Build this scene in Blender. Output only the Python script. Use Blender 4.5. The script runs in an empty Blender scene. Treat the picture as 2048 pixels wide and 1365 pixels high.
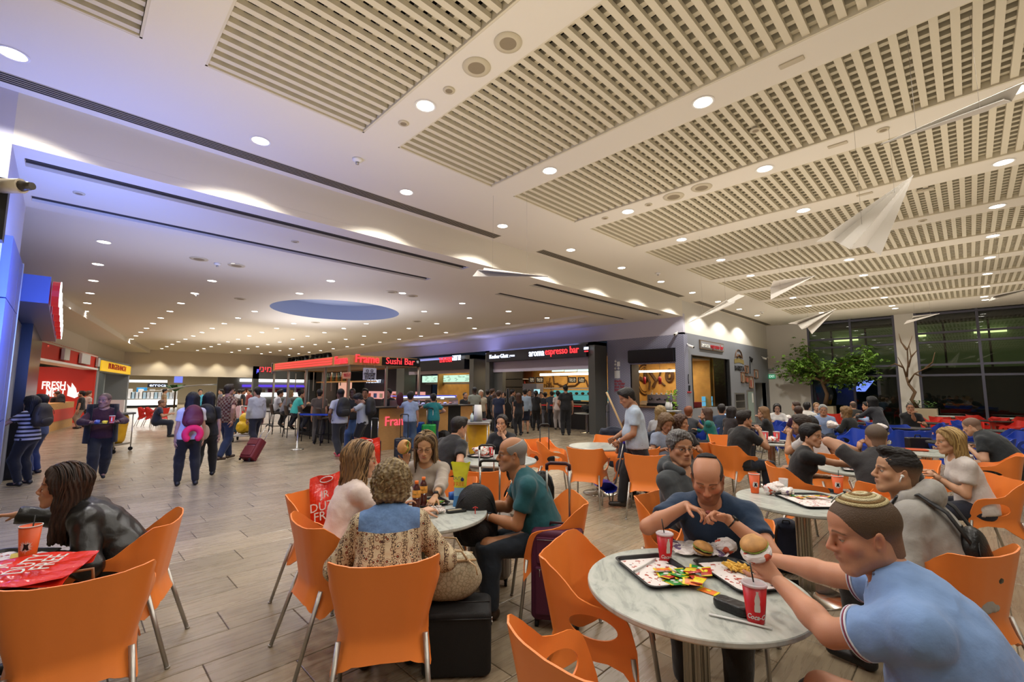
import bpy,bmesh,math,random
import numpy as np
from mathutils import Vector,Matrix,Euler,noise
random.seed(7)
rng=np.random.default_rng(5)
sc=bpy.context.scene
COL=sc.collection
PI=math.pi
V=Vector
# camera, world, exposure
EYE=V((0,0,1.65))
_f=901.05
_yaw,_pit,_rol=-0.791701,0.1062041,0.0031986
_fw=V((math.sin(_yaw)*math.cos(_pit),math.cos(_yaw)*math.cos(_pit),math.sin(_pit)))
_r=V((math.cos(_yaw),-math.sin(_yaw),0))
_u=_r.cross(_fw)
_c,_s=math.cos(_rol),math.sin(_rol)
_r2=_c*_r+_s*_u
_u2=-_s*_r+_c*_u
cam=bpy.data.cameras.new('camera')
cam.sensor_width=36
cam.lens=_f/2048*36
cam.clip_end=300
co=bpy.data.objects.new('camera',cam)
co.matrix_world=Matrix(((_r2.x,_u2.x,-_fw.x,EYE.x),(_r2.y,_u2.y,-_fw.y,EYE.y),(_r2.z,_u2.z,-_fw.z,EYE.z),(0,0,0,1)))
COL.objects.link(co)
sc.camera=co
def at(px,py,z=None,x=None,y=None):
 """point of the real place seen at a photo pixel, on a floor/ceiling height z or a wall plane x / y"""
 d=_r2*((px-1024)/_f)-_u2*((py-682.5)/_f)+_fw
 if z is not None:t=(z-EYE.z)/d.z
 elif x is not None:t=(x-EYE.x)/d.x
 else:t=(y-EYE.y)/d.y
 return EYE+d*t
def at_d(px,py,dep):return EYE+(_r2*((px-1024)/_f)-_u2*((py-682.5)/_f)+_fw)*dep
w=bpy.data.worlds.new('night_sky')
sc.world=w
w.use_nodes=True
w.node_tree.nodes['Background'].inputs[0].default_value=(0.012,0.018,0.03,1)
w.node_tree.nodes['Background'].inputs[1].default_value=0.5
sc.view_settings.view_transform='Standard'
sc.view_settings.look='None'
sc.view_settings.gamma=1
sc.view_settings.use_curve_mapping=False
sc.view_settings.exposure=0.08
sc.cycles.max_bounces=5
sc.cycles.diffuse_bounces=3
sc.cycles.adaptive_threshold=0.02
sc.cycles.glossy_bounces=3
sc.cycles.transmission_bounces=4
sc.cycles.transparent_max_bounces=8
sc.cycles.caustics_reflective=False
sc.cycles.caustics_refractive=False
sc.cycles.sample_clamp_indirect=4
sc.cycles.use_denoising=True
SPOT_W,SPOT_IN=66,72
WARM=(1.0,0.965,0.91)
def spot(x,y,z,watt,size=130,col=WARM,blend=0.25,rad=0.06,aim=None):
 l=bpy.data.lights.new('downlight_beam','SPOT')
 l.energy=watt;l.color=col;l.spot_size=math.radians(size);l.spot_blend=blend;l.shadow_soft_size=rad
 o=bpy.data.objects.new('downlight_beam',l)
 o.location=(x,y,z)
 if aim is not None:o.rotation_euler=(V(aim)-V((x,y,z))).to_track_quat('-Z','Y').to_euler()
 COL.objects.link(o);return o
def area(loc,aim,sx,sy,watt,col):  # serves real sources and the added ceiling uplights alike
 l=bpy.data.lights.new('lamp','AREA');l.shape='RECTANGLE';l.size=sx;l.size_y=sy;l.energy=watt;l.color=col
 o=bpy.data.objects.new('lamp',l);o.location=loc
 o.rotation_euler=(V(aim)-V(loc)).to_track_quat('-Z','Y').to_euler()
 COL.objects.link(o);return o
area((-6.4,-.45,2.0),(-8.6,1.2,4.2),2.0,1.2,120,(0.20,0.30,1.0))
area((-6.2,.25,2.6),(-8.2,-0.5,1.6),0.3,0.7,80,(0.12,0.25,1.0))
area((-13.5,13.9,3.3),(-13.5,14.5,4.2),6.0,0.25,60,(0.35,0.38,1.0))
area((-20.5,13.9,3.2),(-20.5,14.5,4.2),4.0,0.25,24,(0.35,0.38,1.0))
for y_ in(1.5,7.5,13.5,19.5):area((-1.6,y_,2.75),(-1.6,y_,5),7.5,4.5,84,(1.0,.90,.78))  # added uplights without fixtures, to brighten the hall ceiling and slats
area((-15.5,6.4,2.72),(-15.5,6.4,5),7.0,2.6,120,(.84,.86,1.0))  # added upward fill above the booth, brightens the mall ceiling
area((-25,6.5,2.72),(-25,6.5,5),9.0,5.0,120,(1.0,.93,.86))  # added upward fill deeper in the mall, no real fixture
area((-10,2.5,2.72),(-10,2.5,5),3.0,5.0,32,(.66,.70,1.0))  # added bluish upward fill near the soffit, no real fixture
# materials
def lin(h):
 if isinstance(h,str):
  h=h.lstrip('#');c=[int(h[i:i+2],16)/255 for i in(0,2,4)]
 else:c=h
 return tuple(((v/12.92)if v<=.04045 else((v+.055)/1.055)**2.4)for v in c)+(1.0,)
_M={}
def nt(name):
 m=bpy.data.materials.new(name);m.use_nodes=True
 t=m.node_tree;return m,t,t.nodes['Principled BSDF'],t.nodes,t.links
def mat(name,col='#808080',rough=.5,metal=0,bump=0,scale=60,var=0,spec=None,coat=0,trans=0,emit=None,es=0,sheen=0,alpha=1,sss=0,stretch=(1,1,1),det=3):
 """plain procedural material: colour with noise variation and noise relief in object space"""
 if name in _M:return _M[name]
 m,t,b,N,L=nt(name)
 c=lin(col)
 b.inputs['Base Color'].default_value=c
 b.inputs['Roughness'].default_value=rough
 b.inputs['Metallic'].default_value=metal
 if spec is not None:b.inputs['Specular IOR Level'].default_value=spec
 if coat:b.inputs['Coat Weight'].default_value=coat;b.inputs['Coat Roughness'].default_value=.15
 if trans:b.inputs['Transmission Weight'].default_value=trans
 if sheen:b.inputs['Sheen Weight'].default_value=sheen
 if alpha<1:b.inputs['Alpha'].default_value=alpha
 if sss:b.inputs['Subsurface Weight'].default_value=sss;b.inputs['Subsurface Scale'].default_value=.01
 if emit:b.inputs['Emission Color'].default_value=lin(emit);b.inputs['Emission Strength'].default_value=es
 if bump or var:
  tc=N.new('ShaderNodeTexCoord');mp=N.new('ShaderNodeMapping');mp.inputs['Scale'].default_value=stretch
  L.new(tc.outputs['Object'],mp.inputs[0])
  n=N.new('ShaderNodeTexNoise');n.inputs['Scale'].default_value=scale;n.inputs['Detail'].default_value=det
  L.new(mp.outputs[0],n.inputs[0])
  if bump:
   bp=N.new('ShaderNodeBump');bp.inputs['Strength'].default_value=bump;bp.inputs['Distance'].default_value=.01
   L.new(n.outputs[0],bp.inputs['Height']);L.new(bp.outputs[0],b.inputs['Normal'])
  if var:
   r=N.new('ShaderNodeValToRGB')
   r.color_ramp.elements[0].position=.3;r.color_ramp.elements[1].position=.7
   r.color_ramp.elements[0].color=tuple(v*(1-var)for v in c[:3])+(1,)
   r.color_ramp.elements[1].color=tuple(min(1,v*(1+var))for v in c[:3])+(1,)
   L.new(n.outputs[0],r.inputs[0]);L.new(r.outputs[0],b.inputs['Base Color'])
 _M[name]=m
 return m
def glow(name,col,s):
 if name in _M:return _M[name]
 return mat(name,'#202020',.6,emit=col,es=s)
def vmat(name,rough=.5,sss=0,bump=0,scale=200,sheen=0,attr='Col',spec=None):
 """material whose colour is the object's own colour attribute"""
 if name in _M:return _M[name]
 m,t,b,N,L=nt(name)
 a=N.new('ShaderNodeAttribute');a.attribute_name=attr
 L.new(a.outputs['Color'],b.inputs['Base Color'])
 b.inputs['Roughness'].default_value=rough
 if spec is not None:b.inputs['Specular IOR Level'].default_value=spec
 if sss:
  b.inputs['Subsurface Weight'].default_value=sss;b.inputs['Subsurface Scale'].default_value=.02
  b.inputs['Subsurface Radius'].default_value=(1,.35,.2)
 if sheen:b.inputs['Sheen Weight'].default_value=sheen
 if bump:
  tc=N.new('ShaderNodeTexCoord');n=N.new('ShaderNodeTexNoise');n.inputs['Scale'].default_value=scale;n.inputs['Detail'].default_value=4
  L.new(tc.outputs['Object'],n.inputs[0])
  bp=N.new('ShaderNodeBump');bp.inputs['Strength'].default_value=bump;bp.inputs['Distance'].default_value=.004
  L.new(n.outputs[0],bp.inputs['Height']);L.new(bp.outputs[0],b.inputs['Normal'])
 _M[name]=m
 return m
# mesh builder
class MB:
 def __init__(s):s.v=[];s.f=[];s.m=[];s.c=[];s.sm=[]
 def add(s,vs,fs,m=0,smooth=False,T=None):
  o=len(s.v)
  if T is not None:vs=[T@V(p)for p in vs]
  s.v.extend([tuple(p)for p in vs])
  s.f.extend([tuple(i+o for i in f)for f in fs]);s.m.extend([m]*len(fs));s.sm.extend([smooth]*len(fs))
  return s
 def box(s,x0,x1,y0,y1,z0,z1,m=0,T=None):
  return s.add([(x0,y0,z0),(x1,y0,z0),(x1,y1,z0),(x0,y1,z0),(x0,y0,z1),(x1,y0,z1),(x1,y1,z1),(x0,y1,z1)],[(3,2,1,0),(4,5,6,7),(0,1,5,4),(1,2,6,5),(2,3,7,6),(3,0,4,7)],m,False,T)
 def rbox(s,x0,x1,y0,y1,z0,z1,r,n=4,m=0,T=None,axis='z'):
  """box with rounded vertical edges and slightly eased top and bottom"""
  cx,cy=(x0+x1)/2,(y0+y1)/2;hx,hy=(x1-x0)/2,(y1-y0)/2;r=min(r,hx*.98,hy*.98)
  P=[]
  for q,(sx,sy)in enumerate(((1,1),(-1,1),(-1,-1),(1,-1))):
   for i in range(n+1):
    a=(q+i/n)*PI/2
    P.append((cx+sx*(hx-r)+r*math.cos(a),cy+sy*(hy-r)+r*math.sin(a)))
  e=min(r*.4,(z1-z0)*.2)
  k=1-e/max(hx,hy)
  rings=[(z0,k),(z0+e,1),(z1-e,1),(z1,k)]
  vs=[(cx+(p[0]-cx)*kk,cy+(p[1]-cy)*kk,z)for z,kk in rings for p in P]
  N=len(P);fs=[]
  for j in range(3):
   for i in range(N):fs.append((j*N+i,j*N+(i+1)%N,(j+1)*N+(i+1)%N,(j+1)*N+i))
  fs.append(tuple(range(N))[::-1]);fs.append(tuple(range(3*N,4*N)))
  return s.add(vs,fs,m,False,T)
 def lathe(s,prof,n=24,m=0,c=(0,0,0),T=None,smooth=True,caps=True):
  """profile [(r,z)...] turned about z through c"""
  vs=[];fs=[]
  for r,z in prof:
   for i in range(n):
    a=2*PI*i/n;vs.append((c[0]+r*math.cos(a),c[1]+r*math.sin(a),c[2]+z))
  for j in range(len(prof)-1):
   for i in range(n):fs.append((j*n+i,j*n+(i+1)%n,(j+1)*n+(i+1)%n,(j+1)*n+i))
  s.add(vs,fs,m,smooth,T)
  if caps:
   o=len(s.v)-len(vs)
   if prof[0][0]>1e-4:s.f.append(tuple(range(o,o+n))[::-1]);s.m.append(m);s.sm.append(False)
   if prof[-1][0]>1e-4:s.f.append(tuple(range(o+(len(prof)-1)*n,o+len(prof)*n)));s.m.append(m);s.sm.append(False)
  return s
 def tube(s,pts,rad,n=8,m=0,T=None,flat=None,caps=True,up=None):
  """tube through pts; rad number or list; flat=(k, axis) squashes the section"""
  pts=[V(p)for p in pts];K=len(pts)
  if not hasattr(rad,'__len__'):rad=[rad]*K
  vs=[];fs=[];pu=V(up)if up else None
  for k in range(K):
   d=(pts[min(k+1,K-1)]-pts[max(k-1,0)])
   if d.length<1e-9:d=V((0,0,1))
   d.normalize()
   if pu is None:pu=V((0,0,1))if abs(d.z)<.9 else V((1,0,0))
   a=pu-d*pu.dot(d)
   if a.length<1e-6:a=d.orthogonal()
   a.normalize();b=d.cross(a);pu=a
   r=rad[k];ra,rb=(r,r)if flat is None else(r*flat[0],r*flat[1])
   for i in range(n):
    t=2*PI*i/n;vs.append(pts[k]+a*(ra*math.cos(t))+b*(rb*math.sin(t)))
  for k in range(K-1):
   for i in range(n):fs.append((k*n+i,k*n+(i+1)%n,(k+1)*n+(i+1)%n,(k+1)*n+i))
  s.add(vs,fs,m,n>5,T)
  if caps:
   o=len(s.v)-len(vs)
   s.f.append(tuple(range(o,o+n))[::-1]);s.m.append(m);s.sm.append(False)
   s.f.append(tuple(range(o+(K-1)*n,o+K*n)));s.m.append(m);s.sm.append(False)
  return s
 def ell(s,c,r,n=12,k=8,m=0,T=None,R=None):
  vs=[];fs=[]
  for j in range(1,k):
   ph=PI*j/k
   for i in range(n):
    a=2*PI*i/n;p=V((r[0]*math.sin(ph)*math.cos(a),r[1]*math.sin(ph)*math.sin(a),r[2]*math.cos(ph)))
    if R is not None:p=R@p
    vs.append(p+V(c))
  t=V((0,0,r[2]));
  if R is not None:t=R@t
  vs.append(V(c)+t);vs.append(V(c)-t);T0=len(vs)-2
  for j in range(k-2):
   for i in range(n):fs.append((j*n+(i+1)%n,j*n+i,(j+1)*n+i,(j+1)*n+(i+1)%n))
  for i in range(n):fs.append((T0,i,(i+1)%n));fs.append((T0+1,(k-2)*n+(i+1)%n,(k-2)*n+i))
  return s.add(vs,fs,m,True,T)
 def prism(s,poly,d0,d1,m=0,T=None,smooth=False):
  """polygon in xy extruded along z from d0 to d1"""
  n=len(poly)
  vs=[(p[0],p[1],d0)for p in poly]+[(p[0],p[1],d1)for p in poly]
  fs=[tuple(range(n))[::-1],tuple(range(n,2*n))]+[(i,(i+1)%n,n+(i+1)%n,n+i)for i in range(n)]
  return s.add(vs,fs,m,smooth,T)
 def grid(s,rows,m=0,smooth=True,T=None,close=False):
  nr,nc=len(rows),len(rows[0]);vs=[p for r in rows for p in r];fs=[]
  for j in range(nr-1):
   for i in range(nc-(0 if close else 1)):fs.append((j*nc+i,j*nc+(i+1)%nc,(j+1)*nc+(i+1)%nc,(j+1)*nc+i))
  return s.add(vs,fs,m,smooth,T)
 def mesh(s,name,mats,col=None):
  me=bpy.data.meshes.new(name)
  me.from_pydata(s.v,[],s.f)
  for mm in(mats if isinstance(mats,(list,tuple))else[mats]):me.materials.append(mm)
  if any(s.m):me.polygons.foreach_set('material_index',s.m)
  me.polygons.foreach_set('use_smooth',s.sm)
  if col is not None:
   a=me.color_attributes.new('Col','FLOAT_COLOR','POINT');a.data.foreach_set('color',np.asarray(col,dtype=np.float32).ravel())
  me.update()
  return me
 def build(s,name,mats,parent=None,col=None,loc=None,rot=None):
  me=s.mesh(name,mats,col)
  return link(name,me,parent,loc,rot)
def link(name,data,parent=None,loc=None,rot=None):
 o=bpy.data.objects.new(name,data);COL.objects.link(o)
 if parent is not None:o.parent=parent
 if loc is not None:o.location=loc
 if rot is not None:o.rotation_euler=rot
 return o
def tag(o,label=None,cat=None,group=None,kind=None):
 if label:o['label']=label
 if cat:o['category']=cat
 if group:o['group']=group
 if kind:o['kind']=kind
 return o
def thing(name,label,cat,loc=(0,0,0),rz=0,group=None):
 o=link(name,None,None,loc,(0,0,rz));o.empty_display_size=.1
 return tag(o,label,cat,group)
def struct(name,mb,m,parent=None):
 o=mb.build(name,m,parent)
 if parent is None:o['kind']='structure'
 return o
def dup(root,loc,rz=None,label=None,group=None,rot=None):
 def cp(o,par):
  c=o.copy();COL.objects.link(c)
  if par is not None:c.parent=par
  for ch in o.children:cp(ch,c)
  return c
 r=cp(root,None);r.location=loc
 if rz is not None:r.rotation_euler=(0,0,rz)
 if rot is not None:r.rotation_euler=rot
 if label:r['label']=label
 if group:r['group']=group
 return r
def bevel(o,w=.004,seg=2):
 md=o.modifiers.new('bevel','BEVEL');md.width=w;md.segments=seg;md.limit_method='ANGLE';return o
_FH=None
def text(body,size,m,parent=None,loc=(0,0,0),rot=(PI/2,0,0),ext=.01,name='lettering',align='CENTER',sx=1,shear=0,off=0,sp=1):
 cu=bpy.data.curves.new('txt','FONT');cu.body=body;cu.size=size;cu.extrude=ext;cu.align_x=align;cu.align_y='CENTER'
 cu.resolution_u=2;cu.offset=off;cu.shear=shear;cu.space_character=sp
 tmp=bpy.data.objects.new('txt',cu);COL.objects.link(tmp)
 dg=bpy.context.evaluated_depsgraph_get()
 me=bpy.data.meshes.new_from_object(tmp.evaluated_get(dg))
 bpy.data.objects.remove(tmp);bpy.data.curves.remove(cu)
 me.materials.clear();me.materials.append(m)
 o=link(name,me,parent,loc,rot);o.scale=(sx,1,1)
 return o
# the hall: floor, ceilings, walls
CZ,SZ,IZ=4.68,4.12,4.22
XW,YS,YW=-6.68,14.72,23.7
plaster=mat('ceiling_plaster','#e4dccb',.9,bump=.05,scale=90)
wallp=mat('wall_plaster','#ddd8cc',.85,bump=.04,scale=90)
mauve=mat('mauve_plaster','#c9c6d2',.8,bump=.04,scale=90)
grille=mat('grille_white','#d9cfb4',.55)
dark=mat('void_dark','#181410',.9)
gray=mat('grey_cladding','#6f7276',.6,bump=.03,scale=40)
graydk=mat('dark_bronze','#4a4a46',.45,metal=.4)
steel=mat('brushed_steel','#b9b9b6',.32,metal=1)
alum=mat('aluminium_tube','#b4b1aa',.38,metal=.85)
black=mat('black_plastic','#101011',.45)
blackm=mat('black_matte','#0c0c0d',.8)
white=mat('white_paint','#eeece6',.5)
def floor_mat(name,tex):
 m,t,b,N,L=nt(name)
 tc=N.new('ShaderNodeTexCoord');geo=N.new('ShaderNodeNewGeometry')
 mp=N.new('ShaderNodeMapping');mp.inputs['Scale'].default_value=(30,2.2,1)
 L.new(geo.outputs['Position'],mp.inputs[0])
 n1=N.new('ShaderNodeTexNoise');n1.inputs['Scale'].default_value=1;n1.inputs['Detail'].default_value=8;n1.inputs['Roughness'].default_value=.65;n1.inputs['Distortion'].default_value=.6
 L.new(mp.outputs[0],n1.inputs[0])
 n2=N.new('ShaderNodeTexNoise');n2.inputs['Scale'].default_value=1.1;n2.inputs['Detail'].default_value=4
 L.new(geo.outputs['Position'],n2.inputs[0])
 r=N.new('ShaderNodeValToRGB');e=r.color_ramp.elements
 e[0].position=.3;e[0].color=lin('#8d7d68');e[1].position=.72;e[1].color=lin('#a5957b')
 k=r.color_ramp.elements.new(.5);k.color=lin('#998a72')
 L.new(n1.outputs[0],r.inputs[0])
 oi=N.new('ShaderNodeObjectInfo');at_=N.new('ShaderNodeAttribute');at_.attribute_name='rnd'
 ad=N.new('ShaderNodeMath');ad.operation='ADD';fr=N.new('ShaderNodeMath');fr.operation='FRACT'
 L.new(oi.outputs['Random'],ad.inputs[0]);L.new(at_.outputs['Fac'],ad.inputs[1]);L.new(ad.outputs[0],fr.inputs[0])
 hs=N.new('ShaderNodeHueSaturation')
 mr=N.new('ShaderNodeMapRange');mr.inputs[3].default_value=.84;mr.inputs[4].default_value=1.16
 if tex:
  br=N.new('ShaderNodeTexBrick');br.offset=.37;br.inputs['Scale'].default_value=1
  br.inputs['Brick Width'].default_value=1.1;br.inputs['Row Height'].default_value=.345;br.inputs['Mortar Size'].default_value=.004
  br.inputs['Color1'].default_value=(0,0,0,1);br.inputs['Color2'].default_value=(1,1,1,1);br.inputs['Mortar'].default_value=(.3,.3,.3,1)
  m2=N.new('ShaderNodeMapping');m2.inputs['Rotation'].default_value=(0,0,PI/2)
  L.new(geo.outputs['Position'],m2.inputs[0]);L.new(m2.outputs[0],br.inputs[0]);L.new(br.outputs['Color'],mr.inputs[0])
 else:L.new(fr.outputs[0],mr.inputs[0])
 L.new(mr.outputs[0],hs.inputs['Value']);L.new(r.outputs[0],hs.inputs['Color'])
 mx=N.new('ShaderNodeMix');mx.data_type='RGBA';mx.blend_type='MULTIPLY';mx.inputs[0].default_value=.35
 r2=N.new('ShaderNodeValToRGB');r2.color_ramp.elements[0].position=.35;r2.color_ramp.elements[0].color=(.6,.6,.6,1);r2.color_ramp.elements[1].position=.65
 L.new(n2.outputs[0],r2.inputs[0]);L.new(hs.outputs[0],mx.inputs[6]);L.new(r2.outputs[0],mx.inputs[7])
 L.new(mx.outputs[2],b.inputs['Base Color'])
 b.inputs['Roughness'].default_value=.3
 b.inputs['Specular IOR Level'].default_value=.5
 rr=N.new('ShaderNodeMapRange');rr.inputs[3].default_value=.2;rr.inputs[4].default_value=.36
 L.new(n1.outputs[0],rr.inputs[0]);L.new(rr.outputs[0],b.inputs['Roughness'])
 bp=N.new('ShaderNodeBump');bp.inputs['Strength'].default_value=.12;bp.inputs['Distance'].default_value=.003
 L.new(n1.outputs[0],bp.inputs['Height']);L.new(bp.outputs[0],b.inputs['Normal'])
 return m
plankm=floor_mat('travertine_plank',False)
farfloor=floor_mat('travertine_far',True)
grout=mat('grout','#5d5140',.8)
PW,PL=.345,1.05
FX0,FX1,FY0,FY1=-13.9,2.55,-1.6,13.2
fl=MB()
fl.box(FX0,FX1,FY0,FY1,-.2,-.006)
floor=struct('floor',fl,grout)
f2=MB()
for x0,x1,y0,y1 in((-52,FX0,-7,24.2),(FX0,7,FY1,24.2),(FX1,7,-7,FY1),(FX0,FX1,-7,FY0)):
 f2.box(x0,x1,y0,y1,-.2,0)
o=f2.build('paving_field',farfloor,floor)
def plank_mb(x0,x1,y0,y1):
 e=.0025;b=.0035;m=MB()
 P=[(x0+e,y0+e),(x1-e,y0+e),(x1-e,y1-e),(x0+e,y1-e)];Q=[(x0+e+b,y0+e+b),(x1-e-b,y0+e+b),(x1-e-b,y1-e-b),(x0+e+b,y1-e-b)]
 m.add([(p[0],p[1],-.012)for p in P]+[(p[0],p[1],-.0025)for p in P]+[(p[0],p[1],0)for p in Q],[(0,1,5,4),(1,2,6,5),(2,3,7,6),(3,0,4,7),(4,5,9,8),(5,6,10,9),(6,7,11,10),(7,4,8,11),(8,9,10,11)])
 return m
planks=[]
kx0=math.ceil((FX0+2.67)/PW);kx1=math.floor((FX1+2.67)/PW)
for k in range(kx0-1,kx1+1):
 x0=max(FX0,-2.67+k*PW);x1=min(FX1,-2.67+(k+1)*PW)
 if x1-x0<.05:continue
 y=FY0+(k*.397%1)*PL-PL
 while y<FY1:
  a,b_=max(y,FY0),min(y+PL,FY1)
  if b_-a>.03:planks.append((x0,x1,a,b_))
  y+=PL
def pkey(p):
 c=V(((p[0]+p[1])/2,(p[2]+p[3])/2,0))-EYE
 dep=c.dot(_fw);u=c.dot(_r2)/max(dep,.1);v=-c.dot(_u2)/max(dep,.1)
 if dep<.5 or abs(u)>1.2 or v>.85:return 1e9
 return dep
planks.sort(key=pkey)
full=plank_mb(0,PW,0,PL).mesh('plank',plankm)
for p in planks[:300]:
 if abs(p[1]-p[0]-PW)<1e-4 and abs(p[3]-p[2]-PL)<1e-4:link('plank',full,floor,(p[0],p[2],0))
 else:plank_mb(0,p[1]-p[0],0,p[3]-p[2]).build('plank',plankm,floor,loc=(p[0],p[2],0))
rest=MB();rn=[]
for p in planks[300:]:
 q=plank_mb(*p);rest.add(q.v,q.f);rn+=[random.random()]*len(q.v)
o=rest.build('planks',plankm,floor);o['kind']='stuff'
a_=o.data.attributes.new('rnd','FLOAT','POINT');a_.data.foreach_set('value',rn)
PAN=[(.25-2.05*1+.0-.0,.25)]
PAN=[(-1.36,.25)]+[(.71+2.05*k,2.305+2.05*k)for k in range(10)]
GX0,GX1=-4.86,4.9
ce=MB()
T_=.16
ys=[-7]+[v for p in PAN for v in p]+[YW+.3]
for i in range(0,len(ys),2):ce.box(XW-.2,7,ys[i],ys[i+1],CZ,CZ+T_)
for a,b_ in PAN:ce.box(XW-.2,GX0,a,b_,CZ,CZ+T_);ce.box(GX1,7,a,b_,CZ,CZ+T_)
ceiling=struct('ceiling',ce,plaster)
cv=MB();cv.box(XW-.2,7,-7,YW+.3,CZ+.75,CZ+.8);struct('ceiling_void',cv,mat('plenum','#1d1814',.95)).name='ceiling_upper'
slatm={}
def slat_mesh(dx,dy,dz):
 k=(round(dx,3),round(dy,3))
 if k not in slatm:
  m=MB();m.box(-dx/2,dx/2,-dy/2,dy/2,0,dz);slatm[k]=m.mesh('slat',grille)
 return slatm[k]
ordn=['nearest','second nearest','third nearest','fourth','fifth','sixth','seventh','eighth','ninth','tenth','farthest']
for i,(a,b_)in enumerate(PAN):
 g=thing('ceiling_grille',('beige lattice ceiling grille panel cut by the top left of the picture' if i==0 else '%s beige lattice ceiling grille panel counted toward the window wall'%ordn[i]),'ceiling grille',((GX0+GX1)/2,(a+b_)/2,CZ),0,'lattice grilles in the hall ceiling')
 hx,hy=(GX1-GX0)/2,(b_-a)/2
 fr=MB()
 for q in((-hx,-hx+.02,-hy,hy),(hx-.02,hx,-hy,hy),(-hx,hx,-hy,-hy+.02),(-hx,hx,hy-.02,hy)):fr.box(*q,.002,.15)
 fr.build('frame',grille,g)
 nx=int((2*hx-.04)/.13);ny=int(1.6/.132)
 vis=nx
 if i<5:
  for k in range(nx):link('slat',slat_mesh(.058,2*hy-.05,.05),g,(-hx+.055+k*.13,0,.02))
  for k in range(ny):link('slat',slat_mesh(2*hx-.05,.05,.07),g,(0,-hy+.08+k*.132,.075))
 else:
  m=MB()
  for k in range(nx):x=-hx+.055+k*.13;m.box(x-.029,x+.029,-hy+.025,hy-.025,.02,.07)
  for k in range(ny):y=-hy+.08+k*.132;m.box(-hx+.025,hx-.025,y-.025,y+.025,.075,.145)
  o=m.build('slats',grille,g);o['kind']='stuff'
bk=MB();bk.box(XW-.12,XW,-.57,YS-.001,SZ+.101,CZ+.1);struct('wall_bulkhead',bk,plaster)
slotd=mat('slot_dark','#4d4742',.7)
so=MB()
def ysplit(x0,x1,segs,z0=SZ,z1=SZ+.1):
 prev=-.57
 for a,b_ in segs:
  so.box(x0,x1,prev,a,z0,z1);prev=b_
 so.box(x0,x1,prev,YS,z0,z1)
S1,S2=[(-.57,5.7),(7.74,14.05)],[(-.57,5.7),(7.83,14.08)]
so.box(-7.01,XW,-.57,YS,SZ,SZ+.1);ysplit(-7.27,-7.01,[(-.5,5.7),(7.74,14.05)])
so.box(-8.36,-7.27,-.57,YS,SZ,SZ+.1);ysplit(-8.6,-8.36,[(-.5,5.7),(7.83,14.08)])
so.box(-8.92,-8.6,-.57,YS,SZ,SZ+.1)
so.box(-40,-8.92,12.65,YS,SZ,SZ+.1)
soffit=struct('ceiling_soffit',so,plaster)
sl=MB()
for x0,x1 in((-7.27,-7.01),(-8.6,-8.36)):sl.box(x0,x1,-.5,14.1,SZ+.09,SZ+.12)
sl.build('slot_panel',mat('slot_panel','#5f574a',.7),soffit)
for x0,x1 in((-7.27,-7.01),(-8.6,-8.36)):
 for seg in((-.5,5.7),(7.78,14.05)):
  m=MB();L_=seg[1]-seg[0];cx=(x0+x1)/2;y0=seg[0]
  for k in range(3):m.box(cx-.09+.085*k,cx-.075+.085*k,y0,y0+L_,SZ+.03,SZ+.085)
  m.build('slot_blade',slotd,soffit)
ic=MB()
cc_=V((-14.7,6.3));CR=2.0
Nc=64
x0,x1,y0,y1=-40,-8.92,-6,12.65
ring=[(cc_.x+CR*math.cos(2*PI*i/Nc),cc_.y+CR*math.sin(2*PI*i/Nc))for i in range(Nc)]
def sq(i):
 a=2*PI*i/Nc;c,s_=math.cos(a),math.sin(a);k=2.6/max(abs(c),abs(s_));return(cc_.x+k*c,cc_.y+k*s_)
outer=[sq(i)for i in range(Nc)]
vs=[(p[0],p[1],IZ)for p in ring]+[(p[0],p[1],IZ)for p in outer]+[(p[0],p[1],IZ+.55)for p in ring]
ic.add(vs,[(i,Nc+i,Nc+(i+1)%Nc,(i+1)%Nc)for i in range(Nc)])
xa,xb,ya,yb=cc_.x-2.6,cc_.x+2.6,cc_.y-2.6,cc_.y+2.6
ic.add([(x0,y0,IZ),(xa,y0,IZ),(xa,y1,IZ),(x0,y1,IZ),(xb,y0,IZ),(x1,y0,IZ),(x1,y1,IZ),(xb,y1,IZ),(xa,ya,IZ),(xb,ya,IZ),(xa,yb,IZ),(xb,yb,IZ)],[(0,3,2,1),(4,7,6,5),(1,8,9,4),(10,2,7,11)])
ic.box(-40,-8.9,-6,12.7,IZ+.56,IZ+.6)
struct('ceiling_inner',ic,plaster)
rc=MB();rc.add([(p[0],p[1],IZ)for p in ring]+[(p[0],p[1],IZ+.55)for p in ring],[(i,(i+1)%Nc,Nc+(i+1)%Nc,Nc+i)for i in range(Nc)],0,True)
rc.box(cc_.x-2.4,cc_.x+2.4,cc_.y-2.4,cc_.y+2.4,IZ+.545,IZ+.555)
struct('ceiling_recess',rc,mat('recess_blue','#8f98b0',.8))
st=MB()
st.box(-40,-8.92,12.63,12.65,SZ,IZ+.02)
struct('trim_1',st,plaster)
def wallbox(name,a,m):
 q=MB();q.box(*a);return struct(name,q,m)
wallbox('wall_end',(-8.92,XW,-.9,-.57,2.0,CZ+.1),mauve)
wallbox('wall_window',(XW-.2,-5.02,YW,YW+.25,0,CZ),wallp)
wallbox('wall_window_pier',(-1.97,-1.38,YW-.05,YW+.25,0,CZ),wallp)
wallbox('wall_window_right',(5.4,7,YW,YW+.25,0,CZ),wallp)
wallbox('wall_right',(7,7.2,-7,YW+.2,0,CZ),wallp)
wallbox('wall_back',(-5.3,7,-7.2,-7,0,CZ),wallp)
wallbox('wall_left_rear',(-5.5,-5.3,-7.2,-1.2,0,CZ),wallp)
wallbox('wall_gray_upper',(XW-.2,XW,YS+.151,YW,3.58,CZ+.1),wallp)
wallbox('wall_corner',(XW-.2,XW,YS,YS+.15,SZ+.1,CZ+.1),wallp)
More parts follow.
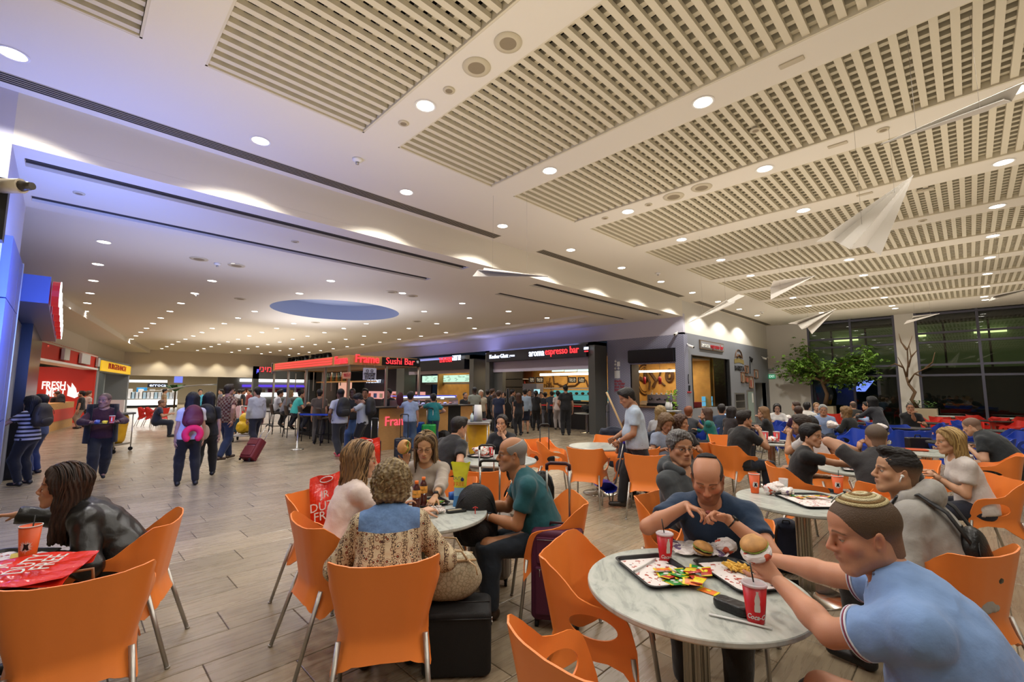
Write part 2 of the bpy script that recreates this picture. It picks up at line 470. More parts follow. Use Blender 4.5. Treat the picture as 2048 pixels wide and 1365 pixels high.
wallbox('wall_mauve',(-40,XW,YS,YS+.15,3.52,SZ+.1),mauve)
frm=mat('window_frame','#5a5a66',.5,metal=.3)
def glass_mat():
 m=bpy.data.materials.new('night_glass');m.use_nodes=True;t=m.node_tree;t.nodes.clear();N=t.nodes;L=t.links
 o=N.new('ShaderNodeOutputMaterial');tr=N.new('ShaderNodeBsdfTransparent');tr.inputs[0].default_value=(.72,.8,.76,1)
 g=N.new('ShaderNodeBsdfGlossy');g.inputs['Roughness'].default_value=.01;g.inputs[0].default_value=(.9,.95,.93,1)
 fr=N.new('ShaderNodeFresnel');fr.inputs[0].default_value=1.7;mx=N.new('ShaderNodeMixShader')
 L.new(fr.outputs[0],mx.inputs[0]);L.new(tr.outputs[0],mx.inputs[1]);L.new(g.outputs[0],mx.inputs[2]);L.new(mx.outputs[0],o.inputs[0]);return m
nglass=glass_mat()
def window(i,x0,x1,mull):
 t=link('window_%d'%i,None,None,(0,0,0));t['kind']='structure'
 b=MB();d=.07
 zs=[.05,2.23,2.63,3.5,3.86,4.6]
 fr=MB()
 for x in[x0+.04]+mull+[x1-.04]:fr.box(x-.04,x+.04,YW+.0,YW+.12,0,CZ)
 for z in zs:fr.box(x0,x1,YW+.01,YW+.11,z-.04,z+.04)
 o=fr.build('window_frame',frm,t)
 xs=[x0+.04]+mull+[x1-.04]
 for a,c in zip(xs[:-1],xs[1:]):
  for za,zb in zip(zs[:-1],zs[1:]):
   q=MB();q.add([(a+.03,YW+.06,za+.03),(c-.03,YW+.06,za+.03),(c-.03,YW+.06,zb-.03),(a+.03,YW+.06,zb-.03)],[(0,1,2,3)]);q.build('pane',nglass,t)
window(1,-5.02,-1.97,[-3.44])
window(2,-1.38,5.4,[.36,2.1,3.8])
og=MB();og.box(-30,30,YW+.3,60,-.3,-.05);struct('ground_outside',og,mat('night_lawn','#31402a',.9))
ob=thing('building','dim green-lit building seen through the night windows','building',(-3,40,0))
m=MB();m.box(-14,16,0,.5,0,3.1);m.build('wall',mat('out_wall','#55604a',.9),ob)
m=MB();m.box(-14,16,-.6,.5,6.0,8);m.build('roof',mat('out_roof','#1b1d22',.9),ob)
for k in range(15):
 m=MB();m.box(-14+2*k,-13.9+2*k,-.05,.1,3.1,6);m.build('mullion',blackm,ob)
m=MB();m.box(-14,16,.3,.35,3.1,6.0);m.build('glazing',mat('out_glaze','#5b6b50',.6,emit='#6d7f48',es=.12),ob)
for k in range(7):
 m=MB();m.box(-11+3.6*k,-9.6+3.6*k,-.02,.25,5.2,5.45);m.build('lamp',glow('out_lamp','#dfe8a0',1.6),ob)
def herring():
 m,t,b,N,L=nt('herringbone_print')
 tc=N.new('ShaderNodeTexCoord');sp=N.new('ShaderNodeSeparateXYZ');L.new(tc.outputs['Object'],sp.inputs[0])
 def M(op,a,b_=None,c=None):
  n=N.new('ShaderNodeMath');n.operation=op
  for i,v in enumerate((a,b_,c)):
   if v is None:continue
   if isinstance(v,(int,float)):n.inputs[i].default_value=v
   else:L.new(v,n.inputs[i])
  return n.outputs[0]
 hx=M('ADD',sp.outputs[0],sp.outputs[1])
 zig=M('PINGPONG',M('MULTIPLY',hx,1),.07)
 f=M('FRACT',M('MULTIPLY',M('SUBTRACT',sp.outputs[2],M('MULTIPLY',zig,.9)),1/.062))
 line=M('LESS_THAN',f,.45)
 v=M('FRACT',M('MULTIPLY',hx,1/.07));edge=M('LESS_THAN',v,.1)
 k=M('MULTIPLY',line,M('SUBTRACT',1,edge))
 mx=N.new('ShaderNodeMix');mx.data_type='RGBA';mx.inputs[6].default_value=lin('#9a9bab');mx.inputs[7].default_value=lin('#6d6e84')
 L.new(k,mx.inputs[0]);L.new(mx.outputs[2],b.inputs['Base Color']);b.inputs['Roughness'].default_value=.6
 return m
hbone=herring()
graywall=mat('grey_wall','#83868c',.6,bump=.02)
g=MB()
xa=XW
for y0,y1,z0,z1 in((YS,15.28,0,3.58),(18.78,21.7,0,3.58),(23.25,YW,0,3.58),(15.28,18.78,2.85,3.58),(15.28,18.78,0,1.0),(21.7,23.25,1.97,3.58)):
 g.box(XW-.18,XW,y0,y1,z0,z1)
struct('wall_gray',g,graywall)
g=MB()
for x0,x1,z0,z1 in((-9.7,-8.68,0,3.52),(-7.0,XW-.0,0,3.52),(-8.68,-7.0,2.55,3.52),(-8.68,-7.0,0,1.0)):
 g.box(x0,x1,YS-.0,YS+.12,z0,z1)
g.box(XW-.3,XW+.005,YS-.005,YS+.3,0,3.52)
struct('wall_herringbone',g,hbone)
trimm=mat('downlight_trim','#e9e6de',.4)
lamp=glow('downlight_lamp','#fff7ea',9)
can=MB();can.lathe([(.115,-.004),(.098,-.006),(.096,0),(.075,.06),(.07,.06)],20,caps=False)
lens=MB();lens.lathe([(.0001,.05),(.088,.03)],20,caps=False);lens.v=[(x,y,.02)for x,y,z in lens.v]
dl_trim=can.mesh('trim_ring',trimm);dl_lens=lens.mesh('lamp_lens',lamp)
def downlight(x,y,z,label,group,light=True,watt=SPOT_W,size=130,col=WARM):
 t=thing('downlight',label,'ceiling light',(x,y,z),0,group)
 link('trim_ring',dl_trim,t);link('lens',dl_lens,t,(0,0,-.0255))
 if light:spot(x,y,z-.03,watt,size,col)
ORD=['first','second','third','fourth','fifth','sixth','seventh','eighth','ninth','tenth','eleventh','twelfth','thirteenth','fourteenth']
rows={-5.92:'running along the bulkhead',-3.9:'next to the bulkhead row',-1.77:'through the middle of the hall',.53:'at the right of the hall',2.9:'outside the right edge'}
for X,nm in rows.items():
 n=0
 for k in range(-1 if X<-5 else 0,11):
  y=(-.57+2.053*(k+1)if X<-5 else .48+2.05*k)
  if y>22:continue
  if X>2 and k%2:continue
  if X>2:spot(X,y,CZ-.05,SPOT_W*1.2);continue
  if X>0 and y<5 or X>-2 and y<4 or X>-4 and y<2 or X<-5 and y<-1:spot(X,y,CZ-.05,SPOT_W);continue
  downlight(X,y,CZ,'recessed hall downlight, %s from the camera in the row %s'%(ORD[n],nm),'downlights '+nm,True,SPOT_W*(2.1 if X<-5 else 1))
  n+=1
for y in(-4.6,-2.6):
 for X in(-3.9,.53,3.5):spot(X,y,CZ-.05,SPOT_W*.5)
for X in(-1.75,.57):downlight(X,21.75,CZ,'round downlight in the plain strip before the windows, %s'%('left one' if X<0 else 'right one'),'downlights by the window')
for j,y in enumerate((.3,2.33,4.35,6.3,8.35,10.3,12.25)):
 n=0
 for i in range(14):
  x=-10.6-2.04*i
  if(V((x,y))-cc_).length<CR+.25:continue
  if y<.5 and x<-24.5:continue
  if y<2.5 and x<-33:continue
  downlight(x,y,IZ,'small mall downlight, %s from the soffit in the %s row from the left'%(ORD[n],ORD[j]),'mall downlights, %s row'%ORD[j],True,SPOT_IN,135,(1.0,.975,.96))
  n+=1
# organic shapes: smooth union of cones and ellipsoids, skinned with surface nets
class SDF:
 def __init__(s):s.p=[]
 def cone(s,a,b,ra,rb,k=.02,sq=None,clip=None,sub=False):
  """tapered capsule; sq=(axis vector, factor) squashes it along the axis"""
  s.p.append(('c',np.array(a,float),np.array(b,float),ra,rb,k,sq,clip,sub));return s
 def ell(s,c,r,k=.02,R=None,clip=None,sub=False):
  s.p.append(('e',np.array(c,float),np.array(r,float),None if R is None else np.array(R,float),0,k,None,clip,sub));return s
 def grow(s,d):
  q=SDF()
  for p in s.p:
   if p[0]=='c':q.p.append(p[:3]+(p[3]+d,p[4]+d)+p[5:])
   else:q.p.append((p[0],p[1],p[2]+d)+p[3:])
  return q
 def mesh(s,h,clips=(),noise=None,tables=None):
  los,his=[],[]
  for p in s.p:
   if p[8]:continue
   if p[0]=='c':
    r=max(p[3],p[4])*(max(1,1 if p[6]is None else p[6][1]));lo=np.minimum(p[1],p[2])-r;hi=np.maximum(p[1],p[2])+r
   else:r=p[2].max();lo,hi=p[1]-r,p[1]+r
   los.append(lo);his.append(hi)
  lo=np.min(los,0)-3*h;hi=np.max(his,0)+3*h
  n=np.ceil((hi-lo)/h).astype(int)+1
  D=np.full(n,1.0,np.float32)
  ax=[lo[i]+h*np.arange(n[i])for i in range(3)]
  for p in s.p:
   k=p[5];mrg=k+2.5*h
   if p[0]=='c':
    r=max(p[3],p[4])*(1 if p[6]is None else max(1,p[6][1]));a_,b_=np.minimum(p[1],p[2])-r-mrg,np.maximum(p[1],p[2])+r+mrg
   else:r=p[2].max();a_,b_=p[1]-r-mrg,p[1]+r+mrg
   i0=np.maximum(0,np.floor((a_-lo)/h).astype(int));i1=np.minimum(n,np.ceil((b_-lo)/h).astype(int)+1)
   if(i1<=i0).any():continue
   X=ax[0][i0[0]:i1[0],None,None];Y=ax[1][None,i0[1]:i1[1],None];Z=ax[2][None,None,i0[2]:i1[2]]
   if p[0]=='c':
    A,B=p[1],p[2];v=B-A;L2=max(1e-9,v@v)
    dx,dy,dz=X-A[0],Y-A[1],Z-A[2]
    t=np.clip((dx*v[0]+dy*v[1]+dz*v[2])/L2,0,1)
    ex,ey,ez=dx-t*v[0],dy-t*v[1],dz-t*v[2]
    rr=p[3]+(p[4]-p[3])*t
    if p[6]is not None:
     q=np.array(p[6][0],float);q/=np.linalg.norm(q);c=ex*q[0]+ey*q[1]+ez*q[2];g=(1/p[6][1]-1)
     d=(np.sqrt((ex+g*c*q[0])**2+(ey+g*c*q[1])**2+(ez+g*c*q[2])**2)-rr)*min(1,p[6][1]**.5)
    else:d=np.sqrt(ex*ex+ey*ey+ez*ez)-rr
   else:
    dx,dy,dz=X-p[1][0],Y-p[1][1],Z-p[1][2]
    if p[3]is not None:
     R=p[3];dx,dy,dz=(R[0][0]*dx+R[1][0]*dy+R[2][0]*dz,R[0][1]*dx+R[1][1]*dy+R[2][1]*dz,R[0][2]*dx+R[1][2]*dy+R[2][2]*dz)
    r=p[2];k0=np.sqrt((dx/r[0])**2+(dy/r[1])**2+(dz/r[2])**2);k1=np.sqrt((dx/r[0]**2)**2+(dy/r[1]**2)**2+(dz/r[2]**2)**2)+1e-9
    d=k0*(k0-1)/k1
   if p[7]is not None:
    for(cp,cn)in p[7]:
     d=np.maximum(d,(X-cp[0])*cn[0]+(Y-cp[1])*cn[1]+(Z-cp[2])*cn[2])
   sl=tuple(slice(i0[i],i1[i])for i in range(3));E=D[sl]
   if p[8]:
    hh=np.clip(.5-.5*(-d-E)/(-k)if False else .5-.5*(E+d)/k,0,1)
    D[sl]=E+(-d-E)*hh+k*hh*(1-hh)
   else:
    hh=np.clip(.5+.5*(E-d)/k,0,1);D[sl]=E+(d-E)*hh-k*hh*(1-hh)
  for(cp,cn)in clips:
   D=np.maximum(D,((ax[0][:,None,None]-cp[0])*cn[0]+(ax[1][None,:,None]-cp[1])*cn[1]+(ax[2][None,None,:]-cp[2])*cn[2])).astype(np.float32)
  return nets(D,lo,h)
def nets(D,lo,h):
 S=D<0;n=D.shape
 c=S[:-1,:-1,:-1].astype(np.int8)
 tot=np.zeros(c.shape,np.int8)
 for i in(0,1):
  for j in(0,1):
   for k in(0,1):tot+=S[i:n[0]-1+i,j:n[1]-1+j,k:n[2]-1+k]
 act=(tot>0)&(tot<8)
 idx=np.full(act.shape,-1,np.int64);cells=np.argwhere(act);idx[act]=np.arange(len(cells))
 P=np.zeros((len(cells),3));W=np.zeros(len(cells))
 ci=cells.T
 cor=[(i,j,k)for i in(0,1)for j in(0,1)for k in(0,1)]
 vals={q:D[ci[0]+q[0],ci[1]+q[1],ci[2]+q[2]]for q in cor}
 for a in cor:
  for ax_ in range(3):
   if a[ax_]:continue
   b=list(a);b[ax_]=1;b=tuple(b)
   va,vb=vals[a],vals[b];m=(va<0)!=(vb<0)
   t=np.where(m,va/np.where(m,va-vb,1),0)
   q=np.array(a,float)[None,:].repeat(len(cells),0);q[:,ax_]+=t
   P[m]+=q[m];W+=m
 P=P/np.maximum(W,1)[:,None]
 Vv=lo+h*(cells+P)
 F=[]
 for ax_ in range(3):
  o=[0,1,2];o.remove(ax_);u,v=o
  sl0=[slice(None)]*3;sl1=[slice(None)]*3;sl0[ax_]=slice(0,-1);sl1[ax_]=slice(1,None)
  A=S[tuple(sl0)];B=S[tuple(sl1)];E=np.argwhere(A!=B)
  ok=(E[:,u]>0)&(E[:,v]>0)&(E[:,u]<n[u]-1)&(E[:,v]<n[v]-1);E=E[ok]
  ins=A[E[:,0],E[:,1],E[:,2]]
  def g(du,dv):
   Q=E.copy();Q[:,u]+=du;Q[:,v]+=dv;return idx[Q[:,0],Q[:,1],Q[:,2]]
  q=np.stack([g(-1,-1),g(0,-1),g(0,0),g(-1,0)],1)
  flip=ins if ax_!=1 else~ins
  q[~flip]=q[~flip][:,::-1]
  F.append(q)
 F=np.concatenate(F);F=F[(F>=0).all(1)]
 return Vv,F
def smooth(Vv,F,it=1,lam=.5):
 e=np.concatenate([F[:,[0,1]],F[:,[1,2]],F[:,[2,3]],F[:,[3,0]]])
 for _ in range(it):
  A=np.zeros_like(Vv);c=np.zeros(len(Vv))
  np.add.at(A,e[:,0],Vv[e[:,1]]);np.add.at(A,e[:,1],Vv[e[:,0]]);np.add.at(c,e[:,0],1);np.add.at(c,e[:,1],1)
  Vv=Vv+lam*(A/np.maximum(c,1)[:,None]-Vv)
 return Vv
def normals(Vv,F):
 n=np.cross(Vv[F[:,2]]-Vv[F[:,0]],Vv[F[:,3]]-Vv[F[:,1]]);N=np.zeros_like(Vv)
 for i in range(4):np.add.at(N,F[:,i],n)
 return N/np.maximum(np.linalg.norm(N,axis=1),1e-12)[:,None]
def wob(P,s,seed=0):
 """cheap smooth pseudo-noise in [-1,1]"""
 a=seed*1.7
 return(np.sin(P[:,0]*s+1.3*np.sin(P[:,1]*s*.8+a)+a)+np.sin(P[:,1]*s*1.1+1.7*np.sin(P[:,2]*s*.9+a*2))+np.sin(P[:,2]*s*.95+1.5*np.sin(P[:,0]*s*.7+a*3)))/3
def pn(P,s,seed=0):
 return np.array([noise.noise((p[0]*s+seed*7.1,p[1]*s,p[2]*s))for p in P])
class Acc:
 """accumulates numpy meshes with a colour per vertex"""
 def __init__(s):s.V=[];s.F=[];s.C=[];s.n=0
 def add(s,Vv,F,col):
  Vv=np.asarray(Vv,float);s.V.append(Vv);s.F+=[tuple(q)for q in(np.asarray(F)+s.n).tolist()]if not isinstance(F,list)else[tuple(i+s.n for i in q)for q in F]
  c=np.asarray(col,float);s.C.append(np.broadcast_to(c,(len(Vv),len(c)if c.ndim==1 else c.shape[1]))[:,:3]if c.ndim==1 else c[:,:3]);s.n+=len(Vv)
 def addmb(s,mb,col):s.add(np.array([tuple(v)for v in mb.v]),mb.f,col)
 def build(s,name,m,parent=None):
  me=bpy.data.meshes.new(name);Vv=np.concatenate(s.V)
  me.from_pydata(Vv.tolist(),[],s.F);me.materials.append(m)
  me.polygons.foreach_set('use_smooth',[True]*len(me.polygons))
  C=np.concatenate(s.C);C4=np.ones((len(C),4),np.float32);C4[:,:3]=C
  a=me.color_attributes.new('Col','FLOAT_COLOR','POINT');a.data.foreach_set('color',C4.ravel())
  return link(name,me,parent)
# head (origin between the ears at eye height, face to +Y)
def head_sdf(fem=False,lid=0.0,mouth=0):
 s=SDF();w=.94 if fem else 1.0
 s.ell((0,-.014,.038),(.0765*w,.098,.083))
 s.ell((0,.036,.040),(.062*w,.052,.055),.02)
 s.ell((0,.030,-.030),(.060*w,.058,.075),.02)
 jr=.019 if fem else .024
 for q in(-1,1):
  s.cone((q*.050*w,.0,-.055),(q*.022*w,.066,-.100),jr,jr*.95,.03)
  s.cone((q*.056*w,-.005,-.01),(q*.052*w,.0,-.055),.02,jr,.02)
  s.ell((q*.044*w,.056,-.024),(.022,.020,.020),.022)
  s.ell((q*.012,.099,-.037),(.0085,.010,.0075),.008)
  s.cone((q*.044*w,.071,.020),(q*.012,.086,.017),.008,.009,.014)
 s.ell((0,.070,-.104),(.022,.018,.016 if fem else .020),.018)
 s.cone((0,.088,.010),(0,.109,-.030),.0065,.0095 if fem else .0115,.012)
 s.ell((0,.074,-.062),(.030,.023,.026),.018)
 s.cone((0,-.018,-.05),(0,-.034,-.15),.050*w if fem else .058,.048 if fem else .058,.03)
 for q in(-1,1):s.ell((q*.031,.094,.000),(.017,.014,.011),.014,sub=True)
 s.ell((0,.093,-.0595),(.021,.0085,.0055),.006)
 s.ell((0,.0915,-.0695),(.0185,.009,.0065),.006)
 if mouth:s.ell((0,.098,-.066),(.013,.012,.006*mouth),.004,sub=True)
 else:s.ell((0,.1035,-.0645),(.020,.005,.0018),.003,sub=True)
 for q in(-1,1):
  c=np.array((q*.031,.0735,.0));
  s.ell(c,(.0135,.0135,.0125),.003,clip=[(c+np.array((0,0,.0035-.009*lid)),(0,.25,-.97))])
  s.ell(c,(.0132,.0132,.0122),.003,clip=[(c+np.array((0,0,-.0055)),(0,.2,.97))])
 for q in(-1,1):
  R=Euler((0,q*.18,-q*.35)).to_matrix()
  s.ell((q*.079*w,-.008,-.008),(.007,.018,.031),.008,R)
  s.ell((q*.086*w,-.002,-.005),(.006,.009,.016),.006,R,sub=True)
 return s
_HD={}
def head_mesh(fem,lid,mouth,h):
 k=(fem,lid,mouth,h)
 if k not in _HD:
  Vv,F=head_sdf(fem,lid,mouth).mesh(h);Vv=smooth(Vv,F,1,.4);_HD[k]=(Vv,F)
 return _HD[k]
def srgb(c):return np.array(lin(c)[:3])
def mixc(a,b,t):t=np.clip(t,0,1)[:,None];return a*(1-t)+b*t
def gauss(P,c,r):d=((P-np.array(c))/np.array(r));return np.exp(-(d**2).sum(1))
def head_colors(P,skin,lips,brow,beard=0,beardc='#3a2a20',flush=.35):
 C=np.tile(srgb(skin),(len(P),1));sk=srgb(skin)
 X=np.abs(P[:,0]);Q=P.copy();Q[:,0]=X
 C=mixc(C,sk*np.array((1.05,.72,.66)),flush*(gauss(Q,(.042,.07,-.028),(.024,.04,.02))+gauss(Q,(0,.108,-.03),(.016,.02,.016))+.8*gauss(Q,(.085,-.01,-.008),(.02,.03,.03))))
 C=mixc(C,sk*.78,.6*gauss(Q,(.031,.085,.002),(.02,.03,.013)))
 if brow is not None:
  z=.0195+.005*np.sin(X/.05*PI);m=(X>.012)&(X<.054)&(P[:,1]>.05)
  C=mixc(C,srgb(brow),np.where(m,np.clip(1.25-np.abs(P[:,2]-z)/.0042*(1+X*12)*.8,0,1),0)*.85)
 if beard:
  jaw=np.clip((-.036-P[:,2]+.35*np.clip(.045-P[:,1],0,.1)*-1)/.012,0,1)*np.clip((P[:,1]+.022)/.02,0,1)*np.clip((P[:,2]+.128)/.02,0,1)
  jaw=np.clip(jaw+np.clip((.02-np.abs(P[:,1]-.008))/.012,0,1)*np.clip((.01-P[:,2])/.02,0,1)*(X>.05),0,1)
  mous=gauss(Q,(.0,.1,-.050),(.028,.03,.0062))
  jaw=jaw*(1-gauss(Q,(0,.1,-.0645),(.026,.03,.009)))
  C=mixc(C,srgb(beardc),beard*np.clip(jaw+mous,0,1)*(.8+.2*wob(P,900)))
 C=mixc(C,srgb(lips),np.clip(1.6*gauss(Q,(0,.1,-.0645),(.0225,.012,.0105))-.35,0,1)*(P[:,1]>.08))
 return C
def eyeballs(acc,T,iris,gaze=(0,0),n=14):
 for q in(-1,1):
  m=MB();m.ell((0,0,0),(.0122,)*3,n,n)
  P=np.array([tuple(v)for v in m.v]);g=V((gaze[0],1,gaze[1])).normalized()
  a=np.arccos(np.clip(P@np.array(g)/.0122,-1,1))
  C=np.tile(np.array((.50,.47,.43)),(len(P),1));C[a<.56]=srgb(iris);C[a<.27]=.003
  P=P+np.array((q*.031,.0728,0));P=np.array([tuple(T@V(p))for p in P]);acc.add(P,m.f,C)
# hand
def hand_parts(W,d,pn,side,curl=.5,sc_=1.0,spread=.12,tc=.4,curls=None):
 """list of (p0,p1,r0,r1) for palm and five fingers. W wrist, d finger direction, pn palm normal, side +1 right hand"""
 d=V(d).normalized();pn=(V(pn)-d*V(pn).dot(d)).normalized();t=d.cross(pn)*(-side)
 out=[];L=sc_
 pal=W+d*.085*L
 for k,o in enumerate((.030,.010,-.011,-.030)):
  out.append((W+t*o*.55*L+d*.01*L,W+t*o*L+d*(.088-.004*abs(k-1))*L,.0135*L,.0115*L))
 for k,(o,ln)in enumerate(((.031,.072),(.0105,.080),(-.0105,.075),(-.031,.058))):
  b=W+t*o*L+d*(.09-.005*abs(k-1))*L;c=curl if curls is None else curls[k]
  dd=(d+t*(o*spread*20*.3)).normalized();ax_=dd.cross(pn).normalized()
  for i,f in enumerate((.45,.31,.24)):
   dd=Matrix.Rotation(-(c*(1.25 if i else .9)),3,-ax_)@dd if True else dd
   e=b+dd*ln*f*L;out.append((b,e,(.0088-.0011*i)*L,(.0080-.0011*i)*L));b=e
 b=W+t*.024*L+d*.022*L;dd=(d*.62+t*.72+pn*(.15+.5*tc)).normalized()
 for i,f in enumerate((.042,.032,.026)):
  e=b+dd*f*L;out.append((b,e,(.0125-.002*i)*L,(.0105-.0015*i)*L));b=e
  dd=(dd+d*.35+pn*.35*tc-t*.25*tc).normalized()
 return out
def ik(a,t,l1,l2,pole):
 a,t=V(a),V(t);v=t-a;D=min(v.length,(l1+l2)*.995);D=max(D,abs(l1-l2)*1.02+1e-3);v.normalize()
 x=(l1*l1-l2*l2+D*D)/(2*D);h=math.sqrt(max(0,l1*l1-x*x))
 p=V(pole);p=(p-v*p.dot(v));p=p.normalized()if p.length>1e-5 else v.orthogonal().normalized()
 return a+v*x+p*h,a+v*D
skinm=vmat('skin',.48,sss=.12,bump=.12,scale=350,spec=.4)
skinf=vmat('skin_far',.5)
hairm=vmat('hair',.55,bump=.6,scale=260,spec=.4)
# hair, in head space
PLAIN=[((0,.074,.074),(0,.80,-.60))]
def hair_sdf(style):
 s=SDF();P=[((0,.075,.070),(0,.80,-.60))]
 nape=[((0,0,-.078),(0,0,-1))]
 if style=='buzz' or style=='bald' or style=='fade':
  g=.003 if style!='bald' else .0045
  c=P+nape
  if style=='bald':c=c+[((0,.0,.070),(0,.38,.92)),((0,.045,0),(0,1,0))]
  s.ell((0,-.014,.038),(.0775+g,.099+g,.084+g),.004,clip=c)
  s.ell((0,.030,.040),(.0625+g,.054+g,.056+g),.012,clip=c)
  s.cone((0,-.045,-.02),(0,-.045,-.10),.052+g,.045+g,.01,clip=c)
  if style=='fade':
   s.ell((0,.002,.108),(.056,.086,.030),.02,clip=[((0,.083,.05),(0,.95,-.3))])
   s.ell((0,.055,.120),(.046,.036,.022),.02)
 elif style in('short','crop','tousled','gray'):
  g={'short':.011,'crop':.007,'tousled':.016,'gray':.012}[style];c=P+nape
  s.ell((0,-.016,.040),(.078+g,.100+g,.084+g),.01,clip=c)
  s.ell((0,.030,.052),(.062+g,.052+g,.056+g),.02,clip=c)
  s.ell((.02,.045,.105),(.05,.045,.026+g*.4),.02)
  s.cone((0,-.05,-.0),(0,-.055,-.075),.058+g*.6,.045+g*.3,.01,clip=c)
  for q in(-1,1):s.cone((q*.073,.008,.02),(q*.075,.008,-.022),.010,.006,.008)
 else:
  c=[((0,.070,.086),(0,.80,-.60))]
  s.ell((0,-.018,.040),(.086,.107,.091),.01,clip=c)
  s.ell((0,.025,.055),(.068,.056,.056),.02,clip=c)
  for q in(-1,1):s.cone((q*.012,.060,.106),(q*.070,.045,.045),.012,.012,.015);s.cone((q*.070,.045,.045),(q*.080,.02,-.02),.012,.012,.015)
  if style in('long','longer','bob','curly','volume'):
   L={'long':-.30,'longer':-.42,'bob':-.13,'curly':-.24,'volume':-.06}[style]
   for q in(-1,1):
    s.cone((q*.030,.056,.088),(q*.080,.012,.0),.018,.014,.02)
    s.cone((q*.078,-.004,.03),(q*.086,-.010,-.10 if L<-.12 else L),.022,.02,.02,sq=((1,0,0),.7))
    if L<-.15:s.cone((q*.084,-.014,-.10),(q*.088,-.004,L),.026,.018,.03,sq=((1,0,0),.7))
    s.cone((q*.05,-.055,.02),(q*.062,-.062,max(L,-.20)),.05,.042,.03)
    if L<-.2:s.cone((q*.062,-.062,-.18),(q*.062,-.055,L),.042,.026,.03)
   s.cone((0,-.075,.02),(0,-.075,max(L,-.2)),.055,.045,.03)
   if L<-.2:s.cone((0,-.075,-.18),(0,-.062,L-.02),.045,.028,.03)
   if style=='curly' or style=='volume':
    s.ell((0,-.02,.045),(.108,.125,.108),.03,clip=c)
  if style=='bun':
   s.cone((0,-.04,-.0),(0,-.05,-.07),.06,.045,.02);s.ell((0,-.125,.02),(.036,.036,.036),.01)
  if style=='pony':
   s.cone((0,-.04,-.0),(0,-.05,-.06),.06,.045,.02)
   s.cone((0,-.118,.04),(0,-.155,.0),.02,.03,.02);s.cone((0,-.155,.0),(0,-.13,-.22),.032,.016,.02)
 return s
_HC={}
def hair_mesh(style,h):
 k=(style,h)
 if k not in _HC:
  Vv,F=hair_sdf(style).mesh(h);Vv=smooth(Vv,F,1,.4);N=normals(Vv,F)
  th=np.arctan2(Vv[:,0],-Vv[:,1]+.0)
  if style in('long','longer','bob','bun','pony'):d=.0028*np.sin(th*34+4*np.sin(Vv[:,2]*22))+.002*np.sin(th*71+6*np.sin(Vv[:,2]*13+2))
  elif style in('curly','volume'):d=.014*pn(Vv*np.array((1,1,.55)),38,1)+.008*pn(Vv,85,2)
  elif style in('tousled','gray'):d=.006*pn(Vv*np.array((1,.45,1)),60,1)+.0025*pn(Vv,130,3)
  elif style in('short','fade','crop'):d=.0035*pn(Vv*np.array((1,.4,1)),110,1)*(1 if style!='fade' else np.clip(Vv[:,2]*12,.2,1.6))
  else:d=0*Vv[:,0]
  Vv=Vv+N*np.asarray(d)[:,None];_HC[k]=(Vv,F,th)
 return _HC[k]
def strands(T,n,L,rad,cols,seed=1,part=.0,wave=.006,front=1.05,vol=1.0):
 """separate locks of long hair: from the parting over the skull and down, face side left open"""
 R=random.Random(seed);acc=Acc()
 for i in range(n):
  q=1 if i%2 else-1
  th1=R.uniform(front,PI)if R.random()>.25 else R.uniform(front,front+.35)
  y0=.075-.13*R.random()*(th1-front)/(PI-front)-.06*(th1>2)
  g=(.004+.014*R.random())*vol
  pts=[];ph=R.uniform(0,6);ln=L*R.uniform(.78,1.08);wv=wave*R.uniform(.6,1.5)
  K=13
  for k in range(K):
   t=k/(K-1)
   if t<.42:
    u=t/.42;a=u*PI/2;th=th1*(.35+.65*u)if u<1 else th1
    rr=math.sin(a)
    x=q*(part*(1-u)*q+(.083+g)*rr*math.sin(th1));y=y0*(1-u)*.9+(-.016)*u+(.104+g)*rr*math.cos(th1)*(1 if th1>1.3 else .55+.45*u)
    y=y0*(1-rr)+rr*(-.016+(.104+g)*math.cos(th1));z=.040+(.086+g)*math.cos(a)*math.sqrt(max(.25,1-((y+.016)/.115)**2))
   else:
    u=(t-.42)/.58;z=.040-u*(ln+.04);sp=1-.10*math.sin(min(1,u*1.6)*PI)*(th1>2)
    x=q*(.083+g)*math.sin(th1)*sp+wv*math.sin(ph+u*9)*.7;y=-.016+(.104+g)*math.cos(th1)*sp*(1-.25*u)+wv*math.cos(ph+u*8)
   pts.append(T@V((x,y,z)))
  r=rad*R.uniform(.7,1.3);m=MB();m.tube(pts,[r*.5]+[r]*(K-3)+[r*.7,r*.15],5,flat=(1,.55))
  c=srgb(R.choice(cols))*R.uniform(.75,1.2);acc.addmb(m,c)
 return acc
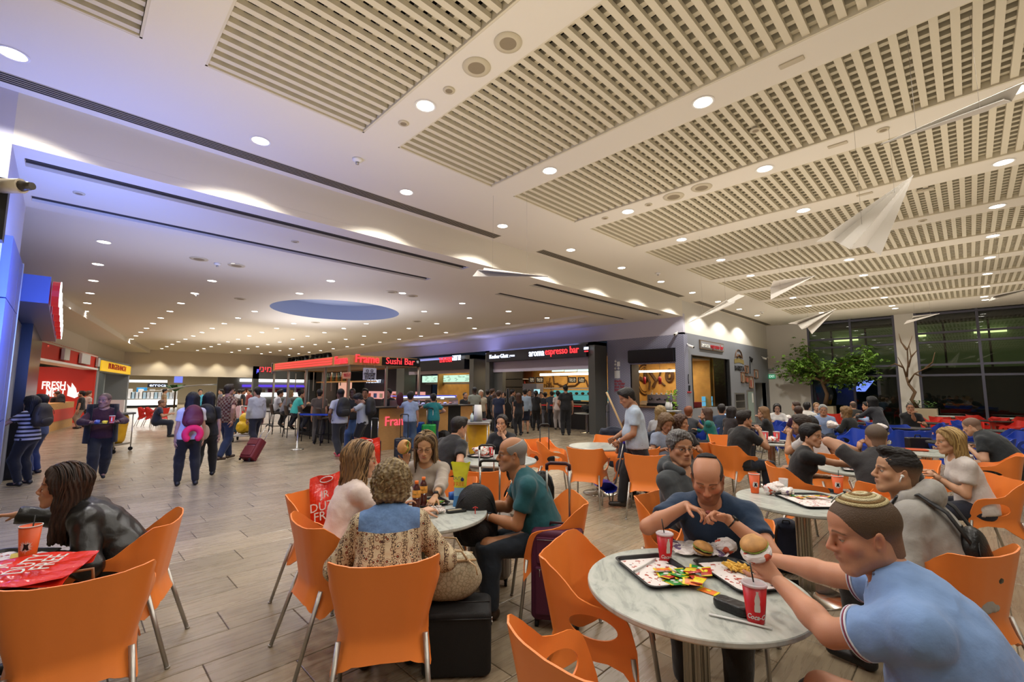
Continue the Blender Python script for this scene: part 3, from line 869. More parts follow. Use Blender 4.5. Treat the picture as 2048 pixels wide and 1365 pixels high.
# clothes materials
def cloth(col,name=None,rough=.85,bump=.5,var=.03,stretch=(1,1,1)):
 return mat(name or 'cloth_'+col.strip('#'),col,rough,bump=bump,scale=24,var=var,det=6,sheen=.15,stretch=stretch)
LODH={0:(.0095,.0028,.0042,.011),1:(.016,.0055,.0075,.018),2:(.023,.011,.013,.026)}
def person(label,loc,rz,h=1.75,pose='stand',lod=1,fem=False,w=1.0,skin='#b98a6c',hair=('short','#2a1d15'),top=None,sleeve='short',bottom='#1c2230',blen='long',shoes='#17171a',lean=0,side=0,twist=0,head=(0,0,0),rh=None,lh=None,rhd=None,lhd=None,rpn=None,lpn=None,rc=.35,lc=.35,rcurl=None,lcurl=None,ra=None,la=None,rk=None,lk=None,rfoot=0,lfoot=0,belly=0,beard=0,beardc='#3a2a20',lid=0.5,mouth=0,gaze=(0,0),iris='#3b2a1c',glasses=None,brow=None,lips=None,group=None,seat=.45,neckv=0,hem=None,loose=0,rpole=None,lpole=None,shirt_tail=.075,hood=None,noleg=False,flush=.35,strand=None,watch=None,toph=None,cat='person',sleeve_end=None,name='person',hairy=None,headfwd=0):
 s=h/1.75;hb,hh,hr,hc=LODH[lod];hx=0 if not fem else 1
 ww=w*(.93 if fem else 1.0)
 D=math.radians
 l=D(lean)
 Hc=V((0,0,.93*s))if pose=='stand' else V((0,0,seat+.078*s))
 sd=D(side)
 def dr(a,b=1):return V((math.sin(sd)*b,math.sin(a)*math.cos(sd*b),math.cos(a)*math.cos(sd*b))).normalized()
 d1,d2,d3=dr(l*.55,.5),dr(l),dr(l*1.3)
 Wc=Hc+d1*.16*s;Cc=Wc+d2*.17*s;Nb=Cc+d3*.165*s
 tw=D(twist);Rv=V((math.cos(tw),math.sin(tw),0));Rv=(Rv-d3*Rv.dot(d3)).normalized();Fv=d3.cross(Rv)
 F2=d2.cross(V((math.cos(tw*.6),math.sin(tw*.6),0))).normalized()
 sw=(.150 if fem else .170)*s*(.6+.4*w)
 S={q:Nb-d3*.062*s+Rv*q*sw-Fv*.005 for q in(1,-1)}
 hyaw,hpit,hrol=[D(v)for v in head]
 HR=(Matrix.Rotation(hyaw,3,'Z')@Matrix.Rotation(hpit,3,'X')@Matrix.Rotation(hrol,3,'Y'))
 nl=l*.9+D(headfwd)-.15*hpit
 dn=V((math.sin(sd)*.7,math.sin(nl),math.cos(nl))).normalized()
 hs=.98+.07*s if not fem else .94+.07*s
 Ho=Nb+dn*.172*s+V((0,.012,0))
 HT=Matrix.Translation(Ho)@HR.to_4x4()@Matrix.Scale(hs,4)
 neck=HT@V((0,-.030,-.085))
 l1,l2=.285*s,.255*s
 tg={}
 if pose=='stand':dt={q:V((q*(sw+.05),.03+math.sin(l)*.2,Nb.z-.60*s))for q in(1,-1)}
 else:dt={q:V((q*.17,.36,.77))for q in(1,-1)}
 A={}
 for q,t,pole in((1,rh,rpole),(-1,lh,lpole)):
  t=V(t)if t is not None else dt[q]
  pole=V(pole)if pole is not None else V((q*.5,-.7,-.5 if pose!='stand' else-.05))
  e,wr=ik(S[q],t,l1,l2,pole);A[q]=(e,wr)
 ft={}
 L1,L2=.43*s,.42*s
 for q,t,pole,fyaw in((1,ra,rk,rfoot),(-1,la,lk,lfoot)):
  hp=Hc+V((q*.088*s*(.85+.15*w),0,-.02*s if pose=='stand' else-.01))
  if t is None:t=V((q*.105*s,0,.085))if pose=='stand' else V((q*.13,L1-.02,.085))
  pole=V(pole)if pole is not None else(V((q*.05,1,0))if pose=='stand' else V((q*.08,.8,1)))
  kn,an=ik(hp,t,L1,L2,pole);fd=V((math.sin(-D(fyaw)),math.cos(D(fyaw)),0));ft[q]=(hp,kn,an,fd)
 body=SDF();k=.03
 bw=ww*s
 ax=V((0,1,0))
 body.ell(Hc+V((0,-.012,.0)),(.155*bw*(1.04 if fem else 1),.112*bw,.115*s),.05)
 body.cone(Hc+d1*.03,Wc,.145*bw,(.118 if fem else .132)*bw,.05,sq=((0,1,0),.74))
 body.cone(Wc,Cc,(.118 if fem else .132)*bw,(.138 if fem else .155)*bw,.05,sq=(tuple(F2),.74))
 body.cone(Cc,Nb-d3*.06*s,(.138 if fem else .155)*bw,.115*bw,.05,sq=(tuple(Fv),.70))
 if belly:body.ell(Wc+d1*-.02+V((0,.045+.03*belly,0)),(.14*bw,.10*bw*(1+belly*.4),.13*s),.06)
 if fem:
  for q in(1,-1):body.ell(Cc+d2*.0+Rv*q*.068*s+Fv*.082*s,(.058*s,.05*s,.058*s),.03)
 for q in(1,-1):
  body.cone(Nb-d3*.045*s+Rv*q*.05*s-Fv*.01,S[q],.055*s,(.048 if fem else .056)*s,.04)
  body.cone(Nb-d3*.005,S[q]+d3*.005,.034*s,.038*s,.05)
  e,wr=A[q];f=(.86 if fem else 1)*(.55+.45*w)*s
  body.cone(S[q],e,.052*f,.040*f,.03);body.cone(e,e+(wr-e)*.35,.040*f,.041*f,.02);body.cone(e+(wr-e)*.3,wr,.041*f,.0265*f,.02)
  hp,kn,an,fd=ft[q];f=(.6+.4*w)*s
  body.cone(hp,kn,.086*f,.056*f,.05);body.cone(kn,kn+(an-kn)*.35-fd*.015,.054*f,.054*f,.03);body.cone(kn+(an-kn)*.3-fd*.012,an,.053*f,.036*f,.03)
  body.cone(an-V((0,0,.03)),an+fd*.14*s-V((0,0,.05)),.034,.026,.02)
 body.cone(Nb-d3*.04,neck,(.050 if fem else .062)*s*(.6+.4*w),(.046 if fem else .055)*hs,.03)
 acc=Acc()
 Vv,F=body.mesh(hb)
 Vv=smooth(Vv,F,1,.5);acc.add(Vv,F,srgb(skin))
 Hv,HF=head_mesh(fem,lid,mouth,hh)
 brow=brow if brow is not None else(hair[1]if hair else '#4a3a2a');lips=lips or('#a8604f' if fem else '#9a6a58')
 HC=head_colors(Hv,skin,lips,brow,beard,beardc,flush)
 M3=np.array(HT.to_3x3());t3=np.array(HT.translation)
 acc.add(Hv@M3.T+t3,HF,HC)
 if lod<2:eyeballs(acc,HT,iris,gaze,14 if lod==0 else 8)
 hands={}
 for q,hd,pn,cu,cl in((1,rhd,rpn,rc,rcurl),(-1,lhd,lpn,lc,lcurl)):
  e,wr=A[q];d=V(hd).normalized()if hd is not None else(wr-e).normalized()
  if pn is None:pn=V((-q,0,-.2))if pose=='stand' else V((-q*.25,0,-1))
  parts=hand_parts(wr+d*.004,d,V(pn),q,cu,(.92 if fem else 1)*s*.98,curls=cl)
  hands[q]=(wr,d,parts)
  if lod==0:
   g=SDF()
   g.cone(e+(wr-e)*.72,wr,.030*(.86 if fem else 1)*s,.0255*(.86 if fem else 1)*s,.01)
   for i,(a,b,r0,r1)in enumerate(parts):g.cone(a,b,r0*(.88 if fem else 1),r1*(.88 if fem else 1),.012 if i<4 else(.0035 if i<16 else .006))
   hv,hf=g.mesh(.0027);hv=smooth(hv,hf,1,.4);C=np.tile(srgb(skin),(len(hv),1));tips=np.array([tuple(parts[i][1])for i in(6,9,12,15,18)])
   dd=np.min(np.linalg.norm(hv[:,None]-tips[None],axis=2),1);C=mixc(C,srgb(skin)*np.array((1.1,.82,.78)),np.clip(1-dd/.018,0,1)*.5)
   acc.add(hv,hf,C)
  else:
   m=MB();n=6 if lod==1 else 4
   for(a,b,r0,r1)in parts[:4]:m.tube([a,b],[r0*1.25,r1*1.2],n)
   for j in range(5):
    sg=parts[4+3*j:7+3*j];m.tube([sg[0][0]]+[x[1]for x in sg],[sg[0][2],sg[1][2],sg[2][2],sg[2][3]*.7],n)
   m.tube([e+(wr-e)*.85,wr,wr+d*.03],[.026*s,.027*s,.024*s],n)
   acc.addmb(m,srgb(skin))
 root=acc.build(name,skinm if lod<2 else skinf)
 root.location=loc;root.rotation_euler=(0,0,rz);tag(root,label,cat,group)
 def child(nm,sdf,h_,m,clips=(),amp=0,fr=30,col=None,sm=1,seed=0):
  Vv,F=sdf.mesh(h_,clips)
  if len(Vv)==0:return None
  if sm:Vv=smooth(Vv,F,sm,.5)
  if amp:
   N=normals(Vv,F);n=wob(Vv,fr,seed)+.6*wob(Vv*np.array((1.6,1.6,.8)),fr*1.9,seed+2);ridge=(1-np.abs(n))*1.4-.7
   Vv=Vv+N*(amp*ridge)[:,None]
  me=bpy.data.meshes.new(nm);me.from_pydata(Vv.tolist(),[],F.tolist());me.materials.append(m);me.polygons.foreach_set('use_smooth',[True]*len(me.polygons))
  return link(nm,me,root)
 tr=SDF();g=(.010,.013,.017)[lod]+.004*(not fem)
 tr.ell(Hc+V((0,-.012,.0)),(.155*bw*(1.04 if fem else 1)+g,.112*bw+g,.115*s+g),.05)
 tr.cone(Hc+d1*.0,Hc+d1*.09*s,.145*bw+g,.135*bw+g,.04,sq=((0,1,0),.76))
 for q in(1,-1):
  hp,kn,an,fd=ft[q];f=(.6+.4*w)*s
  lo=.012 if not fem else 0
  if blen=='long':
   dk=(an-kn).normalized()
   tr.cone(hp,kn,.088*f+g,.062*f+g+lo*.6,.05);tr.ell(kn+fd*.0-(an-kn)*.02,(.064*f+g,)*3,.03);tr.cone(kn-fd*.006,kn+(an-kn)*.36-fd*.018,.058*f+g,.057*f+g,.03);tr.cone(kn+(an-kn)*.3-fd*.014,an-dk*.03,.055*f+g,.046*s+.004,.03);tr.cone(kn,an-dk*.01,.058*f+g+lo*.5,(.050+lo)*s+.004,.03,clip=[(an+dk*.015,dk)])
  else:
   dk=(kn-hp).normalized();c=kn-dk*.02;tr.cone(hp,kn,.095*f+g,.080*f+g,.05,clip=[(c,dk)])
 topz=Hc+d1*.10*s
 bm=bottom if not isinstance(bottom,str)else cloth(bottom)
 child('trousers' if blen=='long' else 'shorts',tr,hc,bm,clips=[(topz,d1)],amp=.003 if lod<2 else 0,fr=26)
 for q in(1,-1):
  hp,kn,an,fd=ft[q];sh=SDF();zz=an.z-.085
  a0=V((an.x,an.y,zz+.045))-fd*.035;dz=V((0,0,0))
  pit=0
  if an.z>.12:pit=min(.8,(an.z-.085)*3.0)
  down=V((0,0,-1))*math.sin(pit)+fd*math.cos(pit);
  a0=an-V((0,0,.042))-down*.03;tip=a0+down*.19*s
  fl=[((0,0,max(0.002,0)),(0,0,-1))]
  sh.cone(a0,tip,.040*s,.034*s,.02,sq=((0,0,1),.95));sh.cone(a0,an,.038*s,.036*s,.02)
  if lod==2:
   m=MB();m.tube([a0-down*.03,a0+down*.03,tip,tip+down*.03],[.03,.04,.036,.015],6);m.build('shoe',mat('shoe_'+shoes.strip('#'),shoes,.5),root)
  else:child('shoe',sh,.008 if lod==0 else .012,mat('shoe_'+shoes.strip('#'),shoes,.5,bump=.1,scale=80),clips=[(V((0,0,.003)),V((0,0,-1)))],sm=1)
 if top is not None:
  g=(.011,.013,.016)[lod]+loose;st=SDF()
  tm=top if not isinstance(top,str)else cloth(top)
  tail=Hc-d1*(shirt_tail*s)if pose=='stand' else Hc-d1*.03*s-V((0,0,.015))
  if pose=='stand' and hem:tail=Hc-d1*hem*s
  gl=g+.008+loose
  st.cone(tail-d1*.02,Hc+d1*.05*s,.178*bw+gl,.165*bw+gl,.04,sq=((0,1,0),.76));st.cone(Hc+d1*.03*s,Wc,.165*bw+gl,(.124 if fem else .138)*bw+gl,.05,sq=((0,1,0),.77))
  st.cone(Wc,Cc,(.120 if fem else .137)*bw+gl,(.138 if fem else .156)*bw+g,.05,sq=(tuple(F2),.76))
  st.cone(Cc,Nb-d3*.06*s,(.138 if fem else .156)*bw+g,.115*bw+g,.05,sq=(tuple(Fv),.72))
  if belly:st.ell(Wc+d1*-.02+V((0,.045+.03*belly,0)),(.14*bw+g,.10*bw*(1+belly*.4)+g,.13*s+g),.06)
  if fem:
   for q in(1,-1):st.ell(Cc+Rv*q*.068*s+Fv*.082*s,(.058*s+g,.05*s+g,.058*s+g),.04)
  for q in(1,-1):
   st.cone(Nb-d3*.055*s+Rv*q*.05*s-Fv*.01,S[q],.055*s+g*.8,(.044 if fem else .052)*s+g*.8,.04)
   st.cone(Nb-d3*.015,S[q]+d3*.005,.034*s+g*.4,.038*s+g*.7,.05)
   e,wr=A[q];f=(.86 if fem else 1)*(.55+.45*w)*s
   if sleeve=='short':
    fr_=sleeve_end or .62;c=S[q]+(e-S[q])*fr_;dd=(e-S[q]).normalized()
    st.cone(S[q],c+dd*.02,.050*f+g,.048*f+g+.006,.03,clip=[(c,dd)])
   elif sleeve=='long':
    dd=(wr-e).normalized();c=wr-dd*.01
    st.cone(S[q],e,.050*f+g,.043*f+g+.002,.03);st.cone(e,c+dd*.02,.045*f+g+.003,.029*f+g+.002,.03,clip=[(c,dd)])
   elif sleeve=='three':
    dd=(wr-e).normalized();c=e+dd*.12
    st.cone(S[q],e,.055*f+g,.045*f+g+.003,.03);st.cone(e,c+dd*.02,.045*f+g+.003,.040*f+g+.004,.03,clip=[(c,dd)])
  nr=.066+.012*neckv
  st.ell(Nb+Fv*(.03+.02*neckv)+d3*.035,(nr,nr*(1+.3*neckv),.060+.03*neckv),.008,sub=True)
  cl=[(tail,-d1)]
  child('shirt',st,hc,tm,clips=cl,amp=(.0055 if lod==0 else .0045)if lod<2 else 0,fr=22,seed=h*3)
  if hood:
   hd=SDF();c0=Nb-Fv*.055+d3*.03
   pts=[Nb+Rv*.085*s+Fv*.06,Nb+Rv*.115*s-Fv*.02+d3*.03,Nb-Fv*.105+d3*.045,Nb-Rv*.115*s-Fv*.02+d3*.03,Nb-Rv*.085*s+Fv*.06]
   for a,b in zip(pts[:-1],pts[1:]):hd.cone(a,b,.036,.036,.03)
   hd.ell(c0-Fv*.06-d3*.02,(.11,.055,.085),.05)
   child('hood',hd,hc,hood,amp=.004,fr=40)
 if hair:
  stl,hcol=hair[0],hair[1];hv,hf,th=hair_mesh(stl,hr)
  a=Acc();C=np.tile(srgb(hcol),(len(hv),1))*(1+(.22 if stl in('long','longer','bob','pony','bun')else .05)*np.sin(th*47+hv[:,2]*60))[:,None]
  if stl=='fade':C=mixc(C,srgb(skin)*.5+srgb(hcol)*.3,np.clip((.045-hv[:,2])/.05,0,1)*.9)
  if stl=='buzz':C=mixc(C,srgb(skin)*.55+srgb(hcol)*.25,np.clip((.02-hv[:,2])/.05,0,1)*.6)
  if len(hair)>2:C=mixc(C,srgb(hair[2]),np.clip(.5+.5*np.sin(th*29+3*np.sin(hv[:,2]*25)),0,1)*.6)
  a.add(hv@M3.T+t3,hf,C)
  if strand:
   sa=strands(HT,*strand);a.V+=sa.V;a.C+=sa.C;o_=a.n;a.F+=[tuple(i+o_ for i in f)for f in sa.F];a.n+=sa.n
  a.build('hair',hairm,root)
 if glasses:
  m=MB();lw=.0013
  for q in(-1,1):
   ring=[HT@V((q*.033+.023*math.cos(t*PI/8),.096-.05*abs(.023*math.cos(t*PI/8)),-.002+.016*math.sin(t*PI/8)))for t in range(17)]
   m.tube(ring,lw,4);m.tube([HT@V((q*.055,.092,.004)),HT@V((q*.079,.05,.006)),HT@V((q*.084,-.005,.006)),HT@V((q*.083,-.02,-.012))],lw,4)
  m.tube([HT@V((-.011,.098,.001)),HT@V((0,.104,.003)),HT@V((.011,.098,.001))],lw,4)
  m.build('glasses',mat('specs_'+glasses.strip('#'),glasses,.3),root)
 if watch:
  q,c1,c2=watch;e,wr=A[q];d=(wr-e).normalized();c=wr-d*.025;m=MB()
  n=d.orthogonal().normalized();r=(.0275 if not fem else .025)*s*1.06
  b=d.cross(n);ring=[c+(n*math.cos(t*PI/10)+b*math.sin(t*PI/10))*r for t in range(21)]
  m.tube(ring,.008,6,flat=(.3,1));
  m.build('watch_strap',mat('strap_'+c1.strip('#'),c1,.35,.6 if c1>'#8' else 0),root)
  pn_=V((0,0,1));pn_=(pn_-d*pn_.dot(d)).normalized();T=Matrix.Translation(c+pn_*(r+.002))@pn_.to_track_quat('Z','Y').to_matrix().to_4x4()
  m=MB();m.lathe([(.019,-.004),(.020,0),(.017,.004),(.0001,.0045)],18,T=T);m.build('watch_case',mat('case_'+c2.strip('#'),c2,.25,.3),root)
 root['_j']=0;del root['_j']
 root_info=dict(HT=HT,A=A,hands=hands,ft=ft,Nb=Nb,Cc=Cc,Wc=Wc,Hc=Hc,S=S,Rv=Rv,Fv=Fv,d3=d3,W=Matrix.Translation(loc)@Matrix.Rotation(rz,4,'Z'))
 return root,root_info
def face_to(a,b):
 """heading (rz) so that +Y of a thing at a points to b"""
 return math.atan2(-(b[0]-a[0]),b[1]-a[1])
# furniture and props
def hd(dx,dy):return math.atan2(-dx,dy)
def eval_mesh(o,name):
 dg=bpy.context.evaluated_depsgraph_get();me=bpy.data.meshes.new_from_object(o.evaluated_get(dg));me.name=name
 bpy.data.objects.remove(o);return me
def lerp_tab(tab,x):
 for(a,fa),(b,fb)in zip(tab[:-1],tab[1:]):
  if x<=b:return fa+(fb-fa)*((x-a)/(b-a))
 return tab[-1][1]
def chair_shell(m):
 Ht=[(0,.800),(.22,.806),(.30,.822),(.335,.818),(.40,.765),(.48,.715),(.56,.678),(.66,.660),(.82,.652),(.90,.632),(.955,.575),(1,.470)]
 Bt=[(0,.350),(.22,.345),(.30,.320),(.37,.285),(.44,.325),(.55,.385),(.75,.392),(.86,.375),(.93,.330),(1,.300)]
 def plan(t):
  q=1 if t>=0 else-1;u=abs(t)
  P=[(0,(0,-.215)),(.18,(.105,-.212)),(.28,(.165,-.195)),(.36,(.198,-.150)),(.45,(.212,-.085)),(.60,(.222,.0)),(.80,(.228,.12)),(.92,(.226,.195)),(1,(.218,.225))]
  for(a,pa),(b,pb)in zip(P[:-1],P[1:]):
   if u<=b:k=(u-a)/(b-a);return V((q*(pa[0]+(pb[0]-pa[0])*k),pa[1]+(pb[1]-pa[1])*k,0))
  return V((q*P[-1][1][0],P[-1][1][1],0))
 nT=72;ts=[-1+2*i/nT for i in range(nT+1)]
 rows=[]
 vv=[0,.35,.7,1]
 for j in range(4+12):
  row=[]
  for t in ts:
   p=plan(t);d=(plan(min(1,t+.02))-plan(max(-1,t-.02))).normalized();nrm=V((-d.y,d.x,0));
   if nrm.dot(p)<0:nrm=-nrm
   if abs(t)>.9:nrm=V((math.copysign(1,t),0,0))
   H,B=lerp_tab(Ht,abs(t)),lerp_tab(Bt,abs(t))
   if j<4:
    z=B+(.445-B)*vv[j];k=(.445-z)/.12
    q=p+nrm*.022*k*k+V((0,(-.022 if p.y<0 else .008)*k,0))
   else:
    u=(j-3)/12;z=.445+(max(H,.452)-.445)*u;k=(z-.445)/.36
    side=min(1,max(0,(abs(t)-.3)/.2))
    q=p+nrm*(.062*k*(1-side)+side*(.060*min(1,k*1.7)))+V((math.copysign(.030*max(0,1-abs(abs(t)-.31)/.12)*k,t),0,0))
   row.append((q.x,q.y,z))
  rows.append(row)
 g=MB();g.grid(rows)
 sr=[]
 for j in range(15):
  y=-.212+.44*j/14
  t=0
  hw=lerp_tab([(-.216,.10),(-.205,.145),(-.18,.182),(-.13,.205),(0,.222),(.12,.228),(.23,.224)],y)
  row=[]
  for i in range(13):
   x=hw*(-1+2*i/12);z=.445-.014*(1-(x/hw)**2)*(1 if y<.12 else 1)+.010*max(0,(y-.02))*2
   if y>.19:z-=((y-.19)/.04)**2*.012
   row.append((x,y,z))
  sr.append(row)
 sr.append([(x,.236,.40)for x,y,z in sr[-1]]);sr.append([(x,.238,.375-.02*(abs(x)/.22)**2)for x,y,z in sr[-1]])
 g.grid(sr)
 o=g.build('shell',m)
 md=o.modifiers.new('s','SOLIDIFY');md.thickness=.008;md.offset=0
 c=MB();pr=[(.028+.118*math.cos(2*PI*i/40),.548+.060*math.sin(2*PI*i/40))for i in range(40)]
 n=40;c.add([(-1,p[0],p[1])for p in pr]+[(1,p[0],p[1])for p in pr],[tuple(range(n))[::-1],tuple(range(n,2*n))]+[(i,(i+1)%n,n+(i+1)%n,n+i)for i in range(n)])
 co_=c.build('cut',m);bm=o.modifiers.new('b','BOOLEAN');bm.object=co_;bm.operation='DIFFERENCE';bm.solver='EXACT'
 me=eval_mesh(o,'shell');bpy.data.objects.remove(co_)
 me.polygons.foreach_set('use_smooth',[True]*len(me.polygons));me.set_sharp_from_angle(angle=math.radians(38));me.update()
 return me
orange=mat('orange_plastic','#f58a3c',.38,spec=.5,bump=.04,scale=300,sss=0)
blueP=mat('blue_plastic','#2243b0',.38)
redP=mat('red_plastic','#c82a20',.38)
shellO=chair_shell(orange)
def recol(me,m):
 k=me.copy();k.materials.clear();k.materials.append(m);return k
shellB,shellR=recol(shellO,blueP),recol(shellO,redP)
lm=MB();lm.tube([(0,0,.0),(0,0,.43)],[.0125,.0135],10)
def leg_mesh(x0,y0,x1,y1,z1=.44):
 m=MB();m.tube([(x0,y0,0),(x1,y1,z1)],[.0115,.0135],10);m.tube([(x0,y0,0),(x0,y0,.012)],.014,8);return m.mesh('leg',alum)
LEGS=[leg_mesh(.245,-.325,.205,-.185),leg_mesh(-.245,-.325,-.205,-.185),leg_mesh(.245,.262,.222,.205),leg_mesh(-.245,.262,-.222,.205)]
def chair(kind,x,y,rz,label,group=None):
 t=thing({'o':'armchair','b':'armchair','r':'armchair'}[kind],label,'chair',(x,y,0),rz,group or{'o':'orange armchairs','b':'blue armchairs','r':'red armchairs'}[kind])
 link('shell',{'o':shellO,'b':shellB,'r':shellR}[kind],t)
 for m in LEGS:link('leg',m,t)
 return t
def marble():
 m,t,b,N,L=nt('white_marble')
 tc=N.new('ShaderNodeTexCoord');n=N.new('ShaderNodeTexNoise');n.inputs['Scale'].default_value=5;n.inputs['Detail'].default_value=9;n.inputs['Distortion'].default_value=1.4;n.inputs['Roughness'].default_value=.6
 oi=N.new('ShaderNodeObjectInfo');va=N.new('ShaderNodeVectorMath');va.operation='ADD';mp=N.new('ShaderNodeMapping');mp.inputs['Scale'].default_value=(1,2.2,1);mp.inputs['Rotation'].default_value=(0,0,.6)
 L.new(tc.outputs['Object'],mp.inputs[0]);L.new(mp.outputs[0],va.inputs[0]);L.new(oi.outputs['Location'],va.inputs[1]);L.new(va.outputs[0],n.inputs[0])
 r=N.new('ShaderNodeValToRGB');e=r.color_ramp.elements;e[0].position=.36;e[0].color=lin('#a3a8a1');e[1].position=.48;e[1].color=lin('#b9bdb5')
 k=e.new(.62);k.color=lin('#c2c5bd');L.new(n.outputs[0],r.inputs[0]);L.new(r.outputs[0],b.inputs['Base Color']);b.inputs['Roughness'].default_value=.22
 return m
marb=marble()
flute=mat('chrome_column','#a9a49a',.25,metal=1)
tt=MB();tt.lathe([(.0001,-.028),(.478,-.028),(.486,-.024),(.49,-.018),(.49,-.004),(.487,0),(.0001,0)],64,smooth=False);top_me=tt.mesh('tabletop',marb)
darkt=mat('dark_tabletop','#1d1a1a',.3)
tb=MB();tb.lathe([(.0001,-.026),(.435,-.026),(.44,-.02),(.44,-.003),(.437,0),(.0001,0)],48,smooth=False);topd_me=tb.mesh('tabletop',darkt)
cl=MB()
n=48;cl.add([(.052*(1+.16*math.cos(8*2*PI*i/n))*math.cos(2*PI*i/n),.052*(1+.16*math.cos(8*2*PI*i/n))*math.sin(2*PI*i/n),z)for z in(.03,.715)for i in range(n)],[(i,(i+1)%n,n+(i+1)%n,n+i)for i in range(n)],0,True)
cl.box(-.14,.14,-.02,.02,.70,.713);cl.box(-.02,.02,-.14,.14,.70,.713);col_me=cl.mesh('column',flute)
bs=MB();bs.lathe([(.0001,0),(.27,0),(.272,.004),(.262,.012),(.08,.026),(.055,.045),(.0001,.045)],48);base_me=bs.mesh('base',mat('chrome_base','#b8b2a8',.18,metal=1))
def table(x,y,label,dark_=False,group='round tables'):
 t=thing('round_table',label,'table',(x,y,0),random.uniform(0,6),group)
 link('tabletop',topd_me if dark_ else top_me,t,(0,0,.74));link('column',col_me,t);link('base',base_me,t);return t
def wrap(o,Rf,fa=0):
 """bend a flat lettering mesh (x across, y up) round a cup of radius Rf(y)"""
 for v in o.data.vertices:
  x,y,z=v.co;r=Rf(y)+max(z,-.0005);a=x/Rf(y)+fa;v.co=(r*math.sin(a),-r*math.cos(a),y)
 o.rotation_euler=(0,0,0);return o
redcup=mat('red_cup','#c41f26',.35);whitecup=mat('paper_white','#d6d5d0',.55);lidm=mat('clear_lid','#dfe3e6',.2,alpha=.55);straw=mat('black_straw','#0a0a0a',.35)
def cup_body(h,r0,r1,m,bandm=None):
 c=MB();c.lathe([(.0001,0),(r0,0),(r0,.004),(r1,h),(r1-.0015,h),(r0-.002,.006),(.0001,.006)],36,smooth=True);return c
BOT=[(0,0),(.0085,0),(.0105,.004),(.010,.022),(.0085,.030),(.0098,.042),(.0075,.056),(.0042,.066),(.0040,.074),(.0048,.076),(0,.076)]
def cola_cup(x,y,z,rz,label,h=.135,lid=True,st=True,group=None):
 t=thing('soda_cup',label,'cup',(x,y,z),hd(x,y)+rz,group);r0,r1=.031*h/.135,.043*h/.135;k=h/.135
 Rf=lambda q:r0+(r1-r0)*q/h+.0006
 cup_body(h,r0,r1,redcup).build('cup',redcup,t)
 poly=[(a*k,b*k)for a,b in BOT];poly=poly+[(-a,b)for a,b in poly[::-1]if a>0]
 m=MB();m.prism(poly,0,.0004);
 o=m.build('bottle_print',whitecup,t);
 for v in o.data.vertices:v.co=(v.co.x-.004*k,v.co.y+.046*k,v.co.z)
 wrap(o,Rf)
 o=text('Coca-Cola',.026*k,whitecup,t,ext=.0003,shear=.35,sx=1,off=.0006)
 for v in o.data.vertices:v.co=(v.co.x*.82+.003,v.co.y+.026*k,v.co.z)
 wrap(o,Rf);o.location=(0,0,0)
 m=MB();rows=[]
 for j in range(15):
  zz=h*j/14;a=.78+.42*math.sin(j/14*2.2);w_=.13*math.sin(PI*(j+.8)/15.6)+.02
  rows.append([(Rf(zz)*math.sin(a+u*w_),-Rf(zz)*math.cos(a+u*w_),zz)for u in(-1,0,1)])
 m.grid(rows);m.build('ribbon_print',whitecup,t)
 m=MB();m.lathe([(r1-.001,h-.003),(r1+.003,h-.002),(r1+.003,h+.005),(r1-.002,h+.008),(r1-.006,h+.005),(.0001,h+.005)]if lid else[(r1-.001,h-.003),(r1+.0015,h-.002),(r1+.0015,h+.001),(r1-.001,h+.001)],32,caps=False)
 m.build('lid' if lid else 'rim',lidm if lid else whitecup,t)
 if st:m=MB();m.tube([(.004,0,.01),(0,.004,h),(-.008,.012,h+.075)],.0028,8);m.build('straw',straw,t)
 return t
def orange_cup(x,y,z,rz,label,h=.15,stw=True,group=None):
 t=thing('paper_cup',label,'cup',(x,y,z),hd(x,y)+rz,group);r0,r1=.032,.045;m1=mat('orange_cup','#dd5a1e',.45,var=.08,scale=20,bump=0)
 Rf=lambda q:r0+(r1-r0)*q/h+.0006
 cup_body(h,r0,r1,m1).build('cup',m1,t)
 R=random.Random(3);m=MB();n=44;m.add([((.030 if i%2 else .018)*R.uniform(.75,1.15)*math.cos(2*PI*i/n),.075+(.032 if i%2 else .020)*R.uniform(.75,1.15)*math.sin(2*PI*i/n),.0003)for i in range(n)],[tuple(range(n))])
 wrap(m.build('splash_print',whitecup,t),Rf)
 m=MB();m.prism([(-.012,.058),(-.004,.06),(.0,.066),(.006,.058),(.013,.06),(.009,.078),(.013,.092),(.0,.088),(-.008,.094),(-.007,.078)],.0004,.0008);wrap(m.build('figure_print',blackm,t),Rf)
 m=MB();m.lathe([(r1-.001,h-.004),(r1+.002,h-.003),(r1+.002,h+.002),(r1-.002,h+.002)],32,caps=False);m.build('rim',whitecup,t)
 if stw:m=MB();m.tube([(0,0,.01),(.012,0,h+.05)],.003,8);m.build('straw',straw,t)
 return t
trayM=mat('tray_black','#121213',.45,bump=.1,scale=400)
def liner_mat():
 if 'liner' in _M:return _M['liner']
 m=paper_print('#a8402c');r=[n for n in m.node_tree.nodes if n.type=='VALTORGB'][0];r.color_ramp.elements[1].position=.63;[n for n in m.node_tree.nodes if n.type=='TEX_NOISE'][0].inputs['Scale'].default_value=34;_M['liner']=m;return m
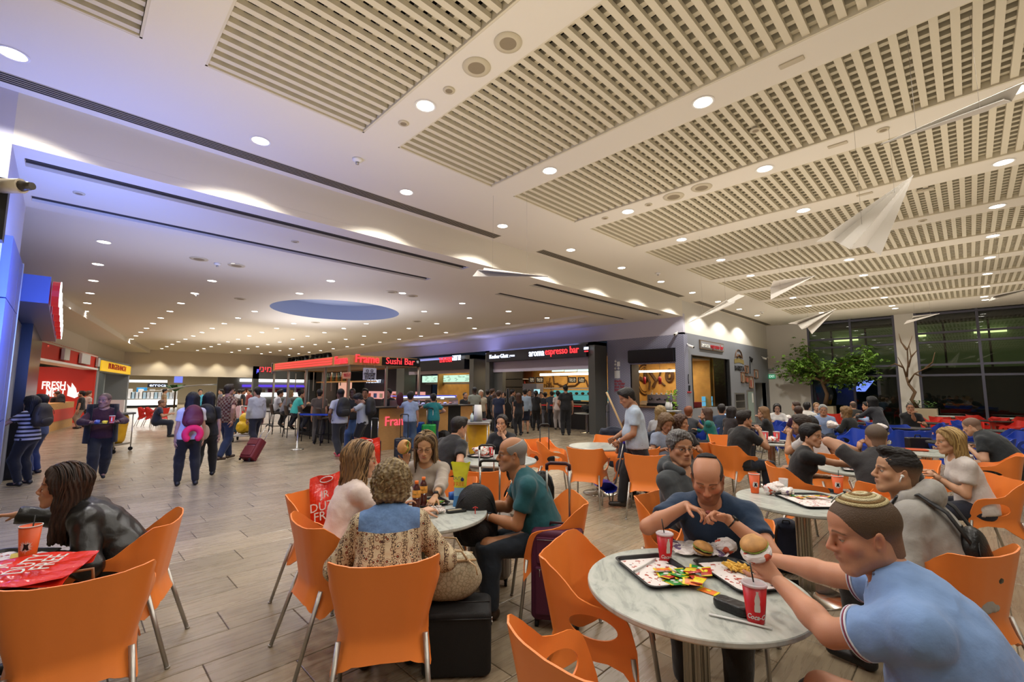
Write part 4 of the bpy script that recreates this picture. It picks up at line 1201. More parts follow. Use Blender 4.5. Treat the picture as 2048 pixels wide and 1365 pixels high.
def tray(x,y,z,rz,label,L=.34,W=.26,liner=True,m=trayM,group=None):
 t=thing('serving_tray',label,'tray',(x,y,z),rz,group);b=MB()
 def ring(hx,hy,r,zz,n=6):
  P=[]
  for q,(sx,sy)in enumerate(((1,1),(-1,1),(-1,-1),(1,-1))):
   for i in range(n+1):a=(q+i/n)*PI/2;P.append((sx*(hx-r)+r*math.cos(a),sy*(hy-r)+r*math.sin(a),zz))
  return P
 hx,hy=L/2,W/2;rs=[ring(hx-.022,hy-.022,.03,0),ring(hx-.018,hy-.018,.034,.001),ring(hx-.006,hy-.006,.04,.016),ring(hx,hy,.045,.018),ring(hx,hy,.045,.014),ring(hx-.008,hy-.008,.04,.012)]
 rs2=[ring(hx-.022,hy-.022,.03,.003),ring(hx-.012,hy-.012,.038,.018)]
 N_=len(rs[0]);b.add([p for r in(rs2[0],rs2[1],rs[3],rs[2],rs[1],rs[0])for p in r],[tuple(range(N_))]+[(j*N_+i,j*N_+(i+1)%N_,(j+1)*N_+(i+1)%N_,(j+1)*N_+i)for j in range(5)for i in range(N_)]+[tuple(range(5*N_,6*N_))[::-1]],0,False)
 b.build('tray',m,t)
 if liner:
  p=MB();hx2,hy2=hx-.03,hy-.03;rows=[]
  for j in range(9):rows.append([(-hx2+2*hx2*i/11,-hy2+2*hy2*j/8,.0045+.002*math.sin(i*1.9+j)*math.sin(j*1.3)*(1 if 0<j<8 else 2))for i in range(12)])
  p.grid(rows);lo=p.build('paper_liner',liner_mat(),t)
  R=random.Random(int(x*1000));m_=MB()
  for k in range(5):
   cx,cy,r=R.uniform(-hx2*.8,hx2*.8),R.uniform(-hy2*.8,hy2*.8),R.uniform(.010,.022)
   m_.add([(cx+r*math.cos(a*PI/8),cy+r*.7*math.sin(a*PI/8),.0072)for a in range(16)]+[(cx+r*.72*math.cos(a*PI/8),cy+r*.5*math.sin(a*PI/8),.0072)for a in range(16)],[(a,(a+1)%16,16+(a+1)%16,16+a)for a in range(16)])
  m_.build('print',mat('liner_print','#b5452f',.7),lo)
 return t
def crumple(x,y,z,r,label,m,seed=1,sq=(1,1,.7),amp=.3,name='paper_wrapper',cat='wrapper',group=None,parent=None,fr=3.2):
 R=rng;b=MB();b.ell((0,0,0),(1,1,1),20,14);P=np.array([tuple(v)for v in b.v]);d=1+amp*wob(P,fr,seed)+amp*.7*np.abs(wob(P,fr*2.2,seed+5));P=P*d[:,None]*np.array(sq)*r
 P[:,2]-=P[:,2].min();b.v=[tuple(p)for p in P];b.sm=[False]*len(b.sm)
 if parent is not None:return b.build(name,m,parent,loc=(x,y,z))
 o=b.build(name,m,loc=(x,y,z));return tag(o,label,cat,group)
greenS,yellowS,redS,orangeS=[mat('sachet_'+n_,c_,.28,spec=.7)for n_,c_ in(('green','#1f8a35'),('yellow','#e7d02a'),('red','#b32a1d'),('orange','#ea7a2a'))]
def sachet(x,y,z,rz,m,label,tilt=(0,0),L=.075,W=.05,group='sauce sachets on the tray'):
 t=thing('sauce_sachet',label,'sachet',(x,y,z),rz,group);t.rotation_euler=(tilt[0],tilt[1],rz);b=MB();rows=[]
 for j in range(6):
  rows.append([(-L/2+L*i/7,-W/2+W*j/5,.004*math.sin(PI*i/7)*math.sin(PI*j/5)+.0008)for i in range(8)])
 b.grid(rows);b.grid([[(p[0],p[1],-.0005)for p in r]for r in rows][::-1]);b.build('sachet',m,t)
 for q_ in(-1,1):b=MB();b.box(q_*L/2-.005,q_*L/2+.005,-W/2,W/2,-.0006,.0016);b.build('seal',yellowS if m is not yellowS else redS,t)
 b=MB();b.ell((0,0,.0045),(.014,.010,.0012),12,5);b.build('print',whitecup if m is greenS else yellowS,t);return t
bun=mat('burger_bun','#bf8a4a',.55,var=.2,scale=30,bump=.15);patty=mat('patty','#4a2c1a',.8,bump=.8,scale=120);lettuce=mat('lettuce','#8ea83c',.5,bump=.3)
paper=mat('wrap_paper','#e6dcd6',.6,bump=.8,scale=60,var=.05)
fry=mat('fries','#e0b04a',.6,var=.15,scale=40)
def paper_print(col='#c9502e'):
 m,t,b,N,L=nt('wrap_print_'+col.strip('#'));tc=N.new('ShaderNodeTexCoord');n=N.new('ShaderNodeTexNoise');n.inputs['Scale'].default_value=22;n.inputs['Detail'].default_value=1
 n2=N.new('ShaderNodeTexNoise');n2.inputs['Scale'].default_value=40
 L.new(tc.outputs['Object'],n.inputs[0]);L.new(tc.outputs['Object'],n2.inputs[0]);r=N.new('ShaderNodeValToRGB');r.color_ramp.interpolation='CONSTANT';r.color_ramp.elements[0].color=lin('#e4dcd8');r.color_ramp.elements[1].position=.60;r.color_ramp.elements[1].color=lin(col)
 L.new(n.outputs[0],r.inputs[0]);L.new(r.outputs[0],b.inputs['Base Color']);bp=N.new('ShaderNodeBump');bp.inputs['Strength'].default_value=.6;bp.inputs['Distance'].default_value=.006;L.new(n2.outputs[0],bp.inputs['Height']);L.new(bp.outputs[0],b.inputs['Normal']);b.inputs['Roughness'].default_value=.5;return m
wrapR,wrapP=paper_print('#c9502e'),paper_print('#6a5578')
def burger(loc,rot,label,sc_=1.0,wrapm=None,bitten=True):
 t=thing('burger',label,'burger',loc);t.rotation_euler=rot;s=SDF()
 s.ell((0,0,.018),(.052,.052,.028),.01,clip=[((0,0,.014),(0,0,-1))])
 if bitten:s.ell((.048,.02,.02),(.024,.024,.05),.004,sub=True)
 Vv,F=s.mesh(.003)
 def mk(nm,Vv,F,m):
  me=bpy.data.meshes.new(nm);me.from_pydata((Vv*sc_).tolist(),[],F.tolist());me.materials.append(m);me.polygons.foreach_set('use_smooth',[True]*len(me.polygons));return link(nm,me,t)
 mk('top_bun',Vv,F,bun)
 s=SDF();s.ell((0,0,.008),(.050,.050,.011),.01);
 if bitten:s.ell((.050,.02,.01),(.022,.022,.05),.004,sub=True)
 Vv,F=s.mesh(.003);mk('patty',Vv+.0015*wob(Vv,300)[:,None],F,patty)
 Vv2=Vv*np.array((1.08,1.08,.45))+np.array((0,0,.008));Vv2[:,2]+=.003*wob(Vv,160);mk('lettuce',Vv2,F,lettuce)
 s=SDF();s.ell((0,0,-.004),(.050,.050,.016),.01,clip=[((0,0,.0),(0,0,1))]);Vv,F=s.mesh(.003);mk('bottom_bun',Vv,F,bun)
 if wrapm:crumple(0,-.01,-.055,.058,None,wrapm,3,(1.0,1.0,.62),.16,parent=t)
 return t
def fries(x,y,z,n,seed=1,parent=None,spread=.05):
 R=random.Random(seed);m=MB()
 for i in range(n):
  T=Matrix.Translation((x+R.uniform(-spread,spread),y+R.uniform(-spread*.7,spread*.7),z+.006+R.random()*.018))@Euler((R.uniform(-.3,.3),R.uniform(-.3,.3),R.uniform(0,6))).to_matrix().to_4x4()
  m.box(-.03,.03,-.004,.004,-.004,.004,T=T)
 return m
# luggage
def handle_bar(t,w,z0,z1,y,m1=steel,m2=black,lean=0):
 b=MB();
 for q in(-1,1):b.tube([(q*w,y,z0),(q*w,y+lean*(z1-z0),z1)],.0085,8)
 b.build('pull_rods',m1,t)
 b=MB();b.tube([(-w,y+lean*(z1-z0),z1-.035),(-w,y+lean*(z1-z0),z1),(-w*.7,y+lean*(z1-z0),z1+.014),(w*.7,y+lean*(z1-z0),z1+.014),(w,y+lean*(z1-z0),z1),(w,y+lean*(z1-z0),z1-.035)],.0135,8);b.build('grip',m2,t)
def suitcase(loc,rz,label,m,W=.36,D=.22,H=.54,handle=.95,hm=steel,gm=black,soft=True,tilt=0,group='suitcases',wheels=4,wm=None):
 t=thing('suitcase',label,'suitcase',loc,rz,group);t.rotation_euler=(tilt,0,rz)
 z0=.055;b=MB();b.rbox(-W/2,W/2,-D/2,D/2,z0,z0+H,.045 if soft else .06,5);bevel(b.build('body',m,t),.012,3)
 tr=mat('piping_'+m.name,'#1a1216' if soft else '#30343a',.5)
 b=MB()
 if soft:
  P=[(-W/2+.03,z0+.05),(W/2-.03,z0+.05),(W/2-.03,z0+H*.62),(-W/2+.03,z0+H*.62)]
  b.rbox(-W/2+.035,W/2-.035,-D/2-.022,-D/2+.01,z0+.05,z0+H*.60,.015);b.rbox(-W/2+.045,W/2-.045,-D/2-.016,-D/2+.01,z0+H*.64,z0+H*.93,.015)
  o=b.build('front_pocket',m,t);bevel(o,.008,2);b=MB()
  for zz in(z0+H*.60,z0+H*.93):b.tube([(-W/2+.05,-D/2-.022,zz-.012),(W/2-.05,-D/2-.022,zz-.012)],.0025,6)
  b.tube([(-W/2+.07,-D/2-.026,z0+H*.5),(-W/2+.07,-D/2-.026,z0+H*.58)],.003,6);b.build('zip',steel,o)
 else:
  for k in range(5):x=-W/2+.06+(W-.12)*k/4;b.rbox(x-.010,x+.010,-D/2-.006,D/2+.006,z0+.03,z0+H-.03,.006)
  b.build('ribs',m,t)
 b=MB();b.tube([(-W/2-.002,D*.15,z0+.03),(-W/2-.002,D*.15,z0+H-.03)],.004,6);b.tube([(W/2+.002,D*.15,z0+.03),(W/2+.002,D*.15,z0+H-.03)],.004,6);b.build('piping',tr,t)
 b=MB();b.tube([(-.06,0,z0+H),(-.05,0,z0+H+.028),(.05,0,z0+H+.028),(.06,0,z0+H)],.009,6,flat=(1,.7));b.build('carry_handle',gm,t)
 if handle:handle_bar(t,.085 if W>.3 else .07,z0+H-.02,handle,D/2-.04,hm,gm)
 for q in((-1,-1),(1,-1),(-1,1),(1,1)):
  if wheels==2 and q[1]<0:continue
  x,y=q[0]*(W/2-.04),q[1]*(D/2-.04);b=MB();b.tube([(x,y,z0+.02),(x,y,z0-.015)],[.02,.016],8);o=b.build('caster',wm or gm,t)
  b=MB();b.tube([(x-.012,y,.024),(x+.012,y,.024)],.024,14);b.build('wheel',blackm,o)
 return t
def backpack(loc,rz,label,m,W=.30,D=.17,H=.44,rot=None,straps=True,sm=None,group=None,soft=.02,name='backpack',detail=True):
 """stands at loc; straps side is -Y, pockets at +Y"""
 t=thing(name,label,'backpack',loc,rz,group)
 if rot:t.rotation_euler=rot
 s=SDF();s.ell((0,0,H*.42),(W*.56,D*.60,H*.50),.05);s.ell((0,.01,H*.25),(W*.54,D*.62,H*.30),.05);s.ell((0,0,H*.72),(W*.44,D*.5,H*.30),.05)
 Vv,F=s.mesh(.012,clips=[((0,0,.004),(0,0,-1)),((0,-D*.46,0),(0,-1,0))]);N_=normals(Vv,F);Vv=Vv+N_*(.003*wob(Vv,40))[:,None]
 me=bpy.data.meshes.new('bag');me.from_pydata(Vv.tolist(),[],F.tolist());me.materials.append(m);me.polygons.foreach_set('use_smooth',[True]*len(me.polygons));link('bag',me,t)
 b=SDF();b.ell((0,D*.50,H*.24),(W*.40,.045,H*.20),.03);Vv,F=b.mesh(.011);me=bpy.data.meshes.new('pocket');me.from_pydata(Vv.tolist(),[],F.tolist());me.materials.append(m);me.polygons.foreach_set('use_smooth',[True]*len(me.polygons));link('pocket',me,t)
 sm=sm or black
 if detail:
  z=MB();pts=[(W*.50*math.cos(a),D*.42*math.sin(PI/2)*(.9),H*.52+H*.36*math.sin(a))for a in[PI*i/12 for i in range(13)]];z.tube(pts,.0035,6);z.build('zip',sm,t)
  z=MB();z.tube([(-.03,-D*.3,H*.93),(-.025,-D*.3,H*1.0),(.025,-D*.3,H*1.0),(.03,-D*.3,H*.93)],.007,6);z.build('top_loop',sm,t)
 if straps:
  for q in(-1,1):
   z=MB();z.tube([(q*W*.20,-D*.40,H*.90),(q*W*.28,-D*.75,H*.86),(q*W*.34,-D*1.05,H*.6),(q*W*.36,-D*.9,H*.32),(q*W*.36,-D*.45,H*.10)],.022,8,flat=(.32,1),up=(0,1,0));z.build('strap',sm,t)
 return t
# tables and chairs of the orange area
T1,T2,T3,T4,T5,T6,T7,TL=(-.98,2.17),(-2.93,1.95),(-1.05,4.41),(-4.29,6.23),(-4.35,4.06),(-.90,6.62),(-.53,9.17),(-3.30,-.42)
T8=tuple(at(1542,884,z=.74))[:2]
table(*T1,'white marble table with two trays and two red cola cups, nearest the camera')
table(*T2,'white marble table of the four-person family, with two orange drink bottles')
table(*T3,'white marble table with one orange paper cup and crumpled wrappers, behind the bearded man')
table(*T4,'empty white marble table beside the man with the broom')
table(*T5,'white marble table with a red cup, behind the bald man in teal')
table(*T6,'small part of a white marble table behind the man in the charcoal T-shirt')
table(*T7,'white marble table behind the blonde woman in the white T-shirt')
table(*T8,'white marble table with two red cola cups standing close together')
table(*TL,'dark table under the red carrier bag at the left edge',True)
CH=[(-3.08,.13,hd(-1,.08),'large orange armchair seen from behind, cut by the bottom left of the picture'),(-3.80,.34,hd(-.35,-.94),'orange armchair under the woman in the black leather jacket'),(-2.27,1.30,hd(-.85,.53),'orange armchair seen from behind under the woman in the floral blouse'),(-3.02,1.38,hd(.05,1),'orange armchair under the long-haired woman in the pale pink T-shirt'),(-3.74,1.62,hd(.9,.45),'orange armchair holding the red carrier bag'),(-3.42,2.52,hd(.65,-.76),'orange armchair under the woman eating the burger'),(-2.36,2.74,hd(-.62,-.78),'orange armchair under the bald man in the teal shirt'),(-1.43,2.06,hd(.93,.34),'empty orange armchair at the left of the nearest marble table'),(-.98,1.42,hd(.10,1),'empty orange armchair cut by the bottom edge, in front of the nearest table'),(-1.16,3.02,hd(.2,-1),'armchair hidden behind the bearded man in navy'),(-.06,2.02,hd(-.98,.1),'orange armchair under the man in the light blue shirt'),(-.20,3.62,hd(-.88,.47),'orange armchair seen from behind under the young man in the grey hoodie'),(.12,2.36,hd(-.5,.85),'orange armchair arm cut by the bottom right corner'),(-1.66,3.46,hd(1,-.08),'orange armchair under the grey-haired man in the hooded jacket'),(-.55,4.98,hd(-.6,-.8),'orange armchair with its back behind the skullcap, at the marble table with crumpled wrappers'),(-.62,5.55,hd(-.35,.93),'orange armchair under the broad man in the charcoal T-shirt'),(-1.42,5.85,hd(.75,.5),'orange armchair with both arms seen, under the woman in black reaching out'),(-.02,6.45,hd(-.85,-.5),'orange armchair under the blonde woman in the white T-shirt'),(.15,8.95,hd(-1,.1),'orange armchair behind the blonde woman, at the right edge'),(-2.66,7.45,hd(.35,.94),'orange armchair with open arm under the man in black with his back to us'),(-1.50,7.55,hd(-.75,.55),'orange armchair under the man in the light grey T-shirt'),(-1.9,8.6,hd(-.3,-.95),'orange armchair tucked at the far side of the table with two cola cups'),(-3.25,7.55,hd(-.35,.94),'orange armchair standing free behind the man in glasses'),(-3.2,8.7,hd(.6,-.7),'orange armchair behind the free-standing one'),(-5.05,5.75,hd(.9,-.1),'orange armchair with the black luggage handle in front of it'),(-4.85,5.75,hd(.8,.6),'orange armchair turned side on at the left of the empty table'),(-4.02,5.55,hd(-.35,.95),'orange armchair seen from behind at the near side of the empty table'),(-4.62,6.98,hd(.4,-.92),'orange armchair at the far side of the empty table'),(-5.05,7.85,hd(.5,-.8),'orange armchair with the dark blue jacket, beyond the empty table'),(-3.52,6.05,hd(-.95,.2),'orange armchair at the right of the empty table, behind the broom'),(-3.12,5.62,hd(-.4,.9),'orange armchair behind the man with the broom, turned away'),(-3.78,3.30,hd(-.6,.75),'orange armchair behind the bald man in teal'),(-4.75,3.45,hd(.1,1),'orange armchair under the man in black at the table with the red cup'),(-4.95,4.72,hd(.5,-.8),'orange armchair under the woman with her hand at her mouth'),(-.62,7.35,hd(-.3,-.95),'orange armchair at the far side behind the charcoal T-shirt'),]
for x,y,r,lb in CH:chair('o',x,y,r,lb)
# people near the camera
FOLK={}
def P(key,label,x,y,r,**k):
 root,inf=person(label,(x,y,0),r,**k);FOLK[key]=inf
 inf['M']=Matrix.Translation((x,y,0))@Matrix.Rotation(r,4,'Z');return root,inf
def loc_of(x,y,r,p):
 """world point -> the person's own frame"""
 return(Matrix.Translation((x,y,0))@Matrix.Rotation(r,4,'Z')).inverted()@V(p)
def prj(p):
 d=V(p)-EYE;z=d.dot(_fw);return(1024+_f*d.dot(_r2)/z,682.5-_f*d.dot(_u2)/z)
def W(key,p):return FOLK[key]['M']@V(p)
def dbg(key,want):
 i=FOLK[key];p=i['M']@(i['HT']@V((0,-.01,.125)));q=prj(p);c=prj(i['M']@(i['HT']@V((0,.06,-.12))))
 print('DBG',key,'top',[round(v)for v in q],'want',want,'chin',[round(v)for v in c],'z',round(p.z,2))
x,y,r=-.02,2.04,hd(-.97,-.10)
L=lambda p:loc_of(x,y,r,p)
lightblue=cloth('#7f9fd0','tshirt_light_blue',bump=.35)
P('blue','man in a light blue T-shirt and knitted skullcap eating at the nearest table',x,y,r,h=1.80,pose='sit',lod=0,w=1.17,skin='#c98f70',hair=('buzz','#5a4634'),top=lightblue,bottom='#16161a',lean=24,head=(25,-12,0),lid=.75,beard=.28,beardc='#8a6a4a',belly=.5,flush=.7,lh=L((-.60,2.10,.885)),rh=L((-.72,2.42,.86)),lhd=(.10,.75,.65),rhd=(.3,.8,-.45),lpn=(.9,.3,-.1),rpn=(0,.2,-1),lc=.75,rc=.9,lpole=(-.5,-.1,-1),rpole=(.6,-.2,-.5),loose=.006)
dbg('blue',(1690,975))
x,y,r=-1.18,3.0,hd(.22,-.97)
P('navy','bearded balding man in a dark navy T-shirt unwrapping food',x,y,r,h=1.80,pose='sit',lod=0,w=1.12,skin='#c38a6a',hair=('bald','#3a2a20'),top=cloth('#16304c','tshirt_navy',bump=.35),bottom='#2c2a26',lean=27,head=(6,-26,0),lid=1.0,beard=.85,beardc='#7a4a2c',flush=.7,rh=loc_of(x,y,r,(-1.20,2.60,.985)),lh=loc_of(x,y,r,(-.98,2.62,.95)),rhd=(-.85,.35,-.1),lhd=(.75,.5,.25),rpn=(0,.3,-1),lpn=(.2,.8,-.6),rc=.55,lc=.9,rpole=(.9,-.1,-.6),lpole=(-.9,-.1,-.7),watch=(-1,'#101010','#151515'))
dbg('navy',(1425,925))
x,y,r=-1.62,3.46,hd(1,-.12)
cream=mat('fleece_cream','#cfc6ac',.95,bump=.6,scale=220)
P('hood','grey-haired man with glasses in a dark grey hooded jacket looking right',x,y,r,h=1.76,pose='sit',lod=0,w=1.05,skin='#b98664',hair=('gray','#4c4a48','#8a8784'),top=cloth('#3b3f42','jacket_charcoal',bump=.4),sleeve='long',bottom='#1d1714',lean=-2,side=0,head=(-30,-2,0),lid=.4,glasses='#1b1b1b',neckv=1.2,hood=cloth('#3b3f42','jacket_charcoal'),rh=(.12,.35,.62),lh=(-.14,.38,.62),loose=.008,iris='#3a2a1e',flush=.4)
dbg('hood',(1352,868))
x,y,r=-.15,3.60,hd(-.85,.10)
P('kid','young man with dark quiff and white earbud in a light grey hoodie',x,y,r,h=1.74,pose='sit',lod=0,w=1.0,skin='#c0926f',hair=('fade','#17110e'),top=cloth('#a09c95','hoodie_grey',bump=.4),sleeve='long',bottom='#181818',lean=18,head=(30,4,0),lid=.35,hood=cloth('#a09c95','hoodie_grey'),rh=(.16,.36,.70),lh=(-.16,.36,.70),loose=.018,brow='#17110e',flush=.3)
dbg('kid',(1838,912))
x,y,r=-3.00,1.36,hd(.12,1)
pinkm=cloth('#e2cfc6','tshirt_blush',bump=.4)
P('pink','woman with long wavy brown hair and glasses in a blush T-shirt',x,y,r,h=1.70,pose='sit',lod=0,fem=True,w=1.05,skin='#c99a7c',hair=('long','#6b4e34','#a07c52'),strand=(150,.27,.0065,['#54402c','#8a6a46','#b08c60'],3,0,.012),top=pinkm,bottom='#d9a79a',lean=14,side=-9,head=(-14,-4,0),rh=loc_of(x,y,r,(-2.78,1.86,.79)),lh=loc_of(x,y,r,(-3.05,1.85,.79)),glasses='#b8a070',lid=.4,shoes='#8a6a5a',sleeve_end=.75)
dbg('pink',(697,897))
x,y,r=-2.27,1.31,hd(-.85,.53)
def floral():
 m,t,b,N,L=nt('floral_blouse')
 tc=N.new('ShaderNodeTexCoord');sp=N.new('ShaderNodeSeparateXYZ');L.new(tc.outputs['Object'],sp.inputs[0])
 w1=N.new('ShaderNodeTexWave');w1.inputs['Scale'].default_value=5.5;w1.inputs['Distortion'].default_value=.6;L.new(tc.outputs['Object'],w1.inputs[0])
 vo=N.new('ShaderNodeTexVoronoi');vo.inputs['Scale'].default_value=34;L.new(tc.outputs['Object'],vo.inputs[0])
 vo2=N.new('ShaderNodeTexVoronoi');vo2.inputs['Scale'].default_value=75;vo2.feature='DISTANCE_TO_EDGE';L.new(tc.outputs['Object'],vo2.inputs[0])
 r1=N.new('ShaderNodeValToRGB');r1.color_ramp.interpolation='CONSTANT';e=r1.color_ramp.elements;e[0].color=lin('#8a4424');e[1].position=.18;e[1].color=lin('#3a3a34');k=e.new(.27);k.color=lin('#c9b896');k=e.new(.42);k.color=lin('#7a4630');k=e.new(.5);k.color=lin('#c4b392')
 L.new(vo.outputs['Distance'],r1.inputs[0])
 r2=N.new('ShaderNodeValToRGB');r2.color_ramp.interpolation='CONSTANT';r2.color_ramp.elements[0].color=lin('#4a3024');r2.color_ramp.elements[1].position=.09;r2.color_ramp.elements[1].color=lin('#bda884');L.new(vo2.outputs['Distance'],r2.inputs[0])
 mx=N.new('ShaderNodeMix');mx.data_type='RGBA';st=N.new('ShaderNodeMath');st.operation='GREATER_THAN';st.inputs[1].default_value=.62;L.new(w1.outputs['Fac'],st.inputs[0]);L.new(st.outputs[0],mx.inputs[0]);L.new(r1.outputs[0],mx.inputs[6]);L.new(r2.outputs[0],mx.inputs[7])
 dn=N.new('ShaderNodeTexNoise');dn.inputs['Scale'].default_value=60;L.new(tc.outputs['Object'],dn.inputs[0]);r3=N.new('ShaderNodeValToRGB');r3.color_ramp.elements[0].color=lin('#4a6690');r3.color_ramp.elements[1].color=lin('#6d8cb8');L.new(dn.outputs[0],r3.inputs[0])
 ab=N.new('ShaderNodeMath');ab.operation='ABSOLUTE';L.new(sp.outputs[0],ab.inputs[0])
 l1=N.new('ShaderNodeMath');l1.operation='LESS_THAN';l1.inputs[1].default_value=.165;L.new(ab.outputs[0],l1.inputs[0])
 g1=N.new('ShaderNodeMath');g1.operation='GREATER_THAN';g1.inputs[1].default_value=.875;L.new(sp.outputs[2],g1.inputs[0])
 mu=N.new('ShaderNodeMath');mu.operation='MULTIPLY';L.new(l1.outputs[0],mu.inputs[0]);L.new(g1.outputs[0],mu.inputs[1])
 m2=N.new('ShaderNodeMix');m2.data_type='RGBA';L.new(mu.outputs[0],m2.inputs[0]);L.new(mx.outputs[2],m2.inputs[6]);L.new(r3.outputs[0],m2.inputs[7]);L.new(m2.outputs[2],b.inputs['Base Color']);b.inputs['Roughness'].default_value=.85
 n=N.new('ShaderNodeTexNoise');n.inputs['Scale'].default_value=24;n.inputs['Detail'].default_value=6;L.new(tc.outputs['Object'],n.inputs[0]);bp=N.new('ShaderNodeBump');bp.inputs['Strength'].default_value=.7;bp.inputs['Distance'].default_value=.01;L.new(n.outputs[0],bp.inputs['Height']);L.new(bp.outputs[0],b.inputs['Normal'])
 return m
P('floral','short-haired blonde woman from behind in a brown floral blouse with denim yoke',x,y,r,h=1.63,pose='sit',lod=0,fem=True,w=1.12,skin='#c69a7c',hair=('volume','#6d5a3e','#a08a60'),strand=(190,.045,.006,['#6a5638','#8f7a52','#b8a274'],11,0,.012,.9,1.5),top=floral(),sleeve='long',bottom='#1b1b1d',lean=22,head=(0,-12,0),seat=.43,rh=(.20,.30,.78),lh=(-.16,.30,.78),loose=.014,shoes='#141414')
dbg('floral',(762,950))
x,y,r=-3.56,2.46,hd(.62,-.78)
P('burgerw','woman with long straight hair and glasses in beige biting into a burger',x,y,r,h=1.66,pose='sit',lod=0,fem=True,w=1.0,skin='#c4956f',hair=('longer','#5e4730','#94784e'),strand=(150,.40,.0055,['#4a3826','#7d6240','#a88c5c'],5,0,.004),top=cloth('#a3978a','top_beige',bump=.4),sleeve='three',bottom='#111114',lean=14,head=(10,-14,0),lid=1.0,glasses='#4a4038',rh=loc_of(x,y,r,(-3.52,2.18,1.0)),rhd=(-.1,.25,1),rpn=(-.3,.9,.1),rc=.7,lh=loc_of(x,y,r,(-3.02,2.14,.80)),lhd=(.2,.9,-.4),lpn=(0,-.2,-1),lc=.5,rpole=(.9,0,-1),watch=(-1,'#3a3028','#111111'),flush=.4)
dbg('burgerw',(850,882))
x,y,r=-2.38,2.70,hd(-.66,-.75)
P('teal','bald grey man with glasses in a teal V-neck shirt hugging a backpack',x,y,r,h=1.75,pose='sit',lod=0,w=1.08,skin='#a8744f',hair=('bald','#8a8681'),top=cloth('#12525a','vneck_teal',bump=.4),bottom='#17222e',lean=22,head=(6,-2,0),lid=.6,glasses='#151515',neckv=1.0,belly=.35,rh=loc_of(x,y,r,(-2.80,2.42,.74)),rhd=(-.7,.6,-.1),lh=loc_of(x,y,r,(-2.63,2.33,.70)),lhd=(.25,.8,.1),lpn=(.8,.1,-.4),lc=.9,rc=.7,lpole=(-.4,-.6,-1),watch=(-1,'#c8c8c8','#20242a'),shoes='#3a2a1e',beard=.25,beardc='#8a8681',flush=.3,brow='#6a645e')
dbg('teal',(1018,888))
x,y,r=-3.78,.36,hd(-.22,-1)
leather=mat('leather_black','#121212',.34,bump=.5,scale=18,det=6,spec=.6)
P('leather','dark-haired woman in a black leather jacket speaking, at the left table',x,y,r,h=1.66,pose='sit',lod=0,fem=True,w=1.04,skin='#b98462',hair=('long','#2a1c14','#4a3222'),strand=(150,.26,.0055,['#1c120c','#3a2618','#54392a'],8,0,.006,1.4),top=leather,sleeve='long',bottom='#101012',lean=32,head=(-4,2,0),lid=.8,mouth=1,rh=(.34,.60,.86),lh=(-.16,.34,.70),rhd=(.3,.9,0),loose=.014,neckv=.6,lips='#a04a48',flush=.5)
dbg('leather',(150,937))
P('tee_back','man in a black T-shirt seen from behind leaning at the table with the red cup',-4.75,3.45,hd(-.1,1),h=1.80,pose='sit',lod=1,w=1.08,skin='#b98a6c',hair=('short','#1d1713'),top='#141416',bottom='#1a1a1e',lean=26,head=(-10,-10,0),rh=(.28,.22,.62),lh=(-.2,.42,.78))
dbg('tee_back',(908,838))
P('mouthw','woman in black with her dark hair tied back and hand at her mouth',-4.98,4.75,hd(.52,-.85),h=1.66,pose='sit',lod=1,fem=True,w=1.05,skin='#bd8d6c',hair=('bun','#1f1713'),top='#121214',bottom='#15151a',lean=10,head=(0,-4,0),lh=(-.03,.28,1.03),lhd=(.2,.2,.9),lc=.8,rh=(.15,.34,.77),sleeve='three')
dbg('mouthw',(1000,850))
P('asian','woman with short black hair in a black T-shirt stretching her arm to the right',-1.42,5.82,hd(.80,.25),h=1.70,pose='sit',lod=1,fem=True,w=1.08,skin='#c09272',hair=('short','#0e0c0c'),top='#101012',bottom='#191c26',lean=14,head=(-32,-6,0),rh=(.05,.62,.88),rhd=(0,1,.1),lh=(-.15,.3,.7))
dbg('asian',(1655,855))
P('charcoal','broad man with cropped hair in a charcoal T-shirt seen from behind',-.60,5.50,hd(-.45,.9),h=1.80,pose='sit',lod=1,w=1.25,skin='#b98b6e',hair=('buzz','#5a4a3c'),top='#2c2a2b',bottom='#1a1a1c',lean=16,lh=(-.14,.22,1.05),lhd=(.2,0,.9),lc=.9,rh=(.22,.42,.78))
dbg('charcoal',(1763,855))
P('blonde','young blonde woman in a white T-shirt looking left',-.04,6.36,hd(-.86,-.35),h=1.68,pose='sit',lod=1,fem=True,w=1.12,skin='#c99a7a',hair=('long','#8a6a3c','#b8985c'),top=cloth('#cdc4be','tshirt_white_red'),bottom='#1c2030',lean=14,head=(4,-4,0),lid=.4,rh=(.1,.26,.80),lh=(-.05,.30,.80),strand=(90,.30,.007,['#7a5c34','#a98a50','#c8aa70'],9,0,.005,1.3))
dbg('blonde',(1875,862))
P('blacktee','man in a black T-shirt on an orange armchair with his back to us',-2.60,7.45,hd(.50,.87),h=1.80,pose='sit',lod=1,w=1.08,skin='#b08264',hair=('short','#1d1512'),top='#111113',bottom='#1b2230',lean=14,head=(-10,0,0),rh=(.1,.35,1.0),lh=(-.2,.4,.78))
dbg('blacktee',(1490,828))
P('greytee','dark-haired bearded man in a light grey T-shirt eating with both hands',-1.50,7.52,hd(-.85,.15),h=1.78,pose='sit',lod=1,w=1.0,skin='#b98c6c',hair=('tousled','#2a1e16'),top='#b9b4b2',bottom='#16161a',lean=22,head=(12,-6,0),beard=.7,beardc='#1d1512',rh=(.05,.42,.98),lh=(-.05,.40,1.0),rc=.9,lc=.9)
dbg('greytee',(1605,838))
x,y,r=at(1262,1022,z=0).x+.05,at(1262,1022,z=0).y+.12,hd(-.82,-.62)
